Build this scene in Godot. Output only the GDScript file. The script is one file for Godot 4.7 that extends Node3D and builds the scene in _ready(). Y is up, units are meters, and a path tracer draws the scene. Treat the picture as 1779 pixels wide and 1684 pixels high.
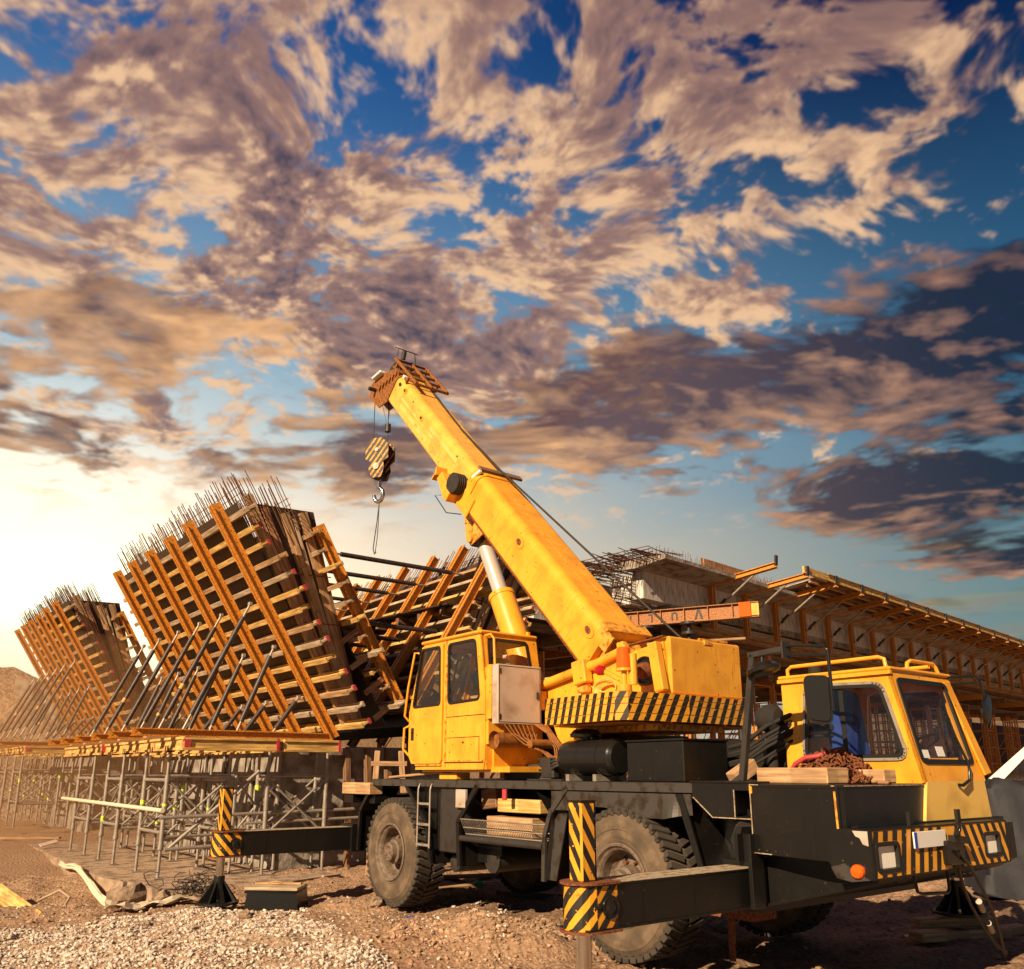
extends Node3D
# Construction site at sunset: a yellow mobile crane before leaning pier formwork and an unfinished bridge.
# «Site frame»: x runs along the crane (towards its front), y up, z away from the camera side; v() turns it into node axes.

class MB:
	var v := PackedVector3Array()
	var n := PackedVector3Array()
	var u := PackedVector2Array()
	func tri(a: Vector3, b: Vector3, c: Vector3, nn: Vector3, ua := Vector2.ZERO, ub := Vector2.ZERO, uc := Vector2.ZERO) -> void:
		if (b - a).cross(c - a).dot(nn) > 0.0:
			v.append_array([a, c, b]); u.append_array([ua, uc, ub])
		else:
			v.append_array([a, b, c]); u.append_array([ua, ub, uc])
		n.append_array([nn, nn, nn])
	func tris(a: Vector3, b: Vector3, c: Vector3, na: Vector3, nb: Vector3, nc: Vector3, ua: Vector2, ub: Vector2, uc: Vector2) -> void:
		if (b - a).cross(c - a).dot(na + nb + nc) > 0.0:
			v.append_array([a, c, b]); u.append_array([ua, uc, ub]); n.append_array([na, nc, nb])
		else:
			v.append_array([a, b, c]); u.append_array([ua, ub, uc]); n.append_array([na, nb, nc])
	func quad(a: Vector3, b: Vector3, c: Vector3, d: Vector3, nn := Vector3.ZERO) -> void:
		if nn == Vector3.ZERO:
			nn = (c - a).cross(b - d)
			nn = nn.normalized()
		var e := (b - a).normalized()
		if (d - a).length_squared() > (b - a).length_squared():
			e = (d - a).normalized()
		var f := nn.cross(e)
		var uv := []
		for p: Vector3 in [a, b, c, d]:
			uv.append(Vector2(p.dot(e), p.dot(f)))
		tri(a, b, c, nn, uv[0], uv[1], uv[2])
		tri(a, c, d, nn, uv[0], uv[2], uv[3])
	func box(t: Transform3D, s: Vector3, bev := 0.0) -> void:
		var h := s * 0.5
		for ax in 3:
			var b := (ax + 1) % 3
			var c := (ax + 2) % 3
			for sg: float in [-1.0, 1.0]:
				var q := []
				for k: Vector2 in [Vector2(-1, -1), Vector2(1, -1), Vector2(1, 1), Vector2(-1, 1)]:
					var p := Vector3()
					p[ax] = sg * h[ax]; p[b] = k.x * (h[b] - bev); p[c] = k.y * (h[c] - bev)
					q.append(t * p)
				var nn := Vector3(); nn[ax] = sg
				quad(q[0], q[1], q[2], q[3], (t.basis * nn).normalized())
			if bev > 0.0:
				for sb: float in [-1.0, 1.0]:
					for sc: float in [-1.0, 1.0]:
						var q := []
						for k: Vector2 in [Vector2(-1, 0), Vector2(1, 0), Vector2(1, 1), Vector2(-1, 1)]:
							var p := Vector3()
							p[ax] = k.x * (h[ax] - bev)
							p[b] = sb * (h[b] - bev * k.y); p[c] = sc * (h[c] - bev * (1.0 - k.y))
							q.append(t * p)
						var nn := Vector3(); nn[b] = sb; nn[c] = sc
						quad(q[0], q[1], q[2], q[3], (t.basis * nn).normalized())
		if bev > 0.0:
			for k in 8:
				var sg := Vector3(1 if k & 1 else -1, 1 if k & 2 else -1, 1 if k & 4 else -1)
				var q := []
				for ax in 3:
					var p := sg * (h - Vector3.ONE * bev)
					p[ax] = sg[ax] * h[ax]
					q.append(t * p)
				tri(q[0], q[1], q[2], (t.basis * sg).normalized())
	func bx(a: Vector3, b: Vector3, bev := 0.0) -> void:   # axis-aligned box between two corners
		box(Transform3D(Basis(), (a + b) * 0.5), (b - a).abs(), bev)
	func bar(a: Vector3, b: Vector3, w: float, h: float, up := Vector3.UP, bev := 0.0) -> void:
		var x := (b - a).normalized()
		var z := x.cross(up)
		if z.length() < 0.01:
			z = x.cross(Vector3.RIGHT)
		z = z.normalized()
		box(Transform3D(Basis(x, z.cross(x), z), (a + b) * 0.5), Vector3((b - a).length(), h, w), bev)
	func tube(a: Vector3, b: Vector3, r: float, seg := 8, r2 := -1.0, caps := true) -> void:
		if r2 < 0.0:
			r2 = r
		var d := (b - a).normalized()
		var x := d.cross(Vector3.UP if absf(d.y) < 0.95 else Vector3.RIGHT).normalized()
		var z := d.cross(x)
		var l := (b - a).length()
		for i in seg:
			var a0 := TAU * i / seg
			var a1 := TAU * (i + 1) / seg
			var n0 := x * cos(a0) + z * sin(a0)
			var n1 := x * cos(a1) + z * sin(a1)
			tris(a + n0 * r, a + n1 * r, b + n1 * r2, n0, n1, n1, Vector2(0, a0 * r), Vector2(0, a1 * r), Vector2(l, a1 * r))
			tris(a + n0 * r, b + n1 * r2, b + n0 * r2, n0, n1, n0, Vector2(0, a0 * r), Vector2(l, a1 * r), Vector2(l, a0 * r))
			if caps:
				tri(a, a + n0 * r, a + n1 * r, -d)
				tri(b, b + n0 * r2, b + n1 * r2, d)
	func path(pts: Array, r: float, seg := 6) -> void:
		var prev := []
		var last_x := Vector3.ZERO
		for i in pts.size():
			var d: Vector3 = (pts[mini(i + 1, pts.size() - 1)] - pts[maxi(i - 1, 0)]).normalized()
			if last_x == Vector3.ZERO:
				last_x = d.cross(Vector3.UP if absf(d.y) < 0.9 else Vector3.RIGHT).normalized()
			var x := (last_x - d * last_x.dot(d)).normalized()
			last_x = x
			var z := d.cross(x)
			var ring := []
			for k in seg:
				var nn := x * cos(TAU * k / seg) + z * sin(TAU * k / seg)
				ring.append([pts[i] + nn * r, nn])
			if prev.size():
				for k in seg:
					var k1 := (k + 1) % seg
					tris(prev[k][0], prev[k1][0], ring[k1][0], prev[k][1], prev[k1][1], ring[k1][1], Vector2(i, k), Vector2(i, k + 1), Vector2(i + 1, k + 1))
					tris(prev[k][0], ring[k1][0], ring[k][0], prev[k][1], ring[k1][1], ring[k][1], Vector2(i, k), Vector2(i + 1, k + 1), Vector2(i + 1, k))
			prev = ring
	func lathe(t: Transform3D, prof: Array, seg := 24) -> void:   # profile of (radius, height) about the local y axis
		for j in prof.size() - 1:
			var p: Vector2 = prof[j]
			var q: Vector2 = prof[j + 1]
			var m := Vector2(q.y - p.y, p.x - q.x).normalized()
			for i in seg:
				var c0 := Vector3(cos(TAU * i / seg), 0, sin(TAU * i / seg))
				var c1 := Vector3(cos(TAU * (i + 1) / seg), 0, sin(TAU * (i + 1) / seg))
				var n0 := (t.basis * (c0 * m.x + Vector3.UP * m.y)).normalized()
				var n1 := (t.basis * (c1 * m.x + Vector3.UP * m.y)).normalized()
				var a := t * (c0 * p.x + Vector3.UP * p.y)
				var b := t * (c1 * p.x + Vector3.UP * p.y)
				var c := t * (c1 * q.x + Vector3.UP * q.y)
				var d := t * (c0 * q.x + Vector3.UP * q.y)
				var w := TAU * 0.3 / seg
				if p.x > 0.0001:
					tris(a, b, c, n0, n1, n1, Vector2(i * w, p.y), Vector2(i * w + w, p.y), Vector2(i * w + w, q.y))
				if q.x > 0.0001:
					tris(a, c, d, n0, n1, n0, Vector2(i * w, p.y), Vector2(i * w + w, q.y), Vector2(i * w, q.y))
	func flat(poly: PackedVector2Array, t: Transform3D, z := 0.0, back := false) -> void:
		var ix := Geometry2D.triangulate_polygon(poly)
		var nn := t.basis.z.normalized() * (-1.0 if back else 1.0)
		for i in range(0, ix.size(), 3):
			var p := poly[ix[i]]
			var q := poly[ix[i + 1]]
			var r := poly[ix[i + 2]]
			tri(t * Vector3(p.x, p.y, z), t * Vector3(q.x, q.y, z), t * Vector3(r.x, r.y, z), nn, p, q, r)
	func rim(poly: PackedVector2Array, t: Transform3D, z0: float, z1: float, inward := false) -> void:
		var cw := Geometry2D.is_polygon_clockwise(poly)
		for i in poly.size():
			var p := poly[i]
			var q := poly[(i + 1) % poly.size()]
			var e := (q - p).normalized()
			var m := Vector2(e.y, -e.x)
			if cw != inward:
				m = -m
			quad(t * Vector3(p.x, p.y, z0), t * Vector3(q.x, q.y, z0), t * Vector3(q.x, q.y, z1), t * Vector3(p.x, p.y, z1), (t.basis * Vector3(m.x, m.y, 0)).normalized())
	func prism(poly: PackedVector2Array, t: Transform3D, z0: float, z1: float) -> void:
		flat(poly, t, z1); flat(poly, t, z0, true); rim(poly, t, z0, z1)
	func wall(poly: PackedVector2Array, holes: Array, t: Transform3D, z0: float, z1: float) -> void:
		var cuts := [-1e3]
		for h: PackedVector2Array in holes:
			var m := 0.0
			for p in h:
				m += p.x
			cuts.append(m / h.size())
			rim(h, t, z0, z1, true)
		cuts.append(1e3)
		cuts.sort()
		rim(poly, t, z0, z1)
		for i in cuts.size() - 1:
			var slab := PackedVector2Array([Vector2(cuts[i], -1e3), Vector2(cuts[i + 1], -1e3), Vector2(cuts[i + 1], 1e3), Vector2(cuts[i], 1e3)])
			var left := Geometry2D.intersect_polygons(poly, slab)
			for h: PackedVector2Array in holes:
				var next := []
				for p: PackedVector2Array in left:
					next.append_array(Geometry2D.clip_polygons(p, h))
				left.assign(next)
			for p: PackedVector2Array in left:
				flat(p, t, z1); flat(p, t, z0, true)
	func stripes(poly: PackedVector2Array, t: Transform3D, z: float, period: float, lean: float, share := 0.5, off := 0.0) -> void:
		var lo := Vector2(1e9, 1e9)
		var hi := -lo
		for p in poly:
			lo = lo.min(p); hi = hi.max(p)
		var h := hi.y - lo.y
		var x := lo.x - absf(lean * h) - period + off
		while x < hi.x + absf(lean * h) + period:
			var band := PackedVector2Array([Vector2(x, lo.y), Vector2(x + period * share, lo.y), Vector2(x + period * share + lean * h, hi.y), Vector2(x + lean * h, hi.y)])
			for p: PackedVector2Array in Geometry2D.intersect_polygons(poly, band):
				flat(p, t, z)
			x += period
	func hbeam(a: Vector3, b: Vector3, w: float, h: float, up: Vector3) -> void:   # timber I-beam: two flanges and a web
		var x := (b - a).normalized()
		var z := x.cross(up).normalized()
		var y := z.cross(x)
		bar(a + y * (h * 0.5 - 0.02), b + y * (h * 0.5 - 0.02), w, 0.04, y, 0.004)
		bar(a - y * (h * 0.5 - 0.02), b - y * (h * 0.5 - 0.02), w, 0.04, y, 0.004)
		bar(a, b, 0.03, h - 0.08, y)
	func put(m: ArrayMesh, mat: Material) -> void:
		if v.is_empty():
			return
		var arr := []
		arr.resize(Mesh.ARRAY_MAX)
		arr[Mesh.ARRAY_VERTEX] = v; arr[Mesh.ARRAY_NORMAL] = n; arr[Mesh.ARRAY_TEX_UV] = u
		m.add_surface_from_arrays(Mesh.PRIMITIVE_TRIANGLES, arr)
		m.surface_set_material(m.get_surface_count() - 1, mat)

const TURN := -0.907571
const ORIGIN := Vector3(-1.52, 0.0, -11.2)
var M := {}
var rng := RandomNumberGenerator.new()
var names := {}

func v(x: float, y: float, z: float) -> Vector3:
	return Vector3(x, y, -z)
func site(x: float, y: float, z: float) -> Vector3:
	return ORIGIN + Basis(Vector3.UP, TURN) * v(x, y, z)
func numbered(called: String) -> String:
	names[called] = names.get(called, -1) + 1
	return called if names[called] == 0 else "%s_%03d" % [called, names[called]]
func part(called: String, to: Node3D, mb: MB, mat: Material, mb2: MB = null, mat2: Material = null) -> MeshInstance3D:
	var o := MeshInstance3D.new()
	var m := ArrayMesh.new()
	mb.put(m, mat)
	if mb2:
		mb2.put(m, mat2)
	o.mesh = m
	o.name = called
	to.add_child(o, true)
	return o
func again(called: String, to: Node3D, m: Mesh, t := Transform3D()) -> MeshInstance3D:
	var o := MeshInstance3D.new()
	o.mesh = m; o.name = called; o.transform = t
	to.add_child(o, true)
	return o
func tag(o: Node3D, label: String, category: String, group := "") -> Node3D:
	o.set_meta("label", label); o.set_meta("category", category)
	if group:
		o.set_meta("group", group)
	return o
func thing(called: String, label: String, category: String, at := Vector3.ZERO, turn := 0.0, group := "") -> Node3D:
	var o := Node3D.new()
	o.name = numbered(called); add_child(o)
	o.position = at; o.rotation.y = turn
	tag(o, label, category, group)
	return o
func structure(called: String, mb: MB, mat: Material) -> MeshInstance3D:
	var o := part(numbered(called), self, mb, mat)
	o.set_meta("kind", "structure")
	return o
func copy(o: Node3D, label: String, at: Vector3) -> Node3D:
	var c: Node3D = o.duplicate()
	c.name = numbered(String(o.name).rstrip("0123456789").trim_suffix("_"))
	add_child(c)
	c.position = at
	c.set_meta("label", label)
	return c
func nearf(z := 0.0) -> Transform3D:     # plane seen from the near side: (u, v) = (x, y)
	return Transform3D(Basis(), v(0, 0, z))
func frontf(x := 0.0) -> Transform3D:    # plane seen from the crane's front: (u, v) = (z, y)
	return Transform3D(Basis(Vector3(0, 0, -1), Vector3.UP, Vector3.RIGHT), v(x, 0, 0))
func poly(a: Array) -> PackedVector2Array:
	var p := PackedVector2Array()
	for i in range(0, a.size(), 2):
		p.append(Vector2(a[i], a[i + 1]))
	return p
func rounded(p: PackedVector2Array, r: float, n := 4) -> PackedVector2Array:
	var out := PackedVector2Array()
	for i in p.size():
		var a := p[(i + p.size() - 1) % p.size()]
		var b := p[i]
		var c := p[(i + 1) % p.size()]
		var s := b + (a - b).normalized() * r
		var e := b + (c - b).normalized() * r
		for k in n + 1:
			var t := float(k) / n
			out.append(s.lerp(b, t).lerp(b.lerp(e, t), t))
	return out
func ring2(c: Vector2, rx: float, ry := -1.0, n := 16) -> PackedVector2Array:
	var p := PackedVector2Array()
	for i in n:
		p.append(c + Vector2(cos(TAU * i / n) * rx, sin(TAU * i / n) * (rx if ry < 0.0 else ry)))
	return p
func grown(p: PackedVector2Array, d: float) -> PackedVector2Array:
	return Geometry2D.offset_polygon(p, d)[0]

# ---------------------------------------------------------------- materials
func noise_tex(freq: float, stops: Array, cols: Array, kind := FastNoiseLite.TYPE_SIMPLEX_SMOOTH, size := 512, seed_ := 1, octaves := 5) -> NoiseTexture2D:
	var f := FastNoiseLite.new()
	f.noise_type = kind; f.frequency = freq; f.seed = seed_; f.fractal_octaves = octaves
	var g := Gradient.new()
	g.offsets = PackedFloat32Array(stops)
	g.colors = PackedColorArray(cols)
	var t := NoiseTexture2D.new()
	t.width = size; t.height = size; t.seamless = true; t.noise = f; t.color_ramp = g
	return t
func bumps(freq: float, strength: float, size := 512, seed_ := 3) -> NoiseTexture2D:
	var f := FastNoiseLite.new()
	f.frequency = freq; f.seed = seed_; f.fractal_octaves = 5
	var t := NoiseTexture2D.new()
	t.width = size; t.height = size; t.seamless = true; t.noise = f; t.as_normal_map = true; t.bump_strength = strength
	return t
func lin(r: float, g: float, b: float) -> Color:
	return Color(r, g, b).linear_to_srgb()
func mat(r: float, g: float, b: float, rough: float, metal := 0.0, tex: Texture2D = null, scale := 1.0, world := false, normal: Texture2D = null, nscale := 1.0) -> StandardMaterial3D:
	var m := StandardMaterial3D.new()
	m.albedo_color = lin(r, g, b); m.roughness = rough; m.metallic = metal
	m.cull_mode = BaseMaterial3D.CULL_DISABLED
	if tex or normal:
		m.uv1_triplanar = true; m.uv1_world_triplanar = world; m.uv1_scale = Vector3.ONE * scale
	if tex:
		m.albedo_texture = tex
	if normal:
		m.normal_enabled = true; m.normal_texture = normal; m.normal_scale = nscale
	return m
func glass(a: float, r := 0.02, g := 0.025, b := 0.03) -> StandardMaterial3D:
	var m := StandardMaterial3D.new()
	m.transparency = BaseMaterial3D.TRANSPARENCY_ALPHA
	var c := lin(r, g, b); c.a = a
	m.albedo_color = c; m.roughness = 0.03; m.metallic_specular = 0.9
	m.cull_mode = BaseMaterial3D.CULL_DISABLED
	return m
func grey(x: float) -> Color:
	return Color(x, x, x)
func paint_tex(seed_: int, dark: bool) -> ImageTexture:
	# sheet-metal paint: faint cloudiness, vertical run marks, scratches and rust specks
	var n := 640
	var r := RandomNumberGenerator.new(); r.seed = seed_
	var f := FastNoiseLite.new(); f.seed = seed_; f.frequency = 0.006; f.fractal_octaves = 5
	var g := FastNoiseLite.new(); g.seed = seed_ + 1; g.frequency = 0.05; g.fractal_octaves = 3
	var cloud := f.get_seamless_image(n, n)
	var runs := g.get_seamless_image(n, 64)
	runs.resize(n, n, Image.INTERPOLATE_CUBIC)
	var im := Image.create(n, n, true, Image.FORMAT_RGB8)
	for y in n:
		for x in n:
			var c := cloud.get_pixel(x, y).r
			var w := runs.get_pixel(x, y).r
			var dirt := clampf((0.62 - c) * 0.7, 0.0, 1.0) * 0.5 + clampf((w - 0.62) * 2.2, 0.0, 1.0) * clampf(c * 1.4 - 0.35, 0.0, 1.0) * 0.5
			var k := Color(0.98, 0.98, 0.98)
			if dark:
				k = Color(0.36, 0.36, 0.36).lerp(Color(0.66, 0.62, 0.56), clampf(dirt * 2.0 - 0.1, 0.0, 1.0))
			else:
				k = k.lerp(Color(0.66, 0.54, 0.42), clampf(dirt * 1.7, 0.0, 1.0))
			im.set_pixel(x, y, k)
	for i in 130:
		var p := Vector2(r.randf() * n, r.randf() * n)
		var rad := 1.0 + 2.6 * pow(r.randf(), 3.0)
		var col := Color(0.5, 0.34, 0.2) if not dark else Color(1.0, 0.85, 0.62)
		for dy in range(-4, 5):
			for dx in range(-4, 5):
				if Vector2(dx, dy).length() < rad:
					im.set_pixel(posmod(int(p.x) + dx, n), posmod(int(p.y) + dy, n), col)
		if r.randf() < 0.4:      # a thin run below the speck
			for t in r.randi_range(6, 46):
				var q := im.get_pixel(int(p.x) % n, posmod(int(p.y) + t, n))
				im.set_pixel(int(p.x) % n, posmod(int(p.y) + t, n), q.lerp(col, 0.35 * (1.0 - t / 46.0)))
	for i in 40:
		var p := Vector2(r.randf() * n, r.randf() * n)
		var d := Vector2.from_angle(r.randf_range(-0.5, 0.5) + (PI / 2 if r.randf() < 0.4 else 0.0))
		var col := Color(0.8, 0.72, 0.6) if not dark else Color(0.95, 0.9, 0.84)
		for t in r.randi_range(10, 110):
			p += d + Vector2.from_angle(r.randf() * TAU) * 0.2
			var q := im.get_pixel(posmod(int(p.x), n), posmod(int(p.y), n))
			im.set_pixel(posmod(int(p.x), n), posmod(int(p.y), n), q.lerp(col, 0.5))
	im.generate_mipmaps()
	return ImageTexture.create_from_image(im)
func make_materials() -> void:
	var W := Color.WHITE
	var grime := noise_tex(0.006, [0.0, 0.35, 0.55, 1.0], [Color(0.8, 0.76, 0.7), Color(0.94, 0.92, 0.89), W, W], FastNoiseLite.TYPE_SIMPLEX_SMOOTH, 512, 4)
	var streak := noise_tex(0.012, [0.0, 0.3, 0.5, 0.8, 1.0], [Color(0.6, 0.5, 0.4), Color(0.85, 0.78, 0.68), W, W, Color(0.9, 0.85, 0.78)], FastNoiseLite.TYPE_SIMPLEX, 512, 9)
	var flecks := noise_tex(0.03, [0.0, 0.42, 0.6, 0.68, 0.75, 1.0], [grey(0.55), grey(0.75), W, Color(1.0, 0.85, 0.7), Color(1, 0.75, 0.5), Color(1, 0.7, 0.45)], FastNoiseLite.TYPE_SIMPLEX, 512, 21, 6)
	var rusty := noise_tex(0.02, [0.0, 0.4, 0.6, 1.0], [Color(0.28, 0.13, 0.07), Color(0.42, 0.22, 0.12), Color(0.55, 0.33, 0.19), Color(0.35, 0.2, 0.14)], FastNoiseLite.TYPE_SIMPLEX, 512, 14)
	var conc := noise_tex(0.01, [0.0, 0.4, 0.6, 1.0], [Color(0.6, 0.55, 0.5), Color(0.85, 0.82, 0.79), Color(0.97, 0.95, 0.92), W], FastNoiseLite.TYPE_SIMPLEX, 512, 17, 7)
	var dent := bumps(0.012, 1.6, 512, 5)
	var rough := bumps(0.05, 5.0, 512, 6)
	var paint := paint_tex(77, false)
	M.yellow_flare = mat(0.88, 0.47, 0.08, 0.36, 0.0, paint, 0.5, false, dent, 0.12)  # paler yellow: flare washing out the upper boom, put into the colour
	M.yellow = mat(0.86, 0.40, 0.032, 0.36, 0.0, paint, 0.5, false, dent, 0.12)
	M.yellow_pale = mat(0.78, 0.5, 0.12, 0.45, 0.0, grime, 0.5)
	M.yellow_rust = mat(0.7, 0.33, 0.04, 0.6, 0.0, streak, 1.5)
	M.orange = mat(0.78, 0.34, 0.045, 0.5, 0.0, flecks, 1.2)
	M.black = mat(0.055, 0.049, 0.044, 0.42, 0.0, paint_tex(78, true), 0.55, false, dent, 0.2)
	var scuff := Image.create(256, 256, true, Image.FORMAT_RGBA8)
	var fs := FastNoiseLite.new(); fs.seed = 90; fs.frequency = 0.035; fs.fractal_octaves = 5
	var fi := fs.get_seamless_image(256, 256)
	for y in 256:
		for x in 256:
			var c := fi.get_pixel(x, y).r
			scuff.set_pixel(x, y, Color(0.8 + 0.2 * c, 0.8 + 0.2 * c, 0.8 + 0.2 * c, 0.0 if c > 0.83 else 1.0))
	M.stripe = mat(0.018, 0.016, 0.015, 0.55, 0.0, ImageTexture.create_from_image(scuff), 1.7)
	M.stripe.transparency = BaseMaterial3D.TRANSPARENCY_ALPHA_SCISSOR
	M.black_plain = mat(0.010, 0.009, 0.008, 0.5, 0.0)
	M.gloss_black = mat(0.012, 0.011, 0.01, 0.22, 0.0, null)
	M.rubber = mat(0.016, 0.014, 0.013, 0.85, 0.0, grime, 1.0)
	M.tyre = mat(0.16, 0.115, 0.075, 0.92, 0.0, noise_tex(0.012, [0.0, 0.4, 0.6, 0.8, 1.0], [grey(0.68), grey(0.78), Color(0.88, 0.86, 0.84), W, W], FastNoiseLite.TYPE_SIMPLEX, 512, 41), 0.5, false, rough, 0.3)
	M.dusty = mat(0.38, 0.31, 0.22, 0.9, 0.0, streak, 1.5)
	M.head = mat(0.26, 0.10, 0.02, 0.6, 0.0, streak, 2.0)
	M.sheet = mat(0.05, 0.045, 0.042, 0.5, 0.1, streak, 0.8, false, dent, 0.3)
	M.tread = mat(0.05, 0.04, 0.032, 0.95, 0.0, grime, 2.0, false, rough, 0.4)
	M.rim = mat(0.17, 0.13, 0.1, 0.7, 0.1, streak, 2.0)
	M.rust = mat(0.9, 0.9, 0.9, 0.85, 0.1, rusty, 2.0)
	M.rebar = mat(0.17, 0.075, 0.035, 0.8, 0.2)
	M.steel = mat(0.36, 0.32, 0.28, 0.5, 0.45, grime, 2.0)
	M.steel_dark = mat(0.045, 0.04, 0.037, 0.5, 0.3, grime, 1.5)
	M.chrome = mat(0.75, 0.72, 0.68, 0.12, 1.0)
	M.rod = mat(0.7, 0.66, 0.6, 0.28, 0.45)
	M.greybox = mat(0.5, 0.42, 0.36, 0.5, 0.1, grime, 0.7)
	M.prop = mat(0.055, 0.038, 0.034, 0.5, 0.1, streak, 1.3)
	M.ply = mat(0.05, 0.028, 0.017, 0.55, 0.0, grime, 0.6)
	M.concrete = mat(0.34, 0.31, 0.28, 0.9, 0.0, conc, 0.35, false, rough, 0.35)
	M.concrete_web = mat(0.62, 0.58, 0.54, 0.9, 0.0, noise_tex(0.02, [0.0, 0.4, 0.6, 1.0], [grey(0.55), grey(0.85), W, W], FastNoiseLite.TYPE_SIMPLEX, 512, 18), 1.0)
	M.concrete_web.uv1_scale = Vector3(2.0, 0.16, 2.0)
	M.slab = mat(0.40, 0.30, 0.22, 0.95, 0.0, conc, 0.5, false, rough, 0.5)
	M.stone = mat(0.36, 0.27, 0.2, 0.95, 0.0, conc, 0.8, false, rough, 0.6)
	M.glass = glass(0.16)
	M.glass_dark = glass(0.3, 0.012, 0.011, 0.01)
	M.lamp = glass(0.35, 0.8, 0.78, 0.7)
	M.lens = mat(0.9, 0.88, 0.8, 0.12, 0.0)
	M.amber = mat(0.85, 0.13, 0.01, 0.18); M.amber.backlight_enabled = true; M.amber.backlight = Color(0.6, 0.16, 0.02)
	M.red = mat(0.35, 0.01, 0.015, 0.12)
	M.redpaint = mat(0.42, 0.04, 0.05, 0.6)
	M.pale = mat(0.72, 0.62, 0.46, 0.5)
	M.white = mat(0.75, 0.73, 0.7, 0.4)
	M.carpaint = mat(0.78, 0.75, 0.7, 0.25); M.carpaint.clearcoat_enabled = true
	M.blue = mat(0.02, 0.06, 0.4, 0.6)
	M.seat = mat(0.015, 0.05, 0.3, 0.8)
	M.tape = mat(0.55, 0.75, 0.05, 0.5)
	M.tarp = mat(0.012, 0.013, 0.019, 0.7, 0.0, null, 1.0, false, bumps(0.01, 6.0, 512, 8), 0.4); M.tarp.uv1_scale = Vector3.ONE * 0.7
	M.greenpaint = mat(0.02, 0.35, 0.12, 0.4)
	M.bottle = glass(0.25, 0.3, 0.6, 0.45)
	# wood: grain runs along u (metres)
	var f := FastNoiseLite.new(); f.frequency = 0.02; f.seed = 5; f.fractal_octaves = 5
	var base := f.get_seamless_image(64, 512)
	base.resize(512, 512, Image.INTERPOLATE_CUBIC)
	var im := Image.create(512, 512, true, Image.FORMAT_RGB8)
	var f2 := FastNoiseLite.new(); f2.frequency = 0.008; f2.seed = 6
	for y in 512:
		for x in 512:
			var g := base.get_pixel(x, y).r * 0.75 + f2.get_noise_2d(x, y) * 0.3
			g = clampf(0.66 + g * 0.5, 0.5, 1.0)
			im.set_pixel(x, y, Color(g, g * (0.9 + 0.1 * g), g * (0.8 + 0.2 * g)))
	im.generate_mipmaps()
	var wood := ImageTexture.create_from_image(im)
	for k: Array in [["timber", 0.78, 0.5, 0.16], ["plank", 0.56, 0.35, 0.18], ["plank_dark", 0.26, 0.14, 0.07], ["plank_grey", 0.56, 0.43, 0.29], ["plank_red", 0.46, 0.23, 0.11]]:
		var m := mat(k[1], k[2], k[3], 0.75)
		m.albedo_texture = wood; m.uv1_scale = Vector3(0.6, 2.2, 1)
		M[k[0]] = m
	# steel web with punched holes, u along the profile
	var ih := Image.create(128, 128, true, Image.FORMAT_RGBA8)
	for y in 128:
		for x in 128:
			var hole := Vector2(x - 32, y - 38).length() < 13.0 or Vector2(x - 96, y - 90).length() < 13.0
			var g := 0.86 + 0.14 * f2.get_noise_2d(x * 3, y * 3)
			ih.set_pixel(x, y, Color(g, g, g, 0.0 if hole else 1.0))
	M.orange_dark = mat(0.42, 0.17, 0.025, 0.55, 0.0, flecks, 1.2)
	M.punched = mat(0.78, 0.34, 0.045, 0.5)
	M.punched.albedo_texture = ImageTexture.create_from_image(ih)
	M.punched.transparency = BaseMaterial3D.TRANSPARENCY_ALPHA_SCISSOR
	M.punched.uv1_scale = Vector3(4.5, 5.6, 1)
# ---------------------------------------------------------------- sky
var n_big := FastNoiseLite.new()
var n_puff := FastNoiseLite.new()
var n_band := FastNoiseLite.new()
var n_wisp := FastNoiseLite.new()
const GLOW := Vector3(-0.485, 0.105, -0.868)    # where the sunset glow is brightest
const SKY_GAIN := 1.5
func mixc(a: Vector3, b: Vector3, t: float) -> Vector3:
	return a + (b - a) * clampf(t, 0.0, 1.0)
func puff(p: Vector2) -> float:
	return n_puff.get_noise_2d(p.x * 5.6, p.y * 6.2) * 1.25 + n_big.get_noise_2d(p.x * 2.2 + 5.0, p.y * 2.4) * 0.5 + n_wisp.get_noise_2d(p.x * 24.0, p.y * 26.0) * 0.4
func band(b: Vector2) -> float:
	return n_band.get_noise_2d(b.x * 1.0, b.y * 1.5) * 1.3 + n_wisp.get_noise_2d(b.x * 6.0, b.y * 8.5) * 0.6
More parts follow.
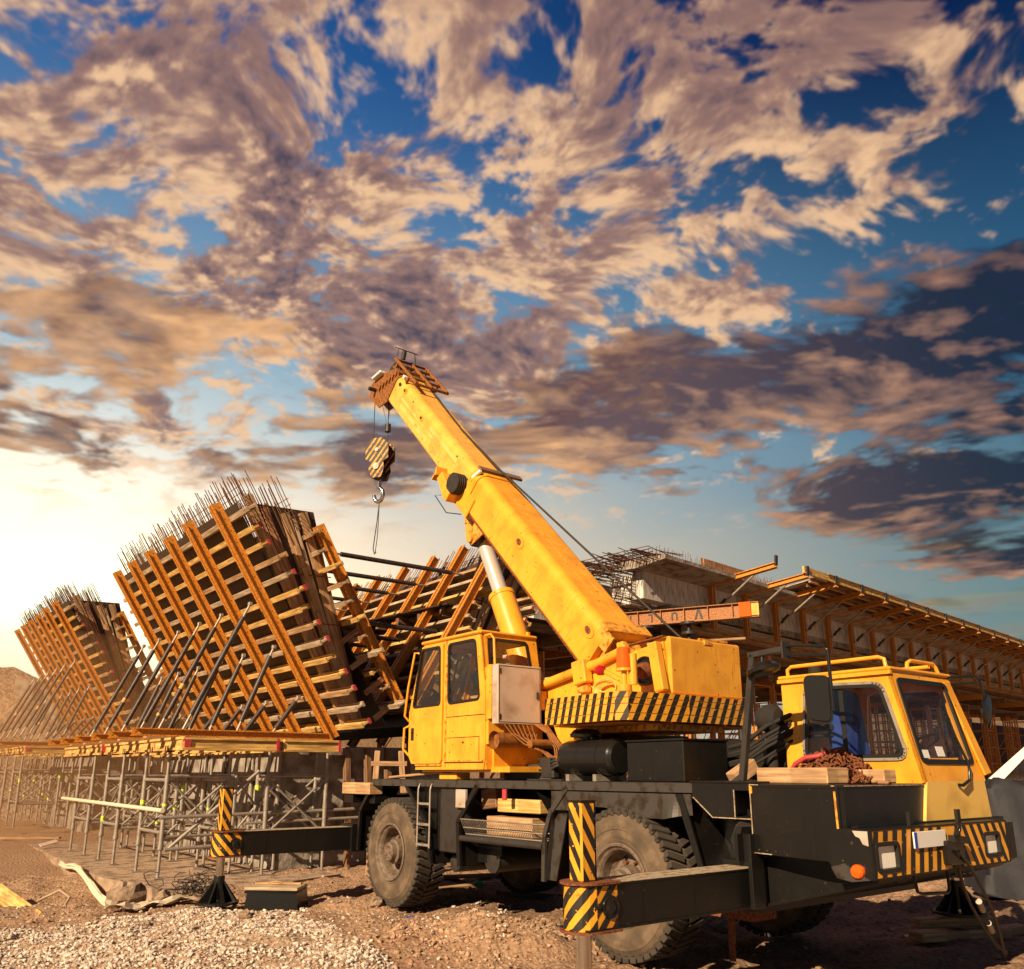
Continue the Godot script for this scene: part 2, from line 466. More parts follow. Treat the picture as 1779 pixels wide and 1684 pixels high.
func sky_color(d: Vector3) -> Vector3:
	# everything below is in linear light
	var el := rad_to_deg(asin(clampf(d.y, -1, 1)))
	var e := maxf(el, 0.0)
	var s := rad_to_deg(acos(clampf(d.dot(GLOW), -1, 1)))          # degrees from the glow
	var away := smoothstep(10.0, 95.0, s)
	# clear air: deep blue overhead and away from the glow, teal lower down, cream round the glow
	var high := mixc(Vector3(0.02, 0.11, 0.33), Vector3(0.0015, 0.012, 0.07), smoothstep(30.0, 64.0, s))
	var mid := mixc(Vector3(0.22, 0.42, 0.56), Vector3(0.03, 0.13, 0.25), smoothstep(24.0, 70.0, s))
	var low := mixc(Vector3(0.95, 0.74, 0.50), Vector3(0.13, 0.24, 0.26), smoothstep(16.0, 66.0, s))
	var c := mixc(mid, high, smoothstep(20.0, 46.0, e))
	c = mixc(low, c, smoothstep(7.0, 27.0, e + 2.0 * n_big.get_noise_3d(d.x * 3.0, d.y * 9.0, d.z * 3.0)))
	var g1 := exp(-pow(s / 15.0, 2.0))
	var flat_s := Vector2(s, e * 1.3).length()
	c += Vector3(0.95, 0.78, 0.52) * g1 + Vector3(0.5, 0.33, 0.16) * exp(-pow(flat_s / 24.0, 2.0))
	# high layer of puffs, lit by the low sun
	var k := 1.0 / (d.y + 0.12)
	var p := Vector2(d.x, d.z) * k
	p += Vector2(n_big.get_noise_2d(p.x * 1.3, p.y * 1.3), n_big.get_noise_2d(p.x * 1.3 + 50.0, p.y * 1.3 + 9.0)) * 0.10
	var field := n_big.get_noise_2d(p.x * 1.1 + 21.0, p.y * 1.1 - 4.0)
	var cover := 0.40 + field * 0.6 - 1.0 * smoothstep(42.0, 72.0, s - 0.40 * maxf(e - 28.0, 0.0)) + 0.3 * (1.0 - smoothstep(24.0, 50.0, s))
	cover -= 0.7 * (1.0 - smoothstep(20.0, 31.0, e))
	var den := puff(p) + cover
	var a := smoothstep(-0.12, 0.55, den)
	if a > 0.0:
		var to := Vector2(GLOW.x, GLOW.z)
		var lit := 0.60 + (den - puff(p + to * 0.03) - cover) * 0.42 + (den - puff(p + to * 0.12) - cover) * 0.30 - 0.50 * smoothstep(0.2, 1.05, den) + 0.12 * n_wisp.get_noise_2d(p.x * 30.0, p.y * 34.0)
		lit *= mixc(Vector3.ONE, Vector3.ONE * 0.55, smoothstep(36.0, 56.0, e)).x * (1.0 - 0.45 * smoothstep(38.0, 75.0, s))
		var cc := mixc(Vector3(0.075, 0.058, 0.088), Vector3(0.34, 0.19, 0.155), smoothstep(-0.2, 0.34, lit))
		cc = mixc(cc, Vector3(0.92, 0.58, 0.33), smoothstep(0.24, 0.72, lit))
		c = mixc(c, cc, a * 0.95 * smoothstep(13.0, 22.0, e))
	# lower bands, dark mauve with burning edges
	var k2 := 1.0 / (d.y + 0.035)
	var b := Vector2(d.x, d.z) * k2
	b += Vector2(n_big.get_noise_2d(b.x * 0.6, b.y * 0.6 + 70.0), n_big.get_noise_2d(b.x * 0.6 + 33.0, b.y * 0.6)) * 0.2
	var zone := smoothstep(15.0, 20.0, e + 7.0 * smoothstep(40.0, 62.0, s)) * (1.0 - smoothstep(25.0, 36.0, e))
	var mid_gap := exp(-pow((s - 33.0) / 8.0, 2.0))
	var bc := 0.08 + 0.36 * zone - 1.0 * (1.0 - zone) - 0.22 * mid_gap + 0.16 * smoothstep(40.0, 60.0, s)
	var bd := band(b) + bc
	var ba := smoothstep(-0.08, 0.5, bd)
	if ba > 0.0:
		var to := Vector2(GLOW.x, GLOW.z)
		var edge := 0.22 + (bd - band(b + to * 0.12) - bc) * 0.55 + (bd - band(b + to * 0.35) - bc) * 0.4 - 0.3 * smoothstep(0.3, 0.9, bd)
		edge = clampf(edge, 0.0, 1.0)
		var dark := mixc(Vector3(0.13, 0.07, 0.075), Vector3(0.014, 0.02, 0.042), smoothstep(38.0, 62.0, s))
		var fire := mixc(Vector3(0.95, 0.52, 0.24), Vector3(0.5, 0.25, 0.16), smoothstep(24.0, 66.0, s))
		c = mixc(c, mixc(dark, fire, edge), ba * 0.92)
	# low slate streaks far from the glow
	var sl := n_band.get_noise_3d(d.x * 2.2, d.y * 17.0, d.z * 2.2) + 0.25 * n_wisp.get_noise_3d(d.x * 6.0, d.y * 40.0, d.z * 6.0)
	c = mixc(c, Vector3(0.035, 0.055, 0.085), smoothstep(0.08, 0.4, sl) * smoothstep(44.0, 60.0, s) * (1.0 - smoothstep(11.0, 17.0, e)) * 0.9)
	# thin gold streaks over the glow
	var st := n_wisp.get_noise_3d(d.x * 2.0, d.y * 22.0, d.z * 2.0)
	c += Vector3(0.16, 0.05, -0.12) * smoothstep(0.05, 0.3, st) * exp(-pow((e - 9.5) / 3.5, 2.0)) * (1.0 - away)
	return c.max(Vector3(0.001, 0.003, 0.006))
const SKY_W := 4096
const SKY_H := 2048
var fine_rows := []
func put_color(out: PackedByteArray, i: int, c: Vector3) -> void:
	var k := Color(minf(c.x / SKY_GAIN, 1.0), minf(c.y / SKY_GAIN, 1.0), minf(c.z / SKY_GAIN, 1.0)).linear_to_srgb()
	out[i] = int(k.r * 255.0 + 0.5); out[i + 1] = int(k.g * 255.0 + 0.5); out[i + 2] = int(k.b * 255.0 + 0.5)
func sky_row(y: int, w: int, h: int, x0: int, x1: int) -> PackedByteArray:
	var out := PackedByteArray()
	out.resize((x1 - x0) * 3)
	var th := PI * (y + 0.5) / h
	for x in range(x0, x1):
		var az := TAU * (x + 0.5) / w
		put_color(out, (x - x0) * 3, sky_color(Vector3(sin(az) * sin(th), cos(th), -cos(az) * sin(th))))
	return out
func fine_task(i: int) -> void:
	var w := 920
	fine_rows[i] = [sky_row(i + 150, SKY_W, SKY_H, SKY_W - w, SKY_W), sky_row(i + 150, SKY_W, SKY_H, 0, w)]
func coarse_task(i: int) -> void:
	fine_rows[i] = sky_row(i, SKY_W / 4, SKY_H / 4, 0, SKY_W / 4)
func make_sky() -> ImageTexture:
	n_big.noise_type = FastNoiseLite.TYPE_SIMPLEX_SMOOTH; n_big.frequency = 1.0; n_big.seed = 11; n_big.fractal_octaves = 3
	n_puff.noise_type = FastNoiseLite.TYPE_SIMPLEX_SMOOTH; n_puff.frequency = 1.0; n_puff.seed = 27; n_puff.fractal_octaves = 5; n_puff.fractal_gain = 0.56
	n_band.noise_type = FastNoiseLite.TYPE_SIMPLEX_SMOOTH; n_band.frequency = 1.0; n_band.seed = 35; n_band.fractal_octaves = 5; n_band.fractal_gain = 0.52
	n_wisp.noise_type = FastNoiseLite.TYPE_SIMPLEX_SMOOTH; n_wisp.frequency = 1.0; n_wisp.seed = 48; n_wisp.fractal_octaves = 4; n_wisp.fractal_gain = 0.55
	fine_rows.resize(SKY_H / 8)
	WorkerThreadPool.wait_for_group_task_completion(WorkerThreadPool.add_group_task(coarse_task, SKY_H / 8))
	var all := PackedByteArray()
	for r: PackedByteArray in fine_rows:
		all.append_array(r)
	var ground := PackedByteArray()
	for i in SKY_W / 4 * SKY_H / 8:
		ground.append_array([74, 58, 46])
	all.append_array(ground)
	var im := Image.create_from_data(SKY_W / 4, SKY_H / 4, false, Image.FORMAT_RGB8, all)
	im.resize(SKY_W, SKY_H, Image.INTERPOLATE_CUBIC)
	fine_rows = []
	fine_rows.resize(SKY_H / 2 - 150)
	WorkerThreadPool.wait_for_group_task_completion(WorkerThreadPool.add_group_task(fine_task, SKY_H / 2 - 150))
	var w := 920
	var left := PackedByteArray()
	var right := PackedByteArray()
	for r: Array in fine_rows:
		left.append_array(r[0]); right.append_array(r[1])
	im.blit_rect(Image.create_from_data(w, fine_rows.size(), false, Image.FORMAT_RGB8, left), Rect2i(0, 0, w, fine_rows.size()), Vector2i(SKY_W - w, 150))
	im.blit_rect(Image.create_from_data(w, fine_rows.size(), false, Image.FORMAT_RGB8, right), Rect2i(0, 0, w, fine_rows.size()), Vector2i(0, 150))
	return ImageTexture.create_from_image(im)
# ---------------------------------------------------------------- the crane
func make_wheel(to: Node3D, x: float, z: float, outward: float) -> void:
	# tyre axis along z; outward = -1 on the near side
	var w := Node3D.new(); w.name = "wheel"
	to.add_child(w, true)
	w.transform = Transform3D(Basis(Vector3.RIGHT, Vector3(0, 0, -outward), Vector3.UP), v(x, 0.645, z))
	# in this frame local y points outwards from the vehicle
	var t := MB.new()
	t.lathe(Transform3D(), [Vector2(0.30, -0.44), Vector2(0.36, -0.45), Vector2(0.52, -0.44), Vector2(0.60, -0.39), Vector2(0.615, -0.34), Vector2(0.615, -0.10), Vector2(0.60, -0.05), Vector2(0.585, -0.03), Vector2(0.55, -0.006), Vector2(0.545, 0.0), Vector2(0.50, 0.008), Vector2(0.46, 0.006), Vector2(0.455, 0.0), Vector2(0.40, -0.004), Vector2(0.372, -0.012), Vector2(0.366, -0.006), Vector2(0.335, -0.014), Vector2(0.325, -0.03)], 48)
	part("tyre", w, t, M.tyre)
	var tr := MB.new()
	for i in 44:
		for side in 2:
			var a := TAU * (i + 0.5 * side) / 44.0
			var c := Vector3(cos(a), 0, sin(a))
			var s := Vector3(-sin(a), 0, cos(a))
			var y := -0.115 if side == 0 else -0.335
			var tilt := 0.35 if side == 0 else -0.35
			var ax := (Vector3.UP * 1.0 + s * tilt).normalized()
			tr.box(Transform3D(Basis(c, ax, c.cross(ax)), c * 0.618 + Vector3.UP * y), Vector3(0.052, 0.20, 0.058), 0.006)
	for i in 44:
		var a := TAU * i / 44.0
		var c := Vector3(cos(a), 0, sin(a))
		tr.box(Transform3D(Basis(c, Vector3.UP, c.cross(Vector3.UP)), c * 0.594 + Vector3.UP * -0.036), Vector3(0.036, 0.035, 0.044), 0.006)
	part("tread", w, tr, M.tread)
	var r := MB.new()
	r.lathe(Transform3D(), [Vector2(0.335, -0.012), Vector2(0.345, 0.0), Vector2(0.336, 0.012), Vector2(0.318, 0.006), Vector2(0.305, -0.02), Vector2(0.285, -0.035), Vector2(0.272, -0.06), Vector2(0.262, -0.15), Vector2(0.235, -0.19), Vector2(0.17, -0.19), Vector2(0.15, -0.17)], 40)
	var rim := part("rim", w, r, M.rim)
	var ho := MB.new()
	for i in 8:
		var a := TAU * (i + 0.5) / 8.0
		var c := Vector3(cos(a), 0, sin(a)) * 0.218
		ho.lathe(Transform3D(Basis(), c + Vector3.UP * -0.187), [Vector2(0.026, 0.004), Vector2(0.02, 0.001), Vector2(0.0, 0.0005)], 10)
	part("vent_hole", rim, ho, M.black_plain)
	var h := MB.new()
	h.lathe(Transform3D(), [Vector2(0.15, -0.17), Vector2(0.146, -0.05), Vector2(0.118, -0.035), Vector2(0.112, 0.02), Vector2(0.10, 0.032), Vector2(0.0, 0.034)], 24)
	part("hub", w, h, M.rim)
	var b := MB.new()
	for i in 10:
		var a := TAU * i / 10.0
		var c := Vector3(cos(a), 0, sin(a)) * 0.172
		b.tube(c + Vector3.UP * -0.19, c + Vector3.UP * -0.145, 0.014, 6)
	for i in 6:
		var a := TAU * i / 6.0
		var c := Vector3(cos(a), 0, sin(a)) * 0.075
		b.tube(c + Vector3.UP * 0.03, c + Vector3.UP * 0.042, 0.009, 6)
	part("bolt", w, b, M.rust)

func make_outrigger(to: Node3D, x: float, side: float, lean: float, foot: float, far_end: float) -> void:
	# x: front face of the beam; side -1 reaches to the near side from z = 0, +1 to the far side from z = 2.45
	var o := Node3D.new(); o.name = "outrigger"
	to.add_child(o, true)
	var z0 := 0.15 if side < 0 else 2.3
	var ze := (-1.71 if x > 0.0 else -1.79) if side < 0 else far_end
	var zj := ze - side * 0.13
	var m := MB.new()
	m.bx(v(x - 0.26, 0.61, z0), v(x, 0.875, ze - side * 0.14))
	m.bx(v(x - 0.275, 0.598, z0), v(x + 0.012, 0.612, ze - side * 0.05))
	m.bx(v(x - 0.27, 0.872, z0), v(x + 0.006, 0.884, ze - side * 0.05))
	for k: float in [-0.62, -1.15]:
		m.bx(v(x - 0.002, 0.615, side * -k), v(x + 0.004, 0.87, side * -k + 0.006))
	part("beam", o, m, M.black)
	m = MB.new()
	m.bx(v(x - 0.268, 0.8845, z0), v(x + 0.004, 0.888, ze - side * 0.3))
	part("beam_top", o, m, M.dusty)
	var b := MB.new()      # rounded end box round the jack
	var end := PackedVector2Array()
	for i in 9:
		var a := PI * i / 8.0
		end.append(Vector2(zj + side * sin(a) * 0.13, -(x - 0.13) - cos(a) * 0.132))
	end.append(Vector2(zj - side * 0.19, -(x - 0.13) + 0.132)); end.append(Vector2(zj - side * 0.19, -(x - 0.13) - 0.132))
	var top := Transform3D(Basis(Vector3(0, 0, -1), Vector3(-1, 0, 0), Vector3.UP), Vector3.ZERO)   # (z, -x) -> node axes
	b.prism(end, top, 0.60, 0.882)
	part("end_box", o, b, M.yellow)
	var flange := MB.new()
	flange.prism(grown(end, 0.025), top, 0.882, 0.897)
	flange.prism(grown(end, 0.03), top, 0.585, 0.60)
	part("flange", o, flange, M.rust)
	var s := MB.new()
	var face := poly([zj - side * 0.19, 0.603, zj, 0.603, zj, 0.88, zj - side * 0.19, 0.88])
	s.stripes(face, frontf(x + 0.003), 0.002, 0.125, lean * side)
	for i in 12:        # the same bands carried round the curved end
		var a0 := PI * i / 12.0
		var a1 := PI * (i + 1) / 12.0
		var p0 := v(x - 0.13 + cos(a0) * 0.135, 0, zj + side * sin(a0) * 0.135)
		var p1 := v(x - 0.13 + cos(a1) * 0.135, 0, zj + side * sin(a1) * 0.135)
		var nn := v(cos((a0 + a1) * 0.5), 0, side * sin((a0 + a1) * 0.5))
		for k in range(-4, 6):
			var off := func(a: float) -> float: return 0.603 + k * 0.139 + a * 0.135 * 1.1 * (-1.0 if lean * side > 0.0 else 1.0)
			var lo0 := clampf(off.call(a0), 0.603, 0.88)
			var lo1 := clampf(off.call(a1), 0.603, 0.88)
			var hi0 := clampf(off.call(a0) + 0.07, 0.603, 0.88)
			var hi1 := clampf(off.call(a1) + 0.07, 0.603, 0.88)
			if hi0 - lo0 > 0.002 or hi1 - lo1 > 0.002:
				s.quad(p0 + Vector3.UP * lo0, p1 + Vector3.UP * lo1, p1 + Vector3.UP * hi1, p0 + Vector3.UP * hi0, nn)
	part("warning_stripe", o, s, M.stripe)
	var d := MB.new()
	d.lathe(Transform3D(Basis(Vector3(0, 0, 1), Vector3.RIGHT, Vector3.UP), v(x + 0.006, 0.74, zj - side * 0.12)), [Vector2(0.075, 0.0), Vector2(0.072, 0.012), Vector2(0.05, 0.006), Vector2(0.03, 0.02), Vector2(0.0, 0.02)], 20)
	d.lathe(Transform3D(Basis(Vector3(0, 0, 1), Vector3.RIGHT, Vector3.UP), v(x + 0.006, 0.75, zj - side * 0.02)), [Vector2(0.02, 0.0), Vector2(0.018, 0.01), Vector2(0.0, 0.01)], 10)
	part("hose_port", o, d, M.gloss_black)
	var c := MB.new()      # upright jack casing
	c.box(Transform3D(Basis(), v(x - 0.13, 1.15, zj)), Vector3(0.132, 0.51, 0.132), 0.012)
	c.bx(v(x - 0.22, 1.0, zj - 0.03), v(x - 0.2, 1.3, zj + 0.03))
	part("jack_casing", o, c, M.yellow)
	var cs := MB.new()
	cs.stripes(poly([zj - 0.054, 0.9, zj + 0.054, 0.9, zj + 0.054, 1.4, zj - 0.054, 1.4]), frontf(x - 0.064), 0.002, 0.105, -0.62, 0.5)
	cs.stripes(poly([x - 0.184, 0.9, x - 0.076, 0.9, x - 0.076, 1.4, x - 0.184, 1.4]), nearf(zj - 0.066), 0.002, 0.105, -0.62, 0.5, 0.03)
	cs.bx(v(x - 0.195, 0.9, zj + 0.066), v(x - 0.066, 1.402, zj + 0.07))
	part("warning_stripe", o, cs, M.stripe)
	var cap := MB.new()
	cap.box(Transform3D(Basis(), v(x - 0.13, 1.41, zj)), Vector3(0.144, 0.014, 0.144), 0.004)
	part("jack_cap", o, cap, M.black)
	var l := MB.new()
	l.tube(v(x - 0.13, 0.59, zj), v(x - 0.13, foot + 0.2, zj), 0.05, 20)
	part("jack_rod", o, l, M.chrome)
	var f := MB.new()
	f.tube(v(x - 0.13, foot + 0.32, zj), v(x - 0.13, foot + 0.05, zj), 0.066, 14)
	f.lathe(Transform3D(Basis(), v(x - 0.13, foot, zj)), [Vector2(0.27, 0.0), Vector2(0.27, 0.025), Vector2(0.24, 0.03), Vector2(0.0, 0.03)], 8)
	for i in 8:
		var a := TAU * i / 8.0
		var e := Vector3(cos(a), 0, sin(a))
		var p := v(x - 0.13, foot, zj)
		var t := e.cross(Vector3.UP) * 0.008
		for q: float in [-1.0, 1.0]:
			f.tri(p + e * 0.06 + Vector3.UP * 0.27 + t * q, p + e * 0.24 + Vector3.UP * 0.03 + t * q, p + e * 0.06 + Vector3.UP * 0.03 + t * q, t * q)
		f.quad(p + e * 0.06 + Vector3.UP * 0.27 + t, p + e * 0.06 + Vector3.UP * 0.27 - t, p + e * 0.24 + Vector3.UP * 0.03 - t, p + e * 0.24 + Vector3.UP * 0.03 + t, (e + Vector3.UP).normalized())
	part("foot_plate", o, f, M.black)

func make_crane() -> void:
	var cr := thing("mobile_crane", "yellow mobile crane with raised telescopic boom and black carrier on extended outriggers", "crane", ORIGIN, TURN)
	# ---- carrier
	var m := MB.new()
	m.bx(v(-0.6, 1.475, 0.05), v(5.1, 1.515, 2.42), 0.004)
	part("deck", cr, m, M.black)
	m = MB.new()
	m.bx(v(-0.6, 1.43, 0.045), v(4.86, 1.512, 0.07), 0.004)
	part("deck_edge", cr, m, M.sheet)
	m = MB.new()
	m.bx(v(-1.3, 0.80, 0.72), v(6.2, 1.31, 0.84)); m.bx(v(-1.3, 0.80, 1.62), v(6.2, 1.31, 1.74)); m.bx(v(-1.35, 1.2, 0.04), v(-1.1, 1.31, 2.3)); m.bx(v(-0.75, 1.2, 0.1), v(-0.6, 1.31, 2.3))
	for x: float in [-0.9, 0.9, 1.9, 2.9, 4.9]:
		m.bx(v(x, 0.85, 0.84), v(x + 0.25, 1.3, 1.62))
	m.tube(v(0, 0.645, 0.4), v(0, 0.645, 2.05), 0.11, 12); m.tube(v(4, 0.645, 0.4), v(4, 0.645, 2.05), 0.11, 12)
	m.box(Transform3D(Basis(), v(0, 0.66, 1.2)), Vector3(0.42, 0.42, 0.5), 0.08); m.box(Transform3D(Basis(), v(4, 0.66, 1.2)), Vector3(0.42, 0.42, 0.5), 0.08)
	m.tube(v(0.2, 0.72, 1.2), v(3.8, 0.74, 1.2), 0.06, 10)
	m.bx(v(-1.42, 0.57, 0.04), v(-1.08, 0.92, 2.42)); m.bx(v(5.09, 0.56, 0.1), v(5.43, 0.93, 2.42))
	m.bx(v(2.2, 0.9, 0.84), v(2.6, 1.45, 1.62)); m.bx(v(0.9, 1.3, 0.72), v(5.0, 1.46, 1.74))
	m.bx(v(2.95, 0.6, 0.45), v(3.0, 1.45, 0.9)); m.bx(v(1.55, 0.95, 0.62), v(2.9, 1.45, 0.66))
	part("chassis", cr, m, M.black)
	for w: Array in [[0.0, 0.0, -1.0], [4.0, 0.0, -1.0], [0.0, 2.45, 1.0], [4.0, 2.45, 1.0]]:
		make_wheel(cr, w[0], w[1], w[2])
	# rear mudguard: sloping arms and plates
	m = MB.new()
	for p: Array in [[-0.58, 1.47, -0.93, 1.10], [-0.93, 1.12, -0.95, 0.60], [0.22, 1.46, 0.72, 1.02], [0.72, 1.03, 0.84, 0.56]]:
		m.bar(v(p[0], p[1], 0.07), v(p[2], p[3], 0.07), 0.05, 0.035, Vector3.BACK)
	m.prism(poly([-0.58, 1.47, -0.93, 1.10, -0.95, 0.6, -0.86, 0.6, -0.84, 1.06, -0.5, 1.42]), nearf(0.32), -0.02, 0.0)
	m.quad(v(-0.58, 1.47, 0.07), v(-0.58, 1.47, 0.5), v(-0.93, 1.10, 0.5), v(-0.93, 1.10, 0.07))
	m.quad(v(-0.93, 1.10, 0.07), v(-0.93, 1.10, 0.5), v(-0.95, 0.60, 0.5), v(-0.95, 0.60, 0.07))
	m.quad(v(0.22, 1.46, 0.07), v(0.22, 1.46, 0.5), v(0.72, 1.02, 0.5), v(0.72, 1.02, 0.07))
	m.quad(v(0.72, 1.02, 0.07), v(0.72, 1.02, 0.5), v(0.84, 0.56, 0.5), v(0.84, 0.56, 0.07))
	m.quad(v(-0.58, 1.465, 0.06), v(-0.58, 1.465, 0.5), v(0.22, 1.465, 0.5), v(0.22, 1.465, 0.06))
	part("rear_mudguard", cr, m, M.black)
	m = MB.new()
	m.prism(poly([0.25, 1.46, 1.02, 1.46, 1.02, 0.70, 0.86, 0.70, 0.76, 1.02]), nearf(0.16), -0.02, 0.0)
	part("side_plate", cr, m, M.black)
	# ladder
	var lad := Node3D.new(); lad.name = "ladder"; cr.add_child(lad, true)
	m = MB.new()
	for x: float in [0.60, 0.865]:
		m.path([v(x, 1.46, 0.1), v(x, 1.46, 0.04), v(x, 1.40, 0.02), v(x, 0.74, 0.02)], 0.012, 6)
	part("rail", lad, m, M.steel)
	for y: float in [0.77, 1.0, 1.235]:
		m = MB.new()
		m.bx(v(0.60, y - 0.014, 0.0), v(0.865, y + 0.014, 0.045), 0.004)
		part("rung", lad, m, M.steel)
	m = MB.new()
	m.box(Transform3D(Basis(), v(1.19, 1.08, 0.26)), Vector3(0.43, 0.74, 0.34), 0.012)
	part("side_tank", cr, m, M.steel_dark)
	m = MB.new()
	m.box(Transform3D(Basis(), v(1.46, 1.31, 0.06)), Vector3(0.19, 0.20, 0.04), 0.006)
	m.tube(v(1.46, 1.26, 0.04), v(1.46, 1.26, 0.03), 0.018, 10)
	part("control_box", cr, m, M.greybox)
	m = MB.new()
	m.box(Transform3D(Basis(), v(2.29, 1.37, 0.04)), Vector3(0.06, 0.11, 0.03), 0.006)
	part("side_reflector", cr, m, M.redpaint)
	m = MB.new()
	m.bar(v(1.77, 1.46, 0.06), v(1.40, 1.05, 0.06), 0.06, 0.03, Vector3.BACK); m.bar(v(1.40, 1.06, 0.06), v(1.44, 0.58, 0.06), 0.06, 0.03, Vector3.BACK)
	m.quad(v(1.40, 1.05, 0.08), v(1.40, 1.05, 0.5), v(1.44, 0.58, 0.5), v(1.44, 0.58, 0.08))
	m.prism(poly([1.42, 1.02, 1.9, 1.02, 1.9, 0.72, 1.75, 0.62, 1.46, 0.62]), nearf(0.3), -0.02, 0.0)
	part("mudguard_arm", cr, m, M.black)
	m = MB.new()
	for k: Array in [[1.08, 0.58, 0.35, 0.1, 0.12], [1.72, 0.66, 0.42, 0.1, 0.2]]:
		m.lathe(Transform3D(Basis(Vector3.RIGHT, Vector3(0, 0, 1), Vector3.DOWN), v(k[0], k[1], k[2])), [Vector2(0, k[3] + 0.03), Vector2(k[4] * 0.7, k[3] + 0.015), Vector2(k[4] * 0.42 + 0.05, k[3]), Vector2(k[4] * 0.42 + 0.05, -0.6), Vector2(0, -0.6)], 16)
	part("air_tank", cr, m, M.steel_dark)
	# wire basket with its step tube
	var bk := Node3D.new(); bk.name = "wire_basket"; cr.add_child(bk, true)
	m = MB.new()
	for y: float in [0.93, 1.0, 1.09]:
		var lean := (y - 0.93) * 0.35
		m.path([v(1.5 - lean * 0.3, y, 0.42), v(1.5 - lean * 0.5, y, 0.10 - lean), v(2.86, y, 0.10 - lean), v(2.86, y, 0.42)], 0.008, 5)
	for i in 46:
		var x := 1.5 + 1.36 * i / 45.0
		m.path([v(x, 0.93, 0.4), v(x, 0.93, 0.10), v(x - 0.03, 1.09, 0.045)], 0.0035, 4)
	part("wire", bk, m, M.steel)
	m = MB.new()
	m.tube(v(1.46, 0.885, 0.06), v(2.9, 0.885, 0.06), 0.034, 12)
	m.bx(v(1.5, 0.905, 0.1), v(2.86, 0.925, 0.45))
	part("step_tube", bk, m, M.steel_dark)
	m = MB.new()
	m.prism(poly([2.72, 1.46, 3.28, 1.46, 3.1, 1.22, 2.96, 1.2]), nearf(0.3), -0.02, 0.0)
	m.quad(v(2.72, 1.46, 0.08), v(2.72, 1.46, 0.3), v(2.98, 1.19, 0.3), v(2.98, 1.19, 0.08)); m.quad(v(3.28, 1.46, 0.08), v(3.28, 1.46, 0.3), v(3.03, 1.19, 0.3), v(3.03, 1.19, 0.08))
	part("gusset", cr, m, M.black)
	# front mudguard: dented sheet with a wavy lower edge
	m = MB.new()
	var nx := 40
	for i in nx:
		for j in 6:
			var q := []
			for k: Vector2 in [Vector2(i, j), Vector2(i + 1, j), Vector2(i + 1, j + 1), Vector2(i, j + 1)]:
				var x := 3.03 + 1.80 * k.x / nx
				var low := 1.24 + (0.045 * smoothstep(3.3, 3.55, x)) - 0.075 * smoothstep(3.75, 4.15, x) + 0.04 * smoothstep(4.5, 4.8, x)
				var y := lerpf(low, 1.42, k.y / 6.0)
				var dent := exp(-pow((x - 4.62) / 0.09, 2.0)) * (1.0 - k.y / 6.0) * 0.07 + sin(x * 5.0) * 0.012 * (1.0 - k.y / 6.0)
				q.append(v(x, y, 0.06 - dent))
			m.quad(q[0], q[1], q[2], q[3])
	m.quad(v(3.03, 1.24, 0.06), v(3.03, 1.24, 0.5), v(2.92, 0.57, 0.5), v(2.92, 0.57, 0.06))
	m.bar(v(3.28, 1.465, 0.06), v(3.03, 1.22, 0.06), 0.05, 0.03, Vector3.BACK); m.bar(v(3.03, 1.24, 0.06), v(2.92, 0.98, 0.06), 0.05, 0.03, Vector3.BACK); m.bar(v(2.92, 0.98, 0.06), v(2.90, 0.56, 0.06), 0.05, 0.03, Vector3.BACK)
	m.prism(poly([2.92, 0.98, 2.90, 0.57, 3.02, 0.57, 3.2, 1.22, 3.03, 1.24]), nearf(0.12), -0.015, 0.0)
	m.quad(v(3.1, 1.43, 0.06), v(4.84, 1.43, 0.06), v(4.84, 1.43, 0.55), v(3.1, 1.43, 0.55))
	part("front_mudguard", cr, m, M.sheet)
	m = MB.new()
	m.prism(poly([4.66, 1.42, 4.74, 1.42, 4.97, 0.72, 4.92, 0.72]), nearf(0.05), -0.02, 0.0)
	m.quad(v(4.7, 1.4, 0.07), v(4.7, 1.4, 0.5), v(4.95, 0.7, 0.5), v(4.95, 0.7, 0.07))
	m.box(Transform3D(Basis(), v(5.0, 0.92, 0.5)), Vector3(0.4, 0.6, 0.05)); m.bx(v(5.12, 1.15, 0.3), v(5.3, 1.17, 0.5))
	part("mudguard_stay", cr, m, M.black)
	# box behind the front corner, with an open pocket
	m = MB.new()
	m.wall(poly([4.86, 1.515, 5.46, 1.515, 5.46, 1.245, 5.06, 1.245, 4.86, 1.40]), [poly([5.29, 1.26, 5.44, 1.26, 5.44, 1.46, 5.29, 1.46])], nearf(0.04), -0.02, 0.0)
	m.bx(v(4.88, 1.26, 0.3), v(5.46, 1.5, 0.32)); m.bx(v(4.84, 1.515, 0.03), v(5.46, 1.53, 1.0), 0.003); m.bx(v(5.06, 1.245, 0.06), v(5.46, 1.26, 0.3))
	part("side_locker", cr, m, M.black)
	m = MB.new()
	for k in 4:
		m.path([v(5.2 + k * 0.02, 0.88, 0.2), v(5.18 + k * 0.02, 1.08, 0.12), v(5.27 + k * 0.02, 1.19 + k * 0.015, 0.08), v(5.45 + k * 0.02, 1.20 + k * 0.015, 0.12), v(5.6, 1.15, 0.3)], 0.016, 6)
	part("hydraulic_hose", cr, m, M.rubber)
	m = MB.new()
	m.bx(v(5.3, 0.93, 0.09), v(5.46, 1.13, 0.14)); m.bx(v(5.43, 0.60, -0.03), v(5.465, 1.14, 0.12), 0.004); m.bx(v(5.28, 0.93, 0.02), v(5.31, 1.13, 0.12))
	part("bracket_plate", cr, m, M.black)
	# big toolbox at the front corner: flared side, flat front
	m = MB.new()
	var plan := poly([5.46, 0.03, 5.8, -0.045, 6.1, -0.095, 6.28, -0.10, 6.31, -0.06, 6.31, 1.06, 5.46, 1.06])
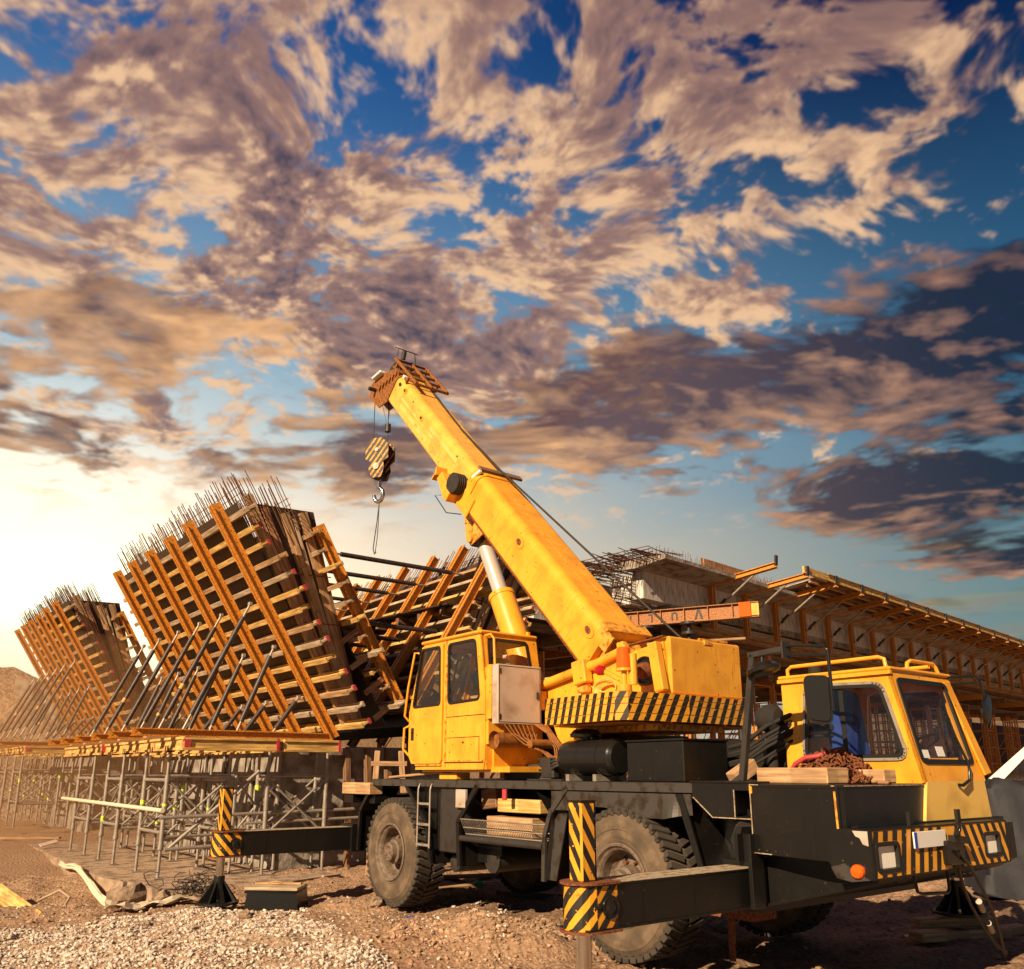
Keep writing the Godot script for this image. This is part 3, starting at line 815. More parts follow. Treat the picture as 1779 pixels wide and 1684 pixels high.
	var pt := Transform3D(Basis(Vector3.RIGHT, Vector3(0, 0, -1), Vector3.UP), Vector3.ZERO)
	m.flat(plan, pt, 1.505); m.flat(plan, pt, 1.0, true); m.rim(plan, pt, 1.0, 1.505)
	part("front_toolbox", cr, m, M.black)
	m = MB.new()
	m.rim(grown(plan, 0.006), pt, 1.49, 1.512); m.flat(grown(plan, 0.006), pt, 1.512)
	m.bar(v(6.285, 1.5, -0.107), v(6.285, 1.14, -0.105), 0.012, 0.02)
	part("toolbox_lid", cr, m, M.black)
	m = MB.new()
	m.bar(v(6.27, 1.47, -0.112), v(6.272, 1.18, -0.11), 0.006, 0.016)
	m.bx(v(5.452, 1.44, 0.018), v(5.475, 1.495, 0.03))
	part("worn_edge", cr, m, M.yellow_rust)
	for e: Array in [[5.455, 0.024, 1.51, 5.455, 0.024, 1.005], [5.46, 0.022, 1.506, 6.27, -0.106, 1.506], [5.46, 0.022, 1.004, 6.27, -0.105, 1.004], [6.318, -0.06, 1.506, 6.318, 1.05, 1.506], [4.86, 0.036, 1.524, 5.44, 0.036, 1.524], [5.29, 0.036, 1.255, 5.29, 0.036, 1.465], [5.06, 0.036, 1.247, 5.44, 0.036, 1.247], [4.87, 0.036, 1.40, 5.06, 0.036, 1.25]]:
		m = MB.new()
		m.bar(v(e[0], e[2], e[1]), v(e[3], e[5], e[4]), 0.007, 0.007)
		part("worn_edge", cr, m, M.dusty)
	m = MB.new()
	for i in 9:
		m.tube(v(5.52 + i * 0.085, 1.03, 0.02 - i * 0.013), v(5.52 + i * 0.085, 1.03, 0.0 - i * 0.013), 0.008, 6)
	for i in 6:
		m.tube(v(6.312, 1.2 + 0.01 * (i % 2), 0.05 + i * 0.19), v(6.322, 1.2, 0.05 + i * 0.19), 0.008, 6)
	part("bolt", cr, m, M.steel_dark)
	m = MB.new()          # lower nose, set back under the toolbox
	m.prism(poly([5.44, 1.0, 6.45, 1.2, 6.45, 0.92, 6.3, 0.84, 5.5, 0.62, 5.44, 0.62]), nearf(0.2), -2.0, 0.0)
	m.bx(v(6.3, 1.2, 0.0), v(6.36, 1.24, 2.25))
	m.bar(v(5.44, 0.615, 0.18), v(6.35, 0.86, 0.18), 0.05, 0.02)
	part("nose_frame", cr, m, M.black)
	m = MB.new()
	m.tube(v(4.95, 0.55, 0.35), v(4.93, 0.25, 0.35), 0.03, 8); m.box(Transform3D(Basis(Vector3.UP, 0.4), v(4.93, 0.2, 0.35)), Vector3(0.05, 0.16, 0.02)); m.bx(v(4.6, 0.45, 0.3), v(5.2, 0.6, 0.6))
	part("drain_pipe", cr, m, M.rust)
	# bumper
	var bp := Node3D.new(); bp.name = "front_bumper"; cr.add_child(bp, true)
	var bpoly := poly([-0.1, 0.915, 1.93, 0.915, 1.93, 1.215, -0.1, 1.215])
	var h1 := rounded(poly([-0.04, 0.955, 0.24, 0.955, 0.24, 1.125, -0.04, 1.125]), 0.03)
	var h2 := rounded(poly([1.54, 0.97, 1.80, 0.97, 1.80, 1.13, 1.54, 1.13]), 0.03)
	m = MB.new()
	m.wall(bpoly, [h1, h2], frontf(6.5), -0.012, 0.0)
	part("face", bp, m, M.yellow)
	m = MB.new()
	m.prism(poly([6.5, 0.905, 6.5, 1.222, 6.18, 1.222, 6.18, 1.0, 6.27, 0.905]), nearf(-0.115), -0.012, 0.0)
	m.prism(poly([6.5, 0.905, 6.5, 1.222, 6.3, 1.222, 6.3, 0.905]), nearf(1.945), -0.012, 0.0)
	m.bx(v(6.3, 1.216, -0.11), v(6.505, 1.226, 1.94)); m.bx(v(6.3, 0.905, -0.11), v(6.505, 0.914, 1.94)); m.bx(v(6.40, 0.92, -0.1), v(6.42, 1.21, 1.93)); m.bar(v(6.503, 0.91, -0.105), v(6.503, 1.22, -0.105), 0.02, 0.01)
	part("bumper_box", bp, m, M.black)
	m = MB.new()
	var sf := frontf(6.502)
	for hp: Array in [[poly([-0.095, 0.917, 0.88, 0.917, 0.88, 1.212, -0.095, 1.212]), 0.22], [poly([0.96, 0.917, 1.925, 0.917, 1.925, 1.212, 1.08, 1.212]), -0.55]]:
		var x := -1.0
		var lean: float = hp[1]
		while x < 3.4:
			var bandp := PackedVector2Array([Vector2(x, 0.9), Vector2(x + 0.062, 0.9), Vector2(x + 0.062 + lean * 0.33, 1.23), Vector2(x + lean * 0.33, 1.23)])
			for pc in Geometry2D.intersect_polygons(hp[0], bandp):
				for p1 in Geometry2D.clip_polygons(pc, grown(h1, 0.02)):
					for p2 in Geometry2D.clip_polygons(p1, grown(h2, 0.02)):
						m.flat(p2, sf, 0.0)
			x += 0.124
	part("warning_stripe", bp, m, M.stripe)
	for hh: PackedVector2Array in [h1, h2]:
		var hl := Node3D.new(); hl.name = "headlight"; bp.add_child(hl, true)
		m = MB.new()
		m.wall(grown(hh, 0.016), [grown(hh, -0.012)], frontf(6.5), -0.07, 0.006)
		part("surround", hl, m, M.black_plain)
		m = MB.new()
		m.flat(grown(hh, -0.012), frontf(6.5), -0.06)
		part("reflector", hl, m, M.chrome)
		m = MB.new()
		m.prism(grown(hh, -0.014), frontf(6.5), -0.05, -0.022)
		part("lens", hl, m, M.lens)
	m = MB.new()
	m.lathe(Transform3D(Basis(Vector3.RIGHT, Vector3(0, 0, 1), Vector3.DOWN), v(6.40, 0.955, -0.128)), [Vector2(0.046, -0.02), Vector2(0.046, 0.012), Vector2(0.038, 0.026), Vector2(0.0, 0.034)], 20)
	part("indicator", bp, m, M.amber)
	m = MB.new()
	m.prism(poly([6.48, 0.905, 6.35, 0.885, 6.24, 0.9, 6.2, 0.97, 6.3, 1.0]), nearf(-0.118), -0.01, 0.008)
	part("indicator_bracket", bp, m, M.sheet)
	m = MB.new()
	m.prism(poly([6.49, 1.12, 6.49, 1.215, 6.38, 1.215, 6.40, 1.18, 6.43, 1.17, 6.45, 1.13]), nearf(-0.116), 0.0, 0.003)
	part("white_paint", bp, m, M.greybox)
	m = MB.new()
	m.box(Transform3D(Basis(Vector3(0, 0, 1), 0.0), v(6.515, 1.135, 0.66)), Vector3(0.012, 0.112, 0.46), 0.003)
	var pl := part("number_plate", bp, m, M.white)
	m = MB.new()
	m.bx(v(6.5215, 1.081, 0.432), v(6.524, 1.189, 0.468))
	part("blue_band", pl, m, M.blue)
	m = MB.new()
	m.box(Transform3D(Basis(), v(6.53, 1.03, 0.96)), Vector3(0.06, 0.17, 0.24), 0.01)
	m.bar(v(6.56, 1.13, 0.89), v(6.56, 1.11, 1.09), 0.05, 0.05); m.bar(v(6.57, 1.11, 0.93), v(6.6, 1.2, 0.92), 0.03, 0.03); m.path([v(6.6, 1.16, 0.92), v(6.62, 1.2, 0.91), v(6.6, 1.22, 0.95)], 0.012, 6)
	part("tow_hook", bp, m, M.gloss_black)
	m = MB.new()
	for z: float in [0.58, 1.31]:
		m.bx(v(6.40, 1.22, z), v(6.425, 1.32, z + 0.05))
	part("bumper_post", bp, m, M.black_plain)
	m = MB.new()
	m.path([v(6.4, 0.91, 0.59), v(6.4, 0.77, 0.62), v(6.4, 0.75, 0.7), v(6.4, 0.73, 1.06), v(6.4, 0.75, 1.09), v(6.4, 0.9, 1.09)], 0.012, 6)
	part("hanging_step", bp, m, M.black_plain)
	# towing cable: a loop of wire rope with clamps
	m = MB.new()
	var loop := []
	for i in 25:
		var t := i / 24.0 * 2.0
		var f := t if t <= 1.0 else 2.0 - t
		var sag := -0.07 * sin(f * PI)
		var wide := 0.05 * sin(pow(f, 0.7) * PI) * (1.0 if t <= 1.0 else -1.0) + (0.03 if f > 0.9 and t > 1.0 else 0.0)
		loop.append(v(lerpf(6.58, 6.06, f) + wide, lerpf(1.04, 0.03, f) + sag * (1.0 - f), lerpf(0.93, 2.62, f) + wide))
	m.path(loop, 0.013, 6)
	var cab := part("tow_cable", cr, m, M.steel_dark)
	for k: float in [0.37, 0.57]:
		m = MB.new()
		m.tube(v(lerpf(6.58, 6.06, k), lerpf(1.04, 0.03, k) - 0.04, lerpf(0.93, 2.62, k)), v(lerpf(6.58, 6.06, k + 0.08), lerpf(1.04, 0.03, k + 0.08) - 0.04, lerpf(0.93, 2.62, k + 0.08)), 0.024, 10)
		part("clamp", cab, m, M.steel)
	# ---- driver's cab
	var dc := Node3D.new(); dc.name = "driver_cab"; cr.add_child(dc, true)
	var side := poly([5.1, 1.515, 6.30, 1.515, 6.335, 1.53, 6.14, 2.40, 6.10, 2.415, 5.12, 2.415, 5.1, 2.38])
	var dw := rounded(poly([5.30, 1.72, 6.20, 1.72, 6.05, 2.30, 5.36, 2.325]), 0.07)
	m = MB.new()
	m.wall(side, [dw], nearf(1.06), -0.025, 0.0)
	m.wall(side, [dw], nearf(2.05), -0.025, 0.0)
	m.bx(v(5.1, 1.515, 1.085), v(5.125, 2.4, 2.05)); m.quad(v(5.1, 1.515, 1.06), v(6.33, 1.515, 1.06), v(6.33, 1.515, 2.07), v(5.1, 1.515, 2.07))
	var fu := (v(6.14, 2.40, 1.06) - v(6.335, 1.53, 1.06)).normalized()
	var ft := Transform3D(Basis(Vector3(0, 0, -1), fu, Vector3(0, 0, -1).cross(fu)), v(6.335, 1.53, 1.06))
	var wp := poly([0, 0, 0.99, 0, 0.99, 0.89, 0, 0.89])
	var wh := rounded(poly([0.05, 0.155, 0.89, 0.155, 0.87, 0.825, 0.07, 0.825]), 0.05)
	m.wall(wp, [wh], ft, -0.025, 0.0)
	part("cab_shell", dc, m, M.yellow)
	m = MB.new()
	m.box(Transform3D(Basis(), v(5.62, 2.425, 1.555)), Vector3(1.08, 0.035, 1.05), 0.014)
	m.bar(v(5.08, 2.395, 1.045), v(6.16, 2.395, 1.045), 0.03, 0.03)
	part("cab_roof", dc, m, M.yellow)
	m = MB.new()
	m.prism(poly([0.99, 1.228, 2.10, 1.228, 2.05, 1.53, 1.08, 1.53]), frontf(6.335), -0.05, 0.0)
	m.bx(v(5.3, 1.23, 2.03), v(6.3, 1.515, 2.06))
	part("cab_front_panel", dc, m, M.yellow_pale)
	var win := Node3D.new(); win.name = "side_window"; dc.add_child(win, true)
	m = MB.new()
	m.wall(grown(dw, 0.03), [grown(dw, -0.004)], nearf(1.05), -0.01, 0.006)
	part("frame", win, m, M.steel)
	m = MB.new()
	m.wall(grown(dw, 0.006), [grown(dw, -0.022)], nearf(1.05), -0.016, 0.009)
	part("seal", win, m, M.black_plain)
	m = MB.new()
	m.flat(dw, nearf(1.065), 0.0)
	part("pane", win, m, M.glass)
	m = MB.new()
	m.bx(v(5.66, 1.725, 1.062), v(5.70, 2.31, 1.07))
	part("divider", win, m, M.black_plain)
	m = MB.new()
	for k in 22:
		var q := dw[int(k * dw.size() / 22.0)]
		var q2 := q + (q - Vector2(5.73, 2.02)).normalized() * 0.017
		m.tube(v(q2.x, q2.y, 1.044), v(q2.x, q2.y, 1.037), 0.006, 6)
	part("rivet", win, m, M.steel_dark)
	m = MB.new()
	m.flat(dw, nearf(2.06), 0.0)
	part("far_pane", dc, m, M.glass)
	var ws := Node3D.new(); ws.name = "windscreen"; dc.add_child(ws, true)
	m = MB.new()
	m.wall(grown(wh, 0.02), [grown(wh, -0.018)], ft, -0.01, 0.012)
	part("seal", ws, m, M.black_plain)
	m = MB.new()
	m.flat(wh, ft, -0.005)
	part("pane", ws, m, M.glass)
	m = MB.new()
	m.prism(poly([0.1, 0.185, 0.2, 0.185, 0.2, 0.25, 0.1, 0.25]), ft, -0.004, -0.002)
	m.prism(poly([0.34, 0.20, 0.46, 0.20, 0.46, 0.28, 0.34, 0.28]), ft, -0.004, -0.002)
	part("sticker", ws, m, M.white)
	m = MB.new()
	m.path([ft * Vector3(0.66, 0.0, 0.03), ft * Vector3(0.7, 0.12, 0.05), ft * Vector3(0.64, 0.42, 0.04)], 0.011, 6)
	m.bar(ft * Vector3(0.60, 0.20, 0.03), ft * Vector3(0.68, 0.72, 0.03), 0.025, 0.016)
	m.path([ft * Vector3(0.66, 0.0, 0.03), ft * Vector3(0.52, -0.04, 0.03), ft * Vector3(0.5, -0.03, 0.0)], 0.014, 6)
	part("wiper", dc, m, M.gloss_black)
	m = MB.new()
	m.bar(ft * Vector3(0.92, 0.86, 0.0), ft * Vector3(1.05, 0.05, 0.02), 0.12, 0.02, Vector3(0, 0, -1).cross(fu), 0.004)
	part("side_deflector", dc, m, M.yellow)
	m = MB.new()
	m.path([v(5.16, 2.44, 1.09), v(5.16, 2.50, 1.09), v(5.20, 2.525, 1.09), v(6.04, 2.53, 1.09), v(6.09, 2.51, 1.09), v(6.1, 2.42, 1.09)], 0.017, 8)
	m.path([v(6.1, 2.42, 1.42), v(6.1, 2.50, 1.44), v(6.1, 2.525, 1.5), v(6.1, 2.525, 1.88), v(6.1, 2.50, 1.93), v(6.12, 2.38, 1.97)], 0.017, 8)
	m.path([v(5.2, 2.44, 2.02), v(5.2, 2.52, 2.02), v(6.0, 2.52, 2.02)], 0.017, 8)
	part("roof_rail", dc, m, M.yellow)
	m = MB.new()
	m.box(Transform3D(Basis(Vector3.BACK, 0.12), v(5.38, 2.0, 1.6)), Vector3(0.14, 0.68, 0.5), 0.05); m.box(Transform3D(Basis(), v(5.55, 1.68, 1.6)), Vector3(0.46, 0.13, 0.5), 0.05)
	part("driver_seat", dc, m, M.seat)
	m = MB.new()
	m.lathe(Transform3D(Basis(Vector3.BACK, 0.5), v(6.02, 1.80, 1.6)), [Vector2(0.20, 0), Vector2(0.212, 0.012), Vector2(0.20, 0.024), Vector2(0.188, 0.012), Vector2(0.20, 0)], 24)
	m.tube(v(6.02, 1.8, 1.6), v(6.18, 1.55, 1.6), 0.02, 8); m.bar(v(6.0, 1.8, 1.41), v(6.0, 1.8, 1.79), 0.02, 0.02); m.bx(v(6.1, 1.52, 1.12), v(6.28, 1.7, 2.0))
	part("steering_wheel", dc, m, M.black_plain)
	m = MB.new()
	m.tube(v(6.25, 1.5, 2.09), v(6.25, 1.5, 2.14), 0.035, 12)
	part("side_lamp", dc, m, M.lens)
	# mirrors
	var mi := Node3D.new(); mi.name = "mirror_stand"; cr.add_child(mi, true)
	m = MB.new()
	m.bar(v(5.22, 1.53, 0.25), v(5.41, 2.55, 0.25), 0.05, 0.06, Vector3.BACK, 0.006)
	m.prism(poly([5.12, 1.53, 5.24, 1.53, 5.26, 1.62]), nearf(0.24), -0.012, 0.012)
	m.bar(v(5.37, 2.54, 0.25), v(5.72, 2.56, 0.25), 0.05, 0.06, Vector3.BACK, 0.006); m.box(Transform3D(Basis(), v(5.73, 2.55, 0.25)), Vector3(0.015, 0.14, 0.12), 0.003)
	part("post", mi, m, M.steel_dark)
	m = MB.new()
	m.path([v(5.73, 2.585, 0.25), v(6.06, 2.545, 0.25), v(6.1, 2.51, 0.25), v(6.1, 2.05, 0.25)], 0.014, 8)
	m.path([v(5.73, 2.51, 0.25), v(6.09, 2.47, 0.25)], 0.012, 8)
	part("arm", mi, m, M.gloss_black)
	m = MB.new()
	var mt := Transform3D(Basis(Vector3.UP, 0.62), v(5.98, 2.16, 0.26))
	m.prism(rounded(poly([-0.10, -0.19, 0.09, -0.21, 0.095, 0.16, -0.105, 0.17]), 0.06), mt, -0.05, 0.04)
	m.prism(rounded(poly([-0.08, -0.17, 0.07, -0.19, 0.075, 0.14, -0.085, 0.15]), 0.05), mt, 0.04, 0.055)
	part("mirror", mi, m, M.gloss_black)
	m = MB.new()
	m.lathe(Transform3D(Basis(Vector3.BACK, 0.18).scaled(Vector3(1.0, 1.0, 0.7)), v(5.52, 2.42, 0.22)), [Vector2(0.0, 0.05), Vector2(0.1, 0.04), Vector2(0.155, 0.0), Vector2(0.15, -0.03), Vector2(0.1, -0.045), Vector2(0.0, -0.045)], 20)
	m.tube(v(5.5, 2.45, 0.24), v(5.5, 2.54, 0.25), 0.018, 8)
	part("ramp_mirror", mi, m, M.gloss_black)
	m = MB.new()
	m.path([v(6.12, 2.41, 2.0), v(6.3, 2.42, 2.2), v(6.3, 2.40, 2.3), v(6.32, 2.05, 2.36), v(6.3, 1.98, 2.36)], 0.012, 6); m.path([v(6.12, 2.35, 2.0), v(6.3, 2.37, 2.25)], 0.01, 6)
	part("far_mirror_arm", dc, m, M.gloss_black)
	m = MB.new()
	m.lathe(Transform3D(Basis(Vector3(0, 0, 1), PI / 2) * Basis(Vector3.UP, 0.4), v(6.31, 2.14, 2.33)).scaled_local(Vector3(1.3, 1, 0.62)), [Vector2(0.0, 0.03), Vector2(0.08, 0.025), Vector2(0.115, 0.0), Vector2(0.1, -0.02), Vector2(0.0, -0.03)], 18)
	part("far_mirror", dc, m, M.gloss_black)
	# things bolted on the deck
	m = MB.new()
	m.lathe(Transform3D(Basis(Vector3.UP, Vector3.LEFT, Vector3.BACK), v(3.64, 1.745, 0.46)), [Vector2(0, 0.0), Vector2(0.15, 0.005), Vector2(0.172, 0.03), Vector2(0.182, 0.05), Vector2(0.182, 0.2), Vector2(0.19, 0.205), Vector2(0.19, 0.235), Vector2(0.182, 0.24), Vector2(0.182, 0.48), Vector2(0.188, 0.485), Vector2(0.188, 0.5), Vector2(0.182, 0.505), Vector2(0.182, 0.72), Vector2(0.17, 0.78), Vector2(0.10, 0.82), Vector2(0.06, 0.84), Vector2(0.05, 0.9), Vector2(0.0, 0.91)], 28)
	m.tube(v(3.12, 1.9, 0.46), v(3.12, 1.97, 0.46), 0.06, 12)
	m.lathe(Transform3D(Basis(), v(3.12, 1.95, 0.46)), [Vector2(0.16, 0.0), Vector2(0.165, 0.03), Vector2(0.12, 0.075), Vector2(0.0, 0.09)], 20)
	part("air_filter", cr, m, M.gloss_black)
	m = MB.new()
	for x: float in [2.98, 3.38]:
		m.bx(v(x, 1.515, 0.3), v(x + 0.05, 1.58, 0.62))
	part("filter_cradle", cr, m, M.steel)
	m = MB.new()
	m.box(Transform3D(Basis(), v(4.2, 1.695, 0.62)), Vector3(0.70, 0.36, 0.62), 0.008); m.box(Transform3D(Basis(), v(4.2, 1.885, 0.62)), Vector3(0.72, 0.02, 0.64), 0.004)
	part("deck_toolbox", cr, m, M.black)
	m = MB.new()
	m.bx(v(3.6, 1.515, 0.85), v(3.9, 1.95, 1.15)); m.bx(v(3.75, 1.515, 1.2), v(4.75, 1.9, 2.2)); m.bx(v(2.55, 1.515, 0.62), v(3.0, 1.68, 0.9)); m.bx(v(4.8, 1.515, 1.2), v(5.05, 1.8, 2.0))
	part("deck_housing", cr, m, M.black_plain)
	m = MB.new()
	m.box(Transform3D(Basis(), v(2.66, 1.60, 0.36)), Vector3(0.2, 0.12, 0.08), 0.008); m.box(Transform3D(Basis(), v(2.58, 1.70, 0.4)), Vector3(0.16, 0.1, 0.1), 0.008)
	for k in 3:
		m.tube(v(2.46, 1.62 + k * 0.06, 0.38), v(2.56, 1.62 + k * 0.06, 0.38), 0.014, 8); m.path([v(2.7, 1.62 + k * 0.04, 0.34), v(2.82, 1.66 + k * 0.03, 0.3), v(2.9, 1.7, 0.4)], 0.018, 6)
	m.bx(v(2.4, 1.515, 0.26), v(2.95, 1.53, 0.5))
	part("valve_block", cr, m, M.steel_dark)
	m = MB.new()
	for k in 6:
		var y := 1.60 + k * 0.04 + 0.02 * (k % 2)
		m = MB.new()
		m.path([v(4.6, y, 0.9), v(4.85, y + 0.03, 0.8), v(5.02, y + 0.14 + 0.02 * (k % 3), 0.9), v(5.2, y + 0.3, 1.1), v(5.4, y + 0.32, 1.35)], 0.013 + 0.004 * (k % 3), 6)
		part("cable", cr, m, M.rubber)
	m = MB.new()
	m.lathe(Transform3D(Basis(Vector3(0, 0, 1), Vector3.RIGHT, Vector3.UP), v(4.98, 2.07, 1.02)), [Vector2(0.0, -0.1), Vector2(0.1, -0.09), Vector2(0.13, -0.02), Vector2(0.13, 0.06), Vector2(0.09, 0.1), Vector2(0, 0.11)], 16)
	m.tube(v(4.98, 1.5, 1.02), v(4.98, 2.0, 1.02), 0.05, 8)
	part("horn", cr, m, M.rubber)
	m = MB.new()
	m.tube(v(5.05, 1.5, 1.7), v(5.05, 2.62, 1.7), 0.06, 12)
	part("exhaust_stack", cr, m, M.rubber)
	make_outrigger(cr, 5.39, -1.0, -0.9, -0.05, 0.0)
	make_outrigger(cr, -1.12, -1.0, 0.9, 0.05, 0.0)
	make_outrigger(cr, 5.39, 1.0, 0.9, 0.22, 3.68)
	make_outrigger(cr, -1.12, 1.0, 0.9, 0.05, 3.68)
	make_upper(cr)
func make_upper(cr: Node3D) -> void:
	var m := MB.new()
	# turntable and slewing frame
	m.lathe(Transform3D(Basis(), v(1.95, 1.515, 1.2)), [Vector2(0.72, 0), Vector2(0.72, 0.08), Vector2(0.66, 0.08), Vector2(0.66, 0.17), Vector2(0, 0.17)], 32)
	part("turntable", cr, m, M.steel_dark)
	m = MB.new()
	var base := poly([2.42, 1.74, 3.1, 2.06, 4.0, 2.06, 4.0, 2.30, 3.95, 2.88, 3.58, 2.83, 3.0, 2.72, 2.02, 2.55, 2.30, 2.0])
	m.wall(base, [], nearf(0.78), -0.03, 0.0); m.wall(base, [], nearf(1.60), -0.03, 0.0)
	m.bx(v(0.5, 1.69, 0.81), v(2.5, 1.78, 1.60)); m.bx(v(2.6, 1.9, 0.81), v(3.9, 1.92, 1.60))
	m.bx(v(1.98, 1.66, 0.1), v(2.02, 2.14, 0.8)); m.bx(v(0.55, 1.6, 0.1), v(2.3, 1.66, 0.8))
	part("slewing_frame", cr, m, M.yellow)
	m = MB.new()
	m.bx(v(1.0, 1.785, 0.95), v(2.6, 2.5, 1.5)); m.tube(v(2.3, 1.9, 0.9), v(2.3, 2.3, 0.9), 0.1, 12)
	part("pump_housing", cr, m, M.steel_dark)
	m = MB.new()
	m.tube(v(1.98, 2.56, 0.74), v(3.0, 2.735, 0.74), 0.055, 12)
	part("frame_rail", cr, m, M.yellow)
	m = MB.new()
	m.tube(v(3.0, 2.735, 0.74), v(3.5, 2.86, 0.74), 0.05, 12)
	part("frame_rail", cr, m, M.yellow)
	for q: Array in [[v(2.82, 2.66, 0.70), Vector3(0.2, 0.26, 0.12)], [v(3.42, 2.83, 0.74), Vector3(0.1, 0.2, 0.08)], [v(3.92, 2.62, 0.72), Vector3(0.12, 0.5, 0.1)]]:
		m = MB.new()
		m.box(Transform3D(Basis(Vector3.BACK, 0.16 if q[1].x != 0.12 else 0.0), q[0]), q[1], 0.012)
		part("rail_bracket", cr, m, M.yellow)
	m = MB.new()
	m.bar(v(3.5, 2.89, 0.77), v(3.98, 2.93, 0.77), 0.06, 0.012)
	part("frame_rail_cap", cr, m, M.rust)
	# counterweight: four slabs, painted in hazard stripes
	var cw := Node3D.new(); cw.name = "counterweight"; cr.add_child(cw, true)
	var plan := poly([2.78, 0.2, 3.9, 0.12, 4.0, 0.2, 4.06, 1.0, 4.02, 1.95, 3.62, 2.35, 2.78, 2.3])
	var pt := Transform3D(Basis(Vector3.RIGHT, Vector3(0, 0, -1), Vector3.UP), Vector3.ZERO)
	var ys := [2.075, 2.147, 2.232, 2.29, 2.35]
	for k in 4:
		m = MB.new()
		m.prism(plan, pt, ys[k] + 0.003, ys[k + 1] - 0.003)
		var st := MB.new()
		for e in plan.size():
			var a := plan[e]
			var b := plan[(e + 1) % plan.size()]
			var d := (b - a).normalized()
			var nn := Vector2(d.y, -d.x)
			var t := Transform3D(Basis(v(d.x, 0, d.y), Vector3.UP, v(nn.x, 0, nn.y)), v(a.x, 0, a.y))
			if t.basis.determinant() < 0.0:
				t.basis.x = -t.basis.x
			var len := (b - a).length()
			var lean := 0.55 if e < 4 else -0.55
			if e == 0:
				lean = 0.3
			var per := 0.118 if e == 0 else 0.142
			var x: float = -per * 3.0 + (ys[k] - 2.0) * lean
			while x < len + per:
				var h: float = ys[k + 1] - ys[k]
				var band := PackedVector2Array([Vector2(x, ys[k] + 0.004), Vector2(x + per * 0.48, ys[k] + 0.004), Vector2(x + per * 0.48 + lean * h, ys[k + 1] - 0.004), Vector2(x + lean * h, ys[k + 1] - 0.004)])
				for pc in Geometry2D.intersect_polygons(poly([0, 2, len, 2, len, 2.4, 0, 2.4]), band):
					st.flat(pc, t, 0.002)
				x += per
		var slab := part("slab", cw, m, M.yellow_rust if k > 5 else M.yellow)
		part("warning_stripe", slab, st, M.stripe)
	m = MB.new()
	m.flat(plan, pt, 2.06, true); m.bx(v(2.9, 2.0, 0.7), v(3.9, 2.06, 1.7))
	part("base", cw, m, M.yellow_rust)
	m = MB.new()
	m.box(Transform3D(Basis(), v(3.9, 2.64, 1.375)), Vector3(0.22, 0.585, 1.13), 0.018)
	m.bx(v(2.4, 2.1, 0.9), v(3.79, 2.75, 1.55))
	part("engine_hood", cr, m, M.yellow)
	m = MB.new()
	m.box(Transform3D(Basis(), v(4.0, 2.91, 1.4)), Vector3(0.04, 0.05, 0.12), 0.006); m.bar(v(3.98, 2.945, 1.3), v(3.98, 2.95, 1.75), 0.03, 0.02)
	part("hood_latch", cr, m, M.yellow_rust)
	# winch drum end
	m = MB.new()
	var wd := Transform3D(Basis(Vector3.RIGHT, Vector3(0, 0, 1), Vector3.DOWN), v(3.72, 2.60, 0.76))
	m.lathe(wd, [Vector2(0.15, 0.0), Vector2(0.15, 0.03), Vector2(0.13, 0.035), Vector2(0.12, 0.015), Vector2(0.0, 0.015)], 24)
	var drum := part("winch", cr, m, M.gloss_black)
	m = MB.new()
	m.lathe(wd, [Vector2(0.09, 0.015), Vector2(0.07, 0.10), Vector2(0.05, 0.14), Vector2(0.0, 0.15)], 16)
	part("motor", drum, m, M.rust)
	# beacon and lamps
	var be := Node3D.new(); be.name = "beacon"; cr.add_child(be, true)
	m = MB.new()
	m.lathe(Transform3D(Basis(), v(3.86, 2.58, 0.3)), [Vector2(0.075, 0.0), Vector2(0.072, 0.08), Vector2(0.066, 0.19), Vector2(0.055, 0.205), Vector2(0.0, 0.21)], 20)
	part("lens", be, m, M.amber)
	m = MB.new()
	m.tube(v(3.86, 2.35, 0.3), v(3.86, 2.55, 0.3), 0.028, 10); m.tube(v(3.86, 2.36, 0.3), v(3.86, 2.42, 0.3), 0.075, 14, 0.07); m.tube(v(3.86, 2.555, 0.3), v(3.86, 2.58, 0.3), 0.08, 16); m.tube(v(3.92, 2.42, 0.36), v(3.92, 2.72, 0.36), 0.045, 10)
	part("bracket", be, m, M.yellow)
	var rl := Node3D.new(); rl.name = "warning_lamp"; cr.add_child(rl, true)
	m = MB.new()
	m.bar(v(3.58, 2.58, 0.3), v(3.86, 2.45, 0.3), 0.04, 0.05, Vector3.BACK, 0.008)
	part("arm", rl, m, M.yellow)
	m = MB.new()
	m.lathe(Transform3D(Basis(Vector3.RIGHT, Vector3(0, 0, 1), Vector3.DOWN), v(3.56, 2.585, 0.27)), [Vector2(0.05, -0.03), Vector2(0.052, 0.02), Vector2(0.035, 0.05), Vector2(0, 0.06)], 16)
	part("lens", rl, m, M.red)
	m = MB.new()
	for k in 7:
		var pts := []
		for i in 17:
			var a := TAU * i / 16.0
			pts.append(v(3.2 + cos(a + k) * (0.13 + 0.006 * k), 2.46 + sin(a + k) * (0.055 + 0.008 * k) + 0.01 * sin(a * 2.0 + k), 0.72 - 0.008 * k))
		m.path(pts, 0.007, 5)
	m.path([v(2.95, 2.5, 0.72), v(3.05, 2.44, 0.7), v(3.2, 2.42, 0.7)], 0.007, 5)
	part("coiled_cable", cr, m, M.yellow_pale)
	m = MB.new()
	m.box(Transform3D(Basis(), v(2.82, 2.49, 0.73)), Vector3(0.16, 0.1, 0.08), 0.01); m.box(Transform3D(Basis(), v(2.1, 2.4, 0.72)), Vector3(0.1, 0.22, 0.1), 0.01)
	part("junction_box", cr, m, M.yellow_rust)
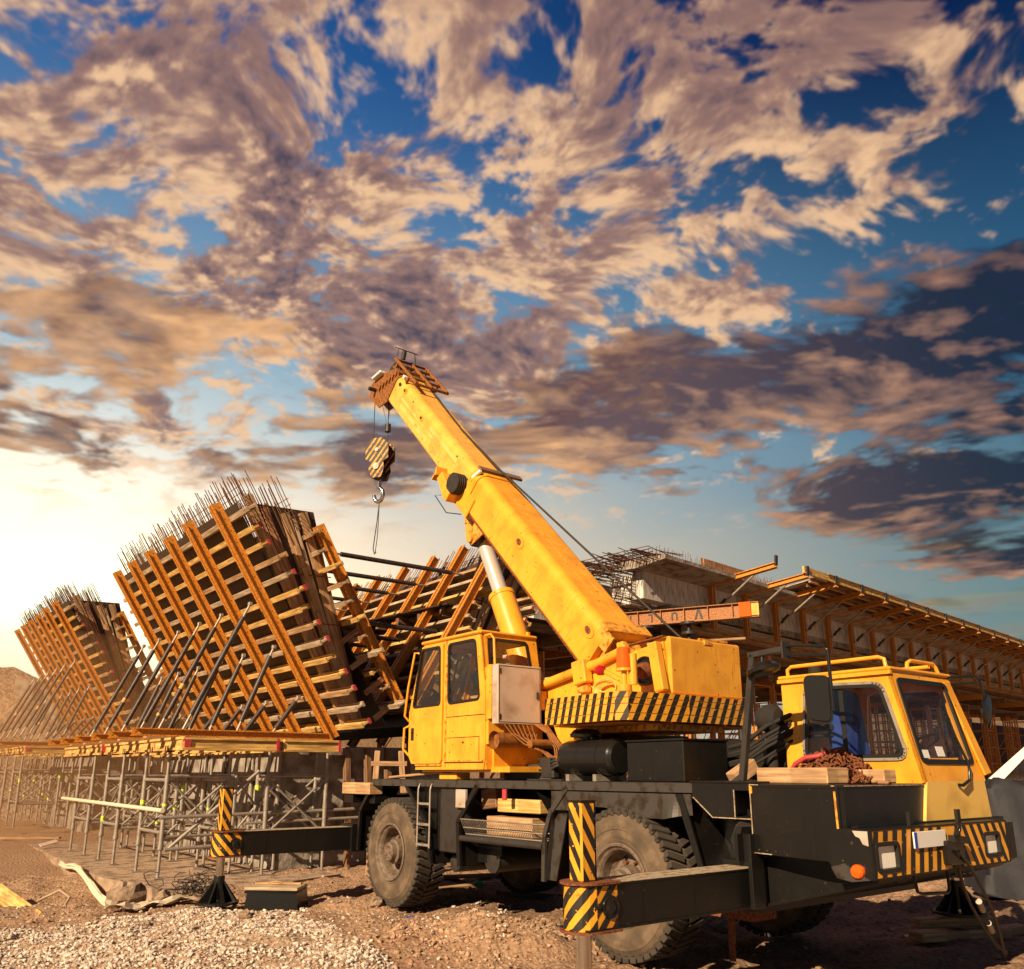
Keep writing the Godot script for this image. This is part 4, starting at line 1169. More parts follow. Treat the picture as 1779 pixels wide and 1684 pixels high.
	# grey switch cabinet, its yellow carrier, exhaust and hoses below
	m = MB.new()
	m.box(Transform3D(Basis(), v(2.15, 2.44, 0.32)), Vector3(0.11, 0.655, 0.62), 0.006)
	var cabinet := part("switch_cabinet", cr, m, M.greybox)
	m = MB.new()
	m.bx(v(2.206, 2.40, 0.56), v(2.215, 2.48, 0.585)); m.bx(v(2.206, 2.16, 0.03), v(2.211, 2.22, 0.05)); m.bx(v(2.206, 2.66, 0.03), v(2.211, 2.72, 0.05))
	part("latch", cabinet, m, M.steel_dark)
	m = MB.new()
	m.wall(poly([0.025, 2.13, 0.615, 2.13, 0.615, 2.75, 0.025, 2.75]), [poly([0.032, 2.137, 0.608, 2.137, 0.608, 2.743, 0.032, 2.743])], frontf(2.206), -0.002, 0.001)
	part("door_joint", cabinet, m, M.steel_dark)
	m = MB.new()
	m.box(Transform3D(Basis(), v(2.05, 2.47, 0.33)), Vector3(0.08, 0.6, 0.66), 0.006); m.bx(v(1.94, 1.9, 0.02), v(2.02, 2.75, 0.1))
	part("cabinet_carrier", cr, m, M.yellow)
	m = MB.new()
	m.tube(v(2.12, 1.94, 0.08), v(2.12, 1.95, 0.62), 0.085, 16, 0.075); m.tube(v(2.12, 1.94, 0.02), v(2.12, 1.94, 0.09), 0.1, 16, 0.085, false); m.tube(v(2.4, 1.9, 0.3), v(2.4, 1.9, 0.7), 0.05, 10)
	part("exhaust_pipe", cr, m, M.head)
	m = MB.new()
	for k in 7:
		var f := k * 0.05
		m.path([v(2.2, 2.11, 0.1 + f * 1.3), v(2.24, 2.02 - f * 0.25, 0.16 + f * 1.2), v(2.34, 1.90 - f * 0.3 + 0.03 * (k % 2), 0.26 + f), v(2.48, 1.82 - f * 0.2, 0.4 + f * 0.6), v(2.56, 1.72, 0.48 + f * 0.3), v(2.6, 1.58, 0.5 + f * 0.2)], 0.009, 5)
	for k in 6:
		m.path([v(2.24, 2.12, 0.5 + 0.035 * k), v(2.38 + 0.04 * k, 2.02 - 0.02 * k, 0.56), v(2.46 + 0.035 * k, 1.86, 0.6), v(2.48 + 0.02 * k, 1.6, 0.62)], 0.009, 5)
	part("hose_bundle", cr, m, M.head)
	make_operator_cab(cr)
	make_boom(cr)

func make_operator_cab(cr: Node3D) -> void:
	var oc := Node3D.new(); oc.name = "operator_cab"; cr.add_child(oc, true)
	var side := poly([0.40, 1.76, 0.62, 1.63, 1.94, 1.63, 1.97, 1.75, 1.97, 2.6, 1.88, 3.15, 0.66, 3.15, 0.39, 2.32])
	var w1 := rounded(poly([0.48, 2.38, 1.09, 2.385, 1.07, 3.08, 0.65, 3.08]), 0.05)
	var w2 := rounded(poly([1.23, 2.385, 1.86, 2.40, 1.77, 3.09, 1.22, 3.09]), 0.06)
	var m := MB.new()
	m.wall(side, [w1, w2], nearf(0.01), -0.025, 0.0)
	m.wall(side, [w1, w2], nearf(0.80), -0.025, 0.0)
	m.bx(v(0.5, 1.63, 0.03), v(1.95, 1.66, 0.8))
	m.quad(v(0.40, 1.76, 0.01), v(0.40, 1.76, 0.8), v(0.39, 2.32, 0.8), v(0.39, 2.32, 0.01))
	m.quad(v(0.40, 1.76, 0.01), v(0.40, 1.76, 0.8), v(0.62, 1.63, 0.8), v(0.62, 1.63, 0.01))
	# rear wall in two planes, upper one with a window
	m.bx(v(1.95, 1.63, 0.03), v(1.972, 2.60, 0.80))
	var ru := (v(1.88, 3.15, 0) - v(1.97, 2.6, 0)).normalized()
	var rt := Transform3D(Basis(Vector3(0, 0, -1), ru, Vector3(0, 0, -1).cross(ru)), v(1.97, 2.6, 0.01))
	var rw := rounded(poly([0.07, -0.02, 0.70, -0.02, 0.66, 0.5, 0.09, 0.5]), 0.05)
	m.wall(poly([0, 0.0, 0.79, 0.0, 0.79, 0.555, 0, 0.555]), [Geometry2D.intersect_polygons(rw, poly([0, 0.012, 1, 0.012, 1, 1, 0, 1]))[0]], rt, -0.02, 0.0)
	var fu := (v(0.66, 3.15, 0) - v(0.39, 2.32, 0)).normalized()
	var ftt := Transform3D(Basis(Vector3(0, 0, 1), fu, Vector3(0, 0, 1).cross(fu)), v(0.39, 2.32, 0.80))
	m.wall(poly([0, 0, 0.79, 0, 0.79, 0.87, 0, 0.87]), [poly([0.05, 0.05, 0.74, 0.05, 0.74, 0.82, 0.05, 0.82])], ftt, -0.02, 0.0)
	part("cab_shell", oc, m, M.yellow)
	m = MB.new()
	m.box(Transform3D(Basis(), v(1.27, 3.165, 0.405)), Vector3(1.28, 0.04, 0.85), 0.015)
	m.box(Transform3D(Basis(), v(1.78, 3.20, 0.06)), Vector3(0.04, 0.06, 0.03)); m.box(Transform3D(Basis(), v(1.86, 3.20, 0.72)), Vector3(0.04, 0.06, 0.03))
	part("cab_roof", oc, m, M.yellow)
	# sliding door, proud of the wall
	var dr := poly([0.395, 1.80, 0.47, 1.70, 1.10, 1.70, 1.135, 1.74, 1.135, 3.11, 0.66, 3.115, 0.39, 2.32])
	m = MB.new()
	m.wall(dr, [w1], nearf(0.0), -0.02, 0.015)
	var door := part("door", oc, m, M.yellow)
	m = MB.new()
	m.wall(grown(w1, 0.014), [grown(w1, -0.016)], nearf(-0.014), -0.01, 0.008)
	part("seal", door, m, M.black_plain)
	m = MB.new()
	m.flat(w1, nearf(-0.004), 0.0)
	part("pane", door, m, M.glass_dark)
	m = MB.new()
	m.bx(v(0.455, 1.98, -0.022), v(0.515, 2.13, -0.012))
	m.bx(v(0.465, 2.06, -0.03), v(0.505, 2.08, -0.02))
	part("handle", door, m, M.gloss_black)
	var win := Node3D.new(); win.name = "side_window"; oc.add_child(win, true)
	m = MB.new()
	m.wall(grown(w2, 0.014), [grown(w2, -0.016)], nearf(0.01), -0.01, 0.008)
	part("seal", win, m, M.black_plain)
	m = MB.new()
	m.flat(w2, nearf(0.02), 0.0)
	part("pane", win, m, M.glass_dark)
	var rwn := Node3D.new(); rwn.name = "rear_window"; oc.add_child(rwn, true)
	m = MB.new()
	m.wall(grown(rw, 0.012), [grown(rw, -0.02)], rt, -0.01, 0.008)
	part("seal", rwn, m, M.black_plain)
	m = MB.new()
	m.flat(rw, rt, -0.006)
	part("pane", rwn, m, M.glass)
	m = MB.new()
	m.flat(poly([0.05, 0.05, 0.74, 0.05, 0.74, 0.82, 0.05, 0.82]), ftt, -0.01)
	part("front_pane", oc, m, M.glass)
	m = MB.new()
	m.bx(v(1.165, 1.66, 0.005), v(1.20, 3.14, 0.016))
	part("door_post", oc, m, M.yellow_rust)
	m = MB.new()
	m.bx(v(1.2, 2.225, 0.004), v(1.965, 2.231, 0.0095)); m.bx(v(1.22, 1.985, 0.004), v(1.86, 1.990, 0.0095)); m.bx(v(1.86, 1.72, 0.004), v(1.864, 1.99, 0.0095)); m.tube(v(1.55, 1.93, 0.01), v(1.55, 1.93, 0.0), 0.012, 8)
	part("panel_joint", oc, m, M.black_plain)
	m = MB.new()
	m.bx(v(1.18, 1.715, -0.02), v(1.95, 1.735, 0.01)); m.bx(v(0.55, 1.675, -0.012), v(1.12, 1.69, 0.01))
	part("door_track", oc, m, M.yellow_rust)
	for h: Array in [[[v(0.62, 3.04, -0.03), v(0.58, 3.05, -0.07), v(0.44, 2.62, -0.07), v(0.36, 2.28, -0.06), v(0.38, 2.22, -0.01)]], [[v(0.40, 2.16, -0.01), v(0.36, 2.13, -0.06), v(0.345, 1.88, -0.06), v(0.40, 1.80, -0.01)]], [[v(1.90, 3.12, 0.05), v(1.97, 3.13, 0.08), v(2.02, 3.08, 0.09), v(2.05, 2.62, 0.09), v(1.98, 2.58, 0.06)]]]:
		m = MB.new()
		m.path(h[0], 0.015, 8)
		part("grab_rail", oc, m, M.yellow)
	# inside: seat, levers, console
	m = MB.new()
	m.box(Transform3D(Basis(Vector3.BACK, 0.2), v(1.62, 2.35, 0.42)), Vector3(0.13, 0.75, 0.46), 0.05); m.box(Transform3D(Basis(), v(1.4, 2.05, 0.42)), Vector3(0.48, 0.14, 0.46), 0.05); m.box(Transform3D(Basis(), v(1.64, 2.82, 0.42)), Vector3(0.09, 0.2, 0.26), 0.04)
	part("operator_seat", oc, m, M.rubber)
	m = MB.new()
	m.box(Transform3D(Basis(Vector3.BACK, -0.5), v(0.72, 2.15, 0.42)), Vector3(0.2, 0.6, 0.6), 0.03); m.bar(v(0.75, 2.4, 0.3), v(1.0, 2.95, 0.3), 0.02, 0.02); m.bar(v(1.0, 2.1, 0.15), v(1.15, 2.55, 0.12), 0.02, 0.02); m.bar(v(1.05, 2.1, 0.68), v(1.2, 2.55, 0.7), 0.02, 0.02); m.box(Transform3D(Basis(Vector3.BACK, 0.4), v(1.05, 2.75, 0.6)), Vector3(0.3, 0.22, 0.08), 0.02)
	part("console", oc, m, M.steel_dark)

func make_boom(cr: Node3D) -> void:
	# boom frame: x along the boom, y out of its top face, z across, away from the near side
	var bm := Node3D.new(); bm.name = "boom"; cr.add_child(bm, true)
	var u := Vector3(-0.6934, 0.7206, 0)
	var n := Vector3(0.7206, 0.6934, 0)
	bm.transform = Transform3D(Basis(u, n, Vector3(0, 0, -1)), v(2.65, 2.75, 1.2))
	var cross := func(w: float, lo: float, hi: float) -> PackedVector2Array:
		var p := PackedVector2Array([Vector2(-w + 0.02, lo), Vector2(w - 0.02, lo), Vector2(w, lo + 0.03)])
		for i in 9:
			var a := PI * 0.5 * i / 8.0
			p.append(Vector2(w - 0.13 + cos(a) * 0.13, hi - 0.13 + sin(a) * 0.13))
		for i in 9:
			var a := PI * 0.5 + PI * 0.5 * i / 8.0
			p.append(Vector2(-w + 0.13 + cos(a) * 0.13, hi - 0.13 + sin(a) * 0.13))
		p.append(Vector2(-w, lo + 0.03))
		return p
	var along := Transform3D(Basis(Vector3(0, 0, 1), Vector3.UP, Vector3(-1, 0, 0)), Vector3.ZERO)   # (z, y) outline swept along x; depth is -x
	var m := MB.new()
	m.prism(cross.call(0.35, 0.0, 0.55), along, -3.6, 0.05)
	var b1 := part("base_section", bm, m, M.yellow)
	m = MB.new()
	m.prism(cross.call(0.322, 0.03, 0.522), along, -6.9, -3.2)
	var b2 := part("inner_section", bm, m, M.yellow_flare)
	# side details on the near face (z = -w): plate joints, reinforced holes
	var nf := Transform3D(Basis(Vector3(-1, 0, 0), Vector3.UP, Vector3(0, 0, -1)), Vector3.ZERO)   # (-x, y)
	for k: Array in [[b1, 0.35, 0.2, 0.37], [b1, 0.35, 2.0, 0.37], [b2, 0.322, 5.6, 0.34], [b2, 0.322, 6.45, 0.42]]:
		var big := 1.0 if k[1] > 0.33 else 0.6
		m = MB.new()
		m.wall(ring2(Vector2(-k[2], k[3]), 0.115 * big, 0.075 * big, 24), [ring2(Vector2(-k[2], k[3]), 0.05 * big + 0.008, 0.035 * big + 0.006, 16)], nf, k[1] - 0.01, k[1] + 0.01)
		part("hole_ring", k[0], m, M.yellow)
		m = MB.new()
		m.flat(ring2(Vector2(-k[2], k[3]), 0.05 * big + 0.01, 0.035 * big + 0.008, 16), nf, k[1] + 0.002)
		part("hole", k[0], m, M.rust if big == 1.0 else M.black_plain)
	m = MB.new()
	for s: Array in [[0.35, 1.75, 0.45, 0.33], [2.3, 3.5, 0.3, 0.30], [0.02, 3.5, 0.0, -1.0]]:
		if s[3] > 0.0:
			m.box(Transform3D(Basis(), Vector3((s[0] + s[1]) * 0.5, s[3], -0.351)), Vector3(s[1] - s[0], 0.004, 0.004))
	m.box(Transform3D(Basis(), Vector3(1.8, 0.552, -0.05)), Vector3(2.2, 0.003, 0.006)); m.box(Transform3D(Basis(), Vector3(0.7, 0.552, 0.1)), Vector3(1.2, 0.003, 0.005))
	part("plate_joint", b1, m, M.yellow_rust)
	m = MB.new()
	m.box(Transform3D(Basis(), Vector3(5.0, 0.24, -0.323)), Vector3(3.1, 0.004, 0.004)); m.box(Transform3D(Basis(), Vector3(5.3, 0.31, -0.323)), Vector3(2.3, 0.004, 0.004))
	m.box(Transform3D(Basis(Vector3.BACK, 1.1), Vector3(4.98, 0.16, -0.323)), Vector3(0.2, 0.006, 0.004)); m.box(Transform3D(Basis(Vector3.BACK, -0.2), Vector3(5.1, 0.245, -0.323)), Vector3(0.2, 0.006, 0.004))
	part("plate_joint", b2, m, M.yellow_rust)
	for k: Array in [[6.0, 0.17, 0.8, 0.05], [5.45, 0.16, 0.55, 0.06], [6.1, 0.28, 0.7, 0.035], [5.1, 0.27, 0.5, 0.04], [4.7, 0.36, 1.1, 0.045], [4.9, 0.15, 0.28, 0.06], [6.0, 0.4, 0.5, 0.03]]:
		m = MB.new()
		m.box(Transform3D(Basis(), Vector3(k[0], k[1], -0.3225)), Vector3(k[2], k[3] * 1.4, 0.003))
		part("paint_patch", b2, m, M.yellow_pale)
	for p: Array in [[6.05, 0.41, 0.022], [4.2, 0.42, 0.02], [6.7, 0.42, 0.05], [5.3, 0.12, 0.014], [4.9, 0.1, 0.012], [4.6, 0.1, 0.014]]:
		m = MB.new()
		m.flat(ring2(Vector2(-p[0], p[1]), p[2], p[2] * 0.7, 12), nf, 0.3245)
		part("bolt_hole", b2, m, M.black_plain)
	# bolted lower edge
	m = MB.new()
	for i in 46:
		m.box(Transform3D(Basis(), Vector3(0.1 + i * 0.074, -0.006, -0.325)), Vector3(0.03, 0.022, 0.03))
	m.box(Transform3D(Basis(), Vector3(1.8, 0.0, -0.335)), Vector3(3.5, 0.012, 0.03))
	part("edge_bolts", b1, m, M.rust).set_meta("kind", "stuff")
	# collar and slide pads at the mouth of the base section
	m = MB.new()
	m.wall(grown(cross.call(0.35, 0.0, 0.55), 0.015), [cross.call(0.322, 0.03, 0.522)], along, -3.62, -3.42)
	m.box(Transform3D(Basis(), Vector3(3.5, 0.08, -0.36)), Vector3(0.5, 0.3, 0.03), 0.008)
	part("collar", bm, m, M.yellow)
	m = MB.new()
	m.box(Transform3D(Basis(Vector3.BACK, 0.0), Vector3(3.56, 0.585, 0.05)), Vector3(0.1, 0.035, 0.74))
	part("scraper_bar", bm, m, M.plank_dark)
	m = MB.new()
	m.box(Transform3D(Basis(Vector3.BACK, 0.5), Vector3(3.52, 0.5, -0.345)), Vector3(0.05, 0.2, 0.05), 0.008)
	part("white_lug", bm, m, M.white)
	# sensor reel and bracket box beside the mouth
	m = MB.new()
	m.box(Transform3D(Basis(Vector3.BACK, 0.25), Vector3(3.95, 0.06, -0.44)), Vector3(0.34, 0.16, 0.16), 0.01)
	m.box(Transform3D(Basis(Vector3.BACK, 0.9), Vector3(4.25, 0.1, -0.42)), Vector3(0.12, 0.03, 0.18)); m.box(Transform3D(Basis(Vector3.BACK, 0.1), Vector3(4.3, 0.02, -0.42)), Vector3(0.02, 0.2, 0.12))
	m.box(Transform3D(Basis(), Vector3(3.72, 0.0, -0.44)), Vector3(0.16, 0.14, 0.2), 0.01)
	part("bracket_box", bm, m, M.yellow)
	m = MB.new()
	for k in 5:
		m.lathe(Transform3D(Basis(Vector3.RIGHT, Vector3(0, 0, -1), Vector3.UP), Vector3(3.72, 0.2, -0.36 - 0.035 * k)), [Vector2(0.0, 0.02), Vector2(0.15, 0.02), Vector2(0.155, 0.012), Vector2(0.155, 0.0), Vector2(0.12, -0.005)], 24)
	part("cable_reel", bm, m, M.steel_dark)
	m = MB.new()
	m.path([Vector3(3.8, -0.05, -0.5), Vector3(4.0, -0.18, -0.5), Vector3(3.6, -0.22, -0.46), Vector3(3.4, -0.1, -0.36)], 0.008, 5)
	part("loose_cable", bm, m, M.rubber)
	# rear foot plate
	m = MB.new()
	m.box(Transform3D(Basis(), Vector3(0.03, 0.56, 0)), Vector3(0.16, 0.035, 0.72), 0.006); m.box(Transform3D(Basis(), Vector3(-0.05, 0.45, -0.33)), Vector3(0.25, 0.2, 0.03))
	m.box(Transform3D(Basis(), Vector3(-0.15, 0.2, 0.0)), Vector3(0.3, 0.5, 0.5), 0.05)
	part("foot_plate", bm, m, M.yellow_rust)
	# cylinder bracket, rod and barrel
	m = MB.new()
	for z: float in [-0.2, 0.2]:
		m.prism(poly([-3.75, 0.0, -2.9, 0.0, -3.05, -0.36, -3.2, -0.40]), nf, -z - 0.012, -z + 0.012)
	m.prism(poly([-3.5, 0.18, -3.3, 0.10, -3.32, -0.05, -3.45, -0.02]), nf, 0.35, 0.365)
	m.tube(Vector3(3.12, -0.3, -0.25), Vector3(3.12, -0.3, 0.25), 0.06, 14)
	part("cylinder_bracket", bm, m, M.yellow_rust)
	# head: cheek plates, ribs, sheaves
	var hd := Node3D.new(); hd.name = "boom_head"; bm.add_child(hd, true)
	m = MB.new()
	m.wall(grown(cross.call(0.322, 0.03, 0.522), 0.02), [], along, -6.93, -6.86)
	for z: float in [-0.3, -0.1, 0.1, 0.3]:
		m.prism(poly([-6.9, 0.55, -7.15, 0.5, -7.55, 0.22, -7.7, -0.06, -7.55, -0.25, -7.1, -0.22, -6.9, 0.0]), nf, -z - 0.012, -z + 0.012)
	for k in 6:
		m.box(Transform3D(Basis(Vector3.BACK, -0.2), Vector3(6.97 + k * 0.07, 0.48 - k * 0.085, -0.29)), Vector3(0.03, 0.1, 0.1))
	m.box(Transform3D(Basis(), Vector3(7.05, 0.54, 0.0)), Vector3(0.3, 0.03, 0.66))
	part("cheek_plate", hd, m, M.head)
	m = MB.new()
	for z: float in [-0.2, 0.0, 0.2]:
		for c: Vector2 in [Vector2(7.45, -0.05), Vector2(7.2, 0.42)]:
			m.lathe(Transform3D(Basis(Vector3.RIGHT, Vector3(0, 0, -1), Vector3.UP), Vector3(c.x, c.y, z)), [Vector2(0, 0.05), Vector2(0.2, 0.05), Vector2(0.16, 0.0), Vector2(0.2, -0.05), Vector2(0, -0.05)], 24)
	m.tube(Vector3(7.45, -0.05, -0.45), Vector3(7.45, -0.05, 0.36), 0.035, 10)
	part("sheave", hd, m, M.steel_dark)
	m = MB.new()
	m.box(Transform3D(Basis(Vector3.BACK, -0.9), Vector3(7.52, 0.2, -0.33)), Vector3(0.3, 0.05, 0.14), 0.01)
	part("rope_guard", hd, m, M.white)
	m = MB.new()
	for z: float in [-0.30, 0.0, 0.30]:
		m.bar(Vector3(6.25, 0.66, z), Vector3(7.25, 0.66, z), 0.04, 0.05, Vector3.UP, 0.006)
	for x: float in [6.3, 6.55, 6.8, 7.05, 7.3]:
		m.bar(Vector3(x - 0.03, 0.645, -0.32), Vector3(x - 0.03, 0.645, 0.34), 0.03, 0.04, Vector3.UP)
	for x: float in [6.6, 7.15]:
		for z: float in [-0.28, 0.28]:
			m.bar(Vector3(x, 0.5, z), Vector3(x, 0.66, z), 0.04, 0.04)
	part("top_platform", hd, m, M.head)
	m = MB.new()
	m.path([Vector3(7.25, 0.72, -0.3), Vector3(7.32, 0.83, -0.3), Vector3(7.28, 0.84, 0.0), Vector3(7.2, 0.7, 0.05)], 0.01, 5); m.path([Vector3(7.32, 0.83, -0.36), Vector3(7.27, 0.84, 0.06)], 0.008, 5); m.tube(Vector3(7.2, 0.7, -0.2), Vector3(7.27, 0.83, -0.2), 0.04, 10)
	part("anemometer_mast", hd, m, M.steel_dark)
	m = MB.new()
	m.bar(Vector3(6.75, 0.55, -0.3), Vector3(6.72, 0.56, -0.02), 0.08, 0.05, Vector3.UP, 0.006)
	part("white_fitting", hd, m, M.white)
	m = MB.new()       # hoist rope along the top and down to the winch
	m.path([Vector3(7.2, 0.62, 0.06), Vector3(5.0, 0.56, 0.06), Vector3(3.6, 0.615, 0.06)], 0.014, 6)
	m.path([Vector3(3.6, 0.615, 0.06), bm.transform.affine_inverse() * v(3.75, 2.95, 1.35)], 0.014, 6)
	part("hoist_rope", bm, m, M.steel_dark)
	var cy := Node3D.new(); cy.name = "lift_cylinder"; cr.add_child(cy, true)
	var pin := bm.transform * Vector3(3.12, -0.3, 0)
	var foot := v(1.55, 2.25, 1.2)
	var d := (foot - pin).normalized()
	m = MB.new()
	m.tube(pin, pin + d * 1.3, 0.105, 24)
	part("rod", cy, m, M.rod)
	m = MB.new()
	m.tube(pin + d * 0.98, foot, 0.175, 28); m.tube(pin + d * 0.96, pin + d * 1.02, 0.185, 28)
	part("barrel", cy, m, M.yellow)
	m = MB.new()
	m.tube(pin + v(0, 0, -0.17), pin + v(0, 0, 0.17), 0.11, 16)
	part("rod_eye", cy, m, M.steel_dark)
	make_hook(cr, bm)

func make_hook(cr: Node3D, bm: Node3D) -> void:
	# hoist ropes belong to the crane; the block hangs in them
	var top := v(-2.5, 7.0, 1.0)
	var head := bm.transform * Vector3(7.45, -0.05, -0.2)
	var m := MB.new()
	m.tube(v(-2.68, head.y - 0.05, 0.95), v(-2.68, 7.05, 0.95), 0.008, 5)
	m.tube(v(-2.36, head.y - 0.25, 1.05), v(-2.36, 7.0, 1.05), 0.008, 5)
	m.tube(v(-2.5, head.y - 0.25, 1.0), v(-2.37, 7.45, 1.02), 0.005, 4); m.tube(v(-2.30, head.y - 0.35, 1.05), v(-2.36, 7.45, 1.05), 0.005, 4)
	var rp := part("rope_falls", cr, m, M.steel_dark)
	m = MB.new()
	m.tube(v(-2.36, 7.28, 1.05), v(-2.36, 7.42, 1.05), 0.05, 12)
	part("limit_weight", rp, m, M.steel_dark)
	var hk := thing("hook_block", "black and yellow striped hook block hanging from the boom tip", "hook block", ORIGIN + Basis(Vector3.UP, TURN) * top, -0.35)
	var face := poly([-0.10, 0.16, 0.08, 0.16, 0.22, 0.02, 0.22, -0.22, 0.13, -0.28, 0.15, -0.4, 0.09, -0.56, -0.09, -0.56, -0.16, -0.36, -0.10, -0.28, -0.22, -0.2, -0.22, 0.0])
	for z: float in [-0.11, 0.11]:
		m = MB.new()
		var t := Transform3D(Basis(), Vector3(0, 0, z))
		m.prism(face, t, -0.012, 0.012)
		var cheek := part("cheek_plate", hk, m, M.yellow_rust)
		m = MB.new()
		m.stripes(face, t, 0.0145, 0.105, 0.75, 0.6)
		m.rim(grown(face, 0.002), t, -0.013, 0.015)
		part("warning_stripe", cheek, m, M.stripe)
	m = MB.new()
	for z: float in [-0.05, 0.05]:
		m.lathe(Transform3D(Basis(Vector3.RIGHT, Vector3(0, 0, -1), Vector3.UP), Vector3(0, -0.06, z)), [Vector2(0, 0.03), Vector2(0.19, 0.03), Vector2(0.16, 0.0), Vector2(0.19, -0.03), Vector2(0, -0.03)], 24)
	m.bx(Vector3(-0.08, -0.56, -0.1), Vector3(0.08, -0.42, 0.1))
	part("sheave", hk, m, M.steel_dark)
	m = MB.new()
	for z: float in [-0.125, 0.125]:
		m.tube(Vector3(0, -0.06, z), Vector3(0, -0.06, z * 1.12), 0.035, 10); m.tube(Vector3(0, -0.36, z), Vector3(0, -0.36, z * 1.16), 0.06, 12)
	part("axle_nut", hk, m, M.steel)
	m = MB.new()
	m.tube(Vector3(0, -0.72, 0), Vector3(0, -0.54, 0), 0.045, 12)
	var pts := []
	for i in 15:
		var a := deg_to_rad(80.0 - 20.0 * i)
		pts.append(Vector3(cos(a) * 0.0, -0.84, 0) + Vector3(cos(a) * 0.085, sin(a) * 0.12, 0))
	m.path([Vector3(0, -0.70, 0)] + pts.slice(0, 14), 0.036, 10)
	part("hook", hk, m, M.chrome)
	m = MB.new()
	m.path([Vector3(0.02, -0.96, 0), Vector3(0.0, -1.3, 0.01), Vector3(-0.03, -1.6, 0.02), Vector3(-0.06, -1.78, 0.0), Vector3(-0.03, -1.88, 0.0), Vector3(0.0, -1.84, 0.0)], 0.009, 5)
	m.path([Vector3(0.02, -0.96, 0), Vector3(0.03, -1.3, 0.02), Vector3(0.02, -1.6, 0.02), Vector3(-0.02, -1.86, 0.0)], 0.007, 5)
	part("sling", hk, m, M.steel_dark)
# ---------------------------------------------------------------- leaning pier formwork, platforms, scaffolding
const FRAMES := [-4.4, -5.8, -7.0, -8.3, -9.6, -10.8]
var waling_mesh := {}
func waling(length: float, deep: float) -> ArrayMesh:
	# two punched channels back to back; runs along +x from 0, depth along +y, flanges outwards along z
	var key := "%.2f %.2f" % [length, deep]
	if not waling_mesh.has(key):
		var w := MB.new()
		var f := MB.new()
		for s: float in [-1.0, 1.0]:
			w.bx(Vector3(0, 0.006, s * 0.032 - 0.003), Vector3(length, deep - 0.006, s * 0.032 + 0.003))
			f.bx(Vector3(0, 0, s * 0.028), Vector3(length, 0.006, s * 0.088))
			f.bx(Vector3(0, deep - 0.006, s * 0.028), Vector3(length, deep, s * 0.088))
			f.bx(Vector3(0, 0.006, s * 0.085), Vector3(length, 0.02, s * 0.088)); f.bx(Vector3(0, deep - 0.02, s * 0.085), Vector3(length, deep - 0.006, s * 0.088))
		var m := ArrayMesh.new()
		w.put(m, M.punched); f.put(m, M.orange)
		waling_mesh[key] = m
	return waling_mesh[key]
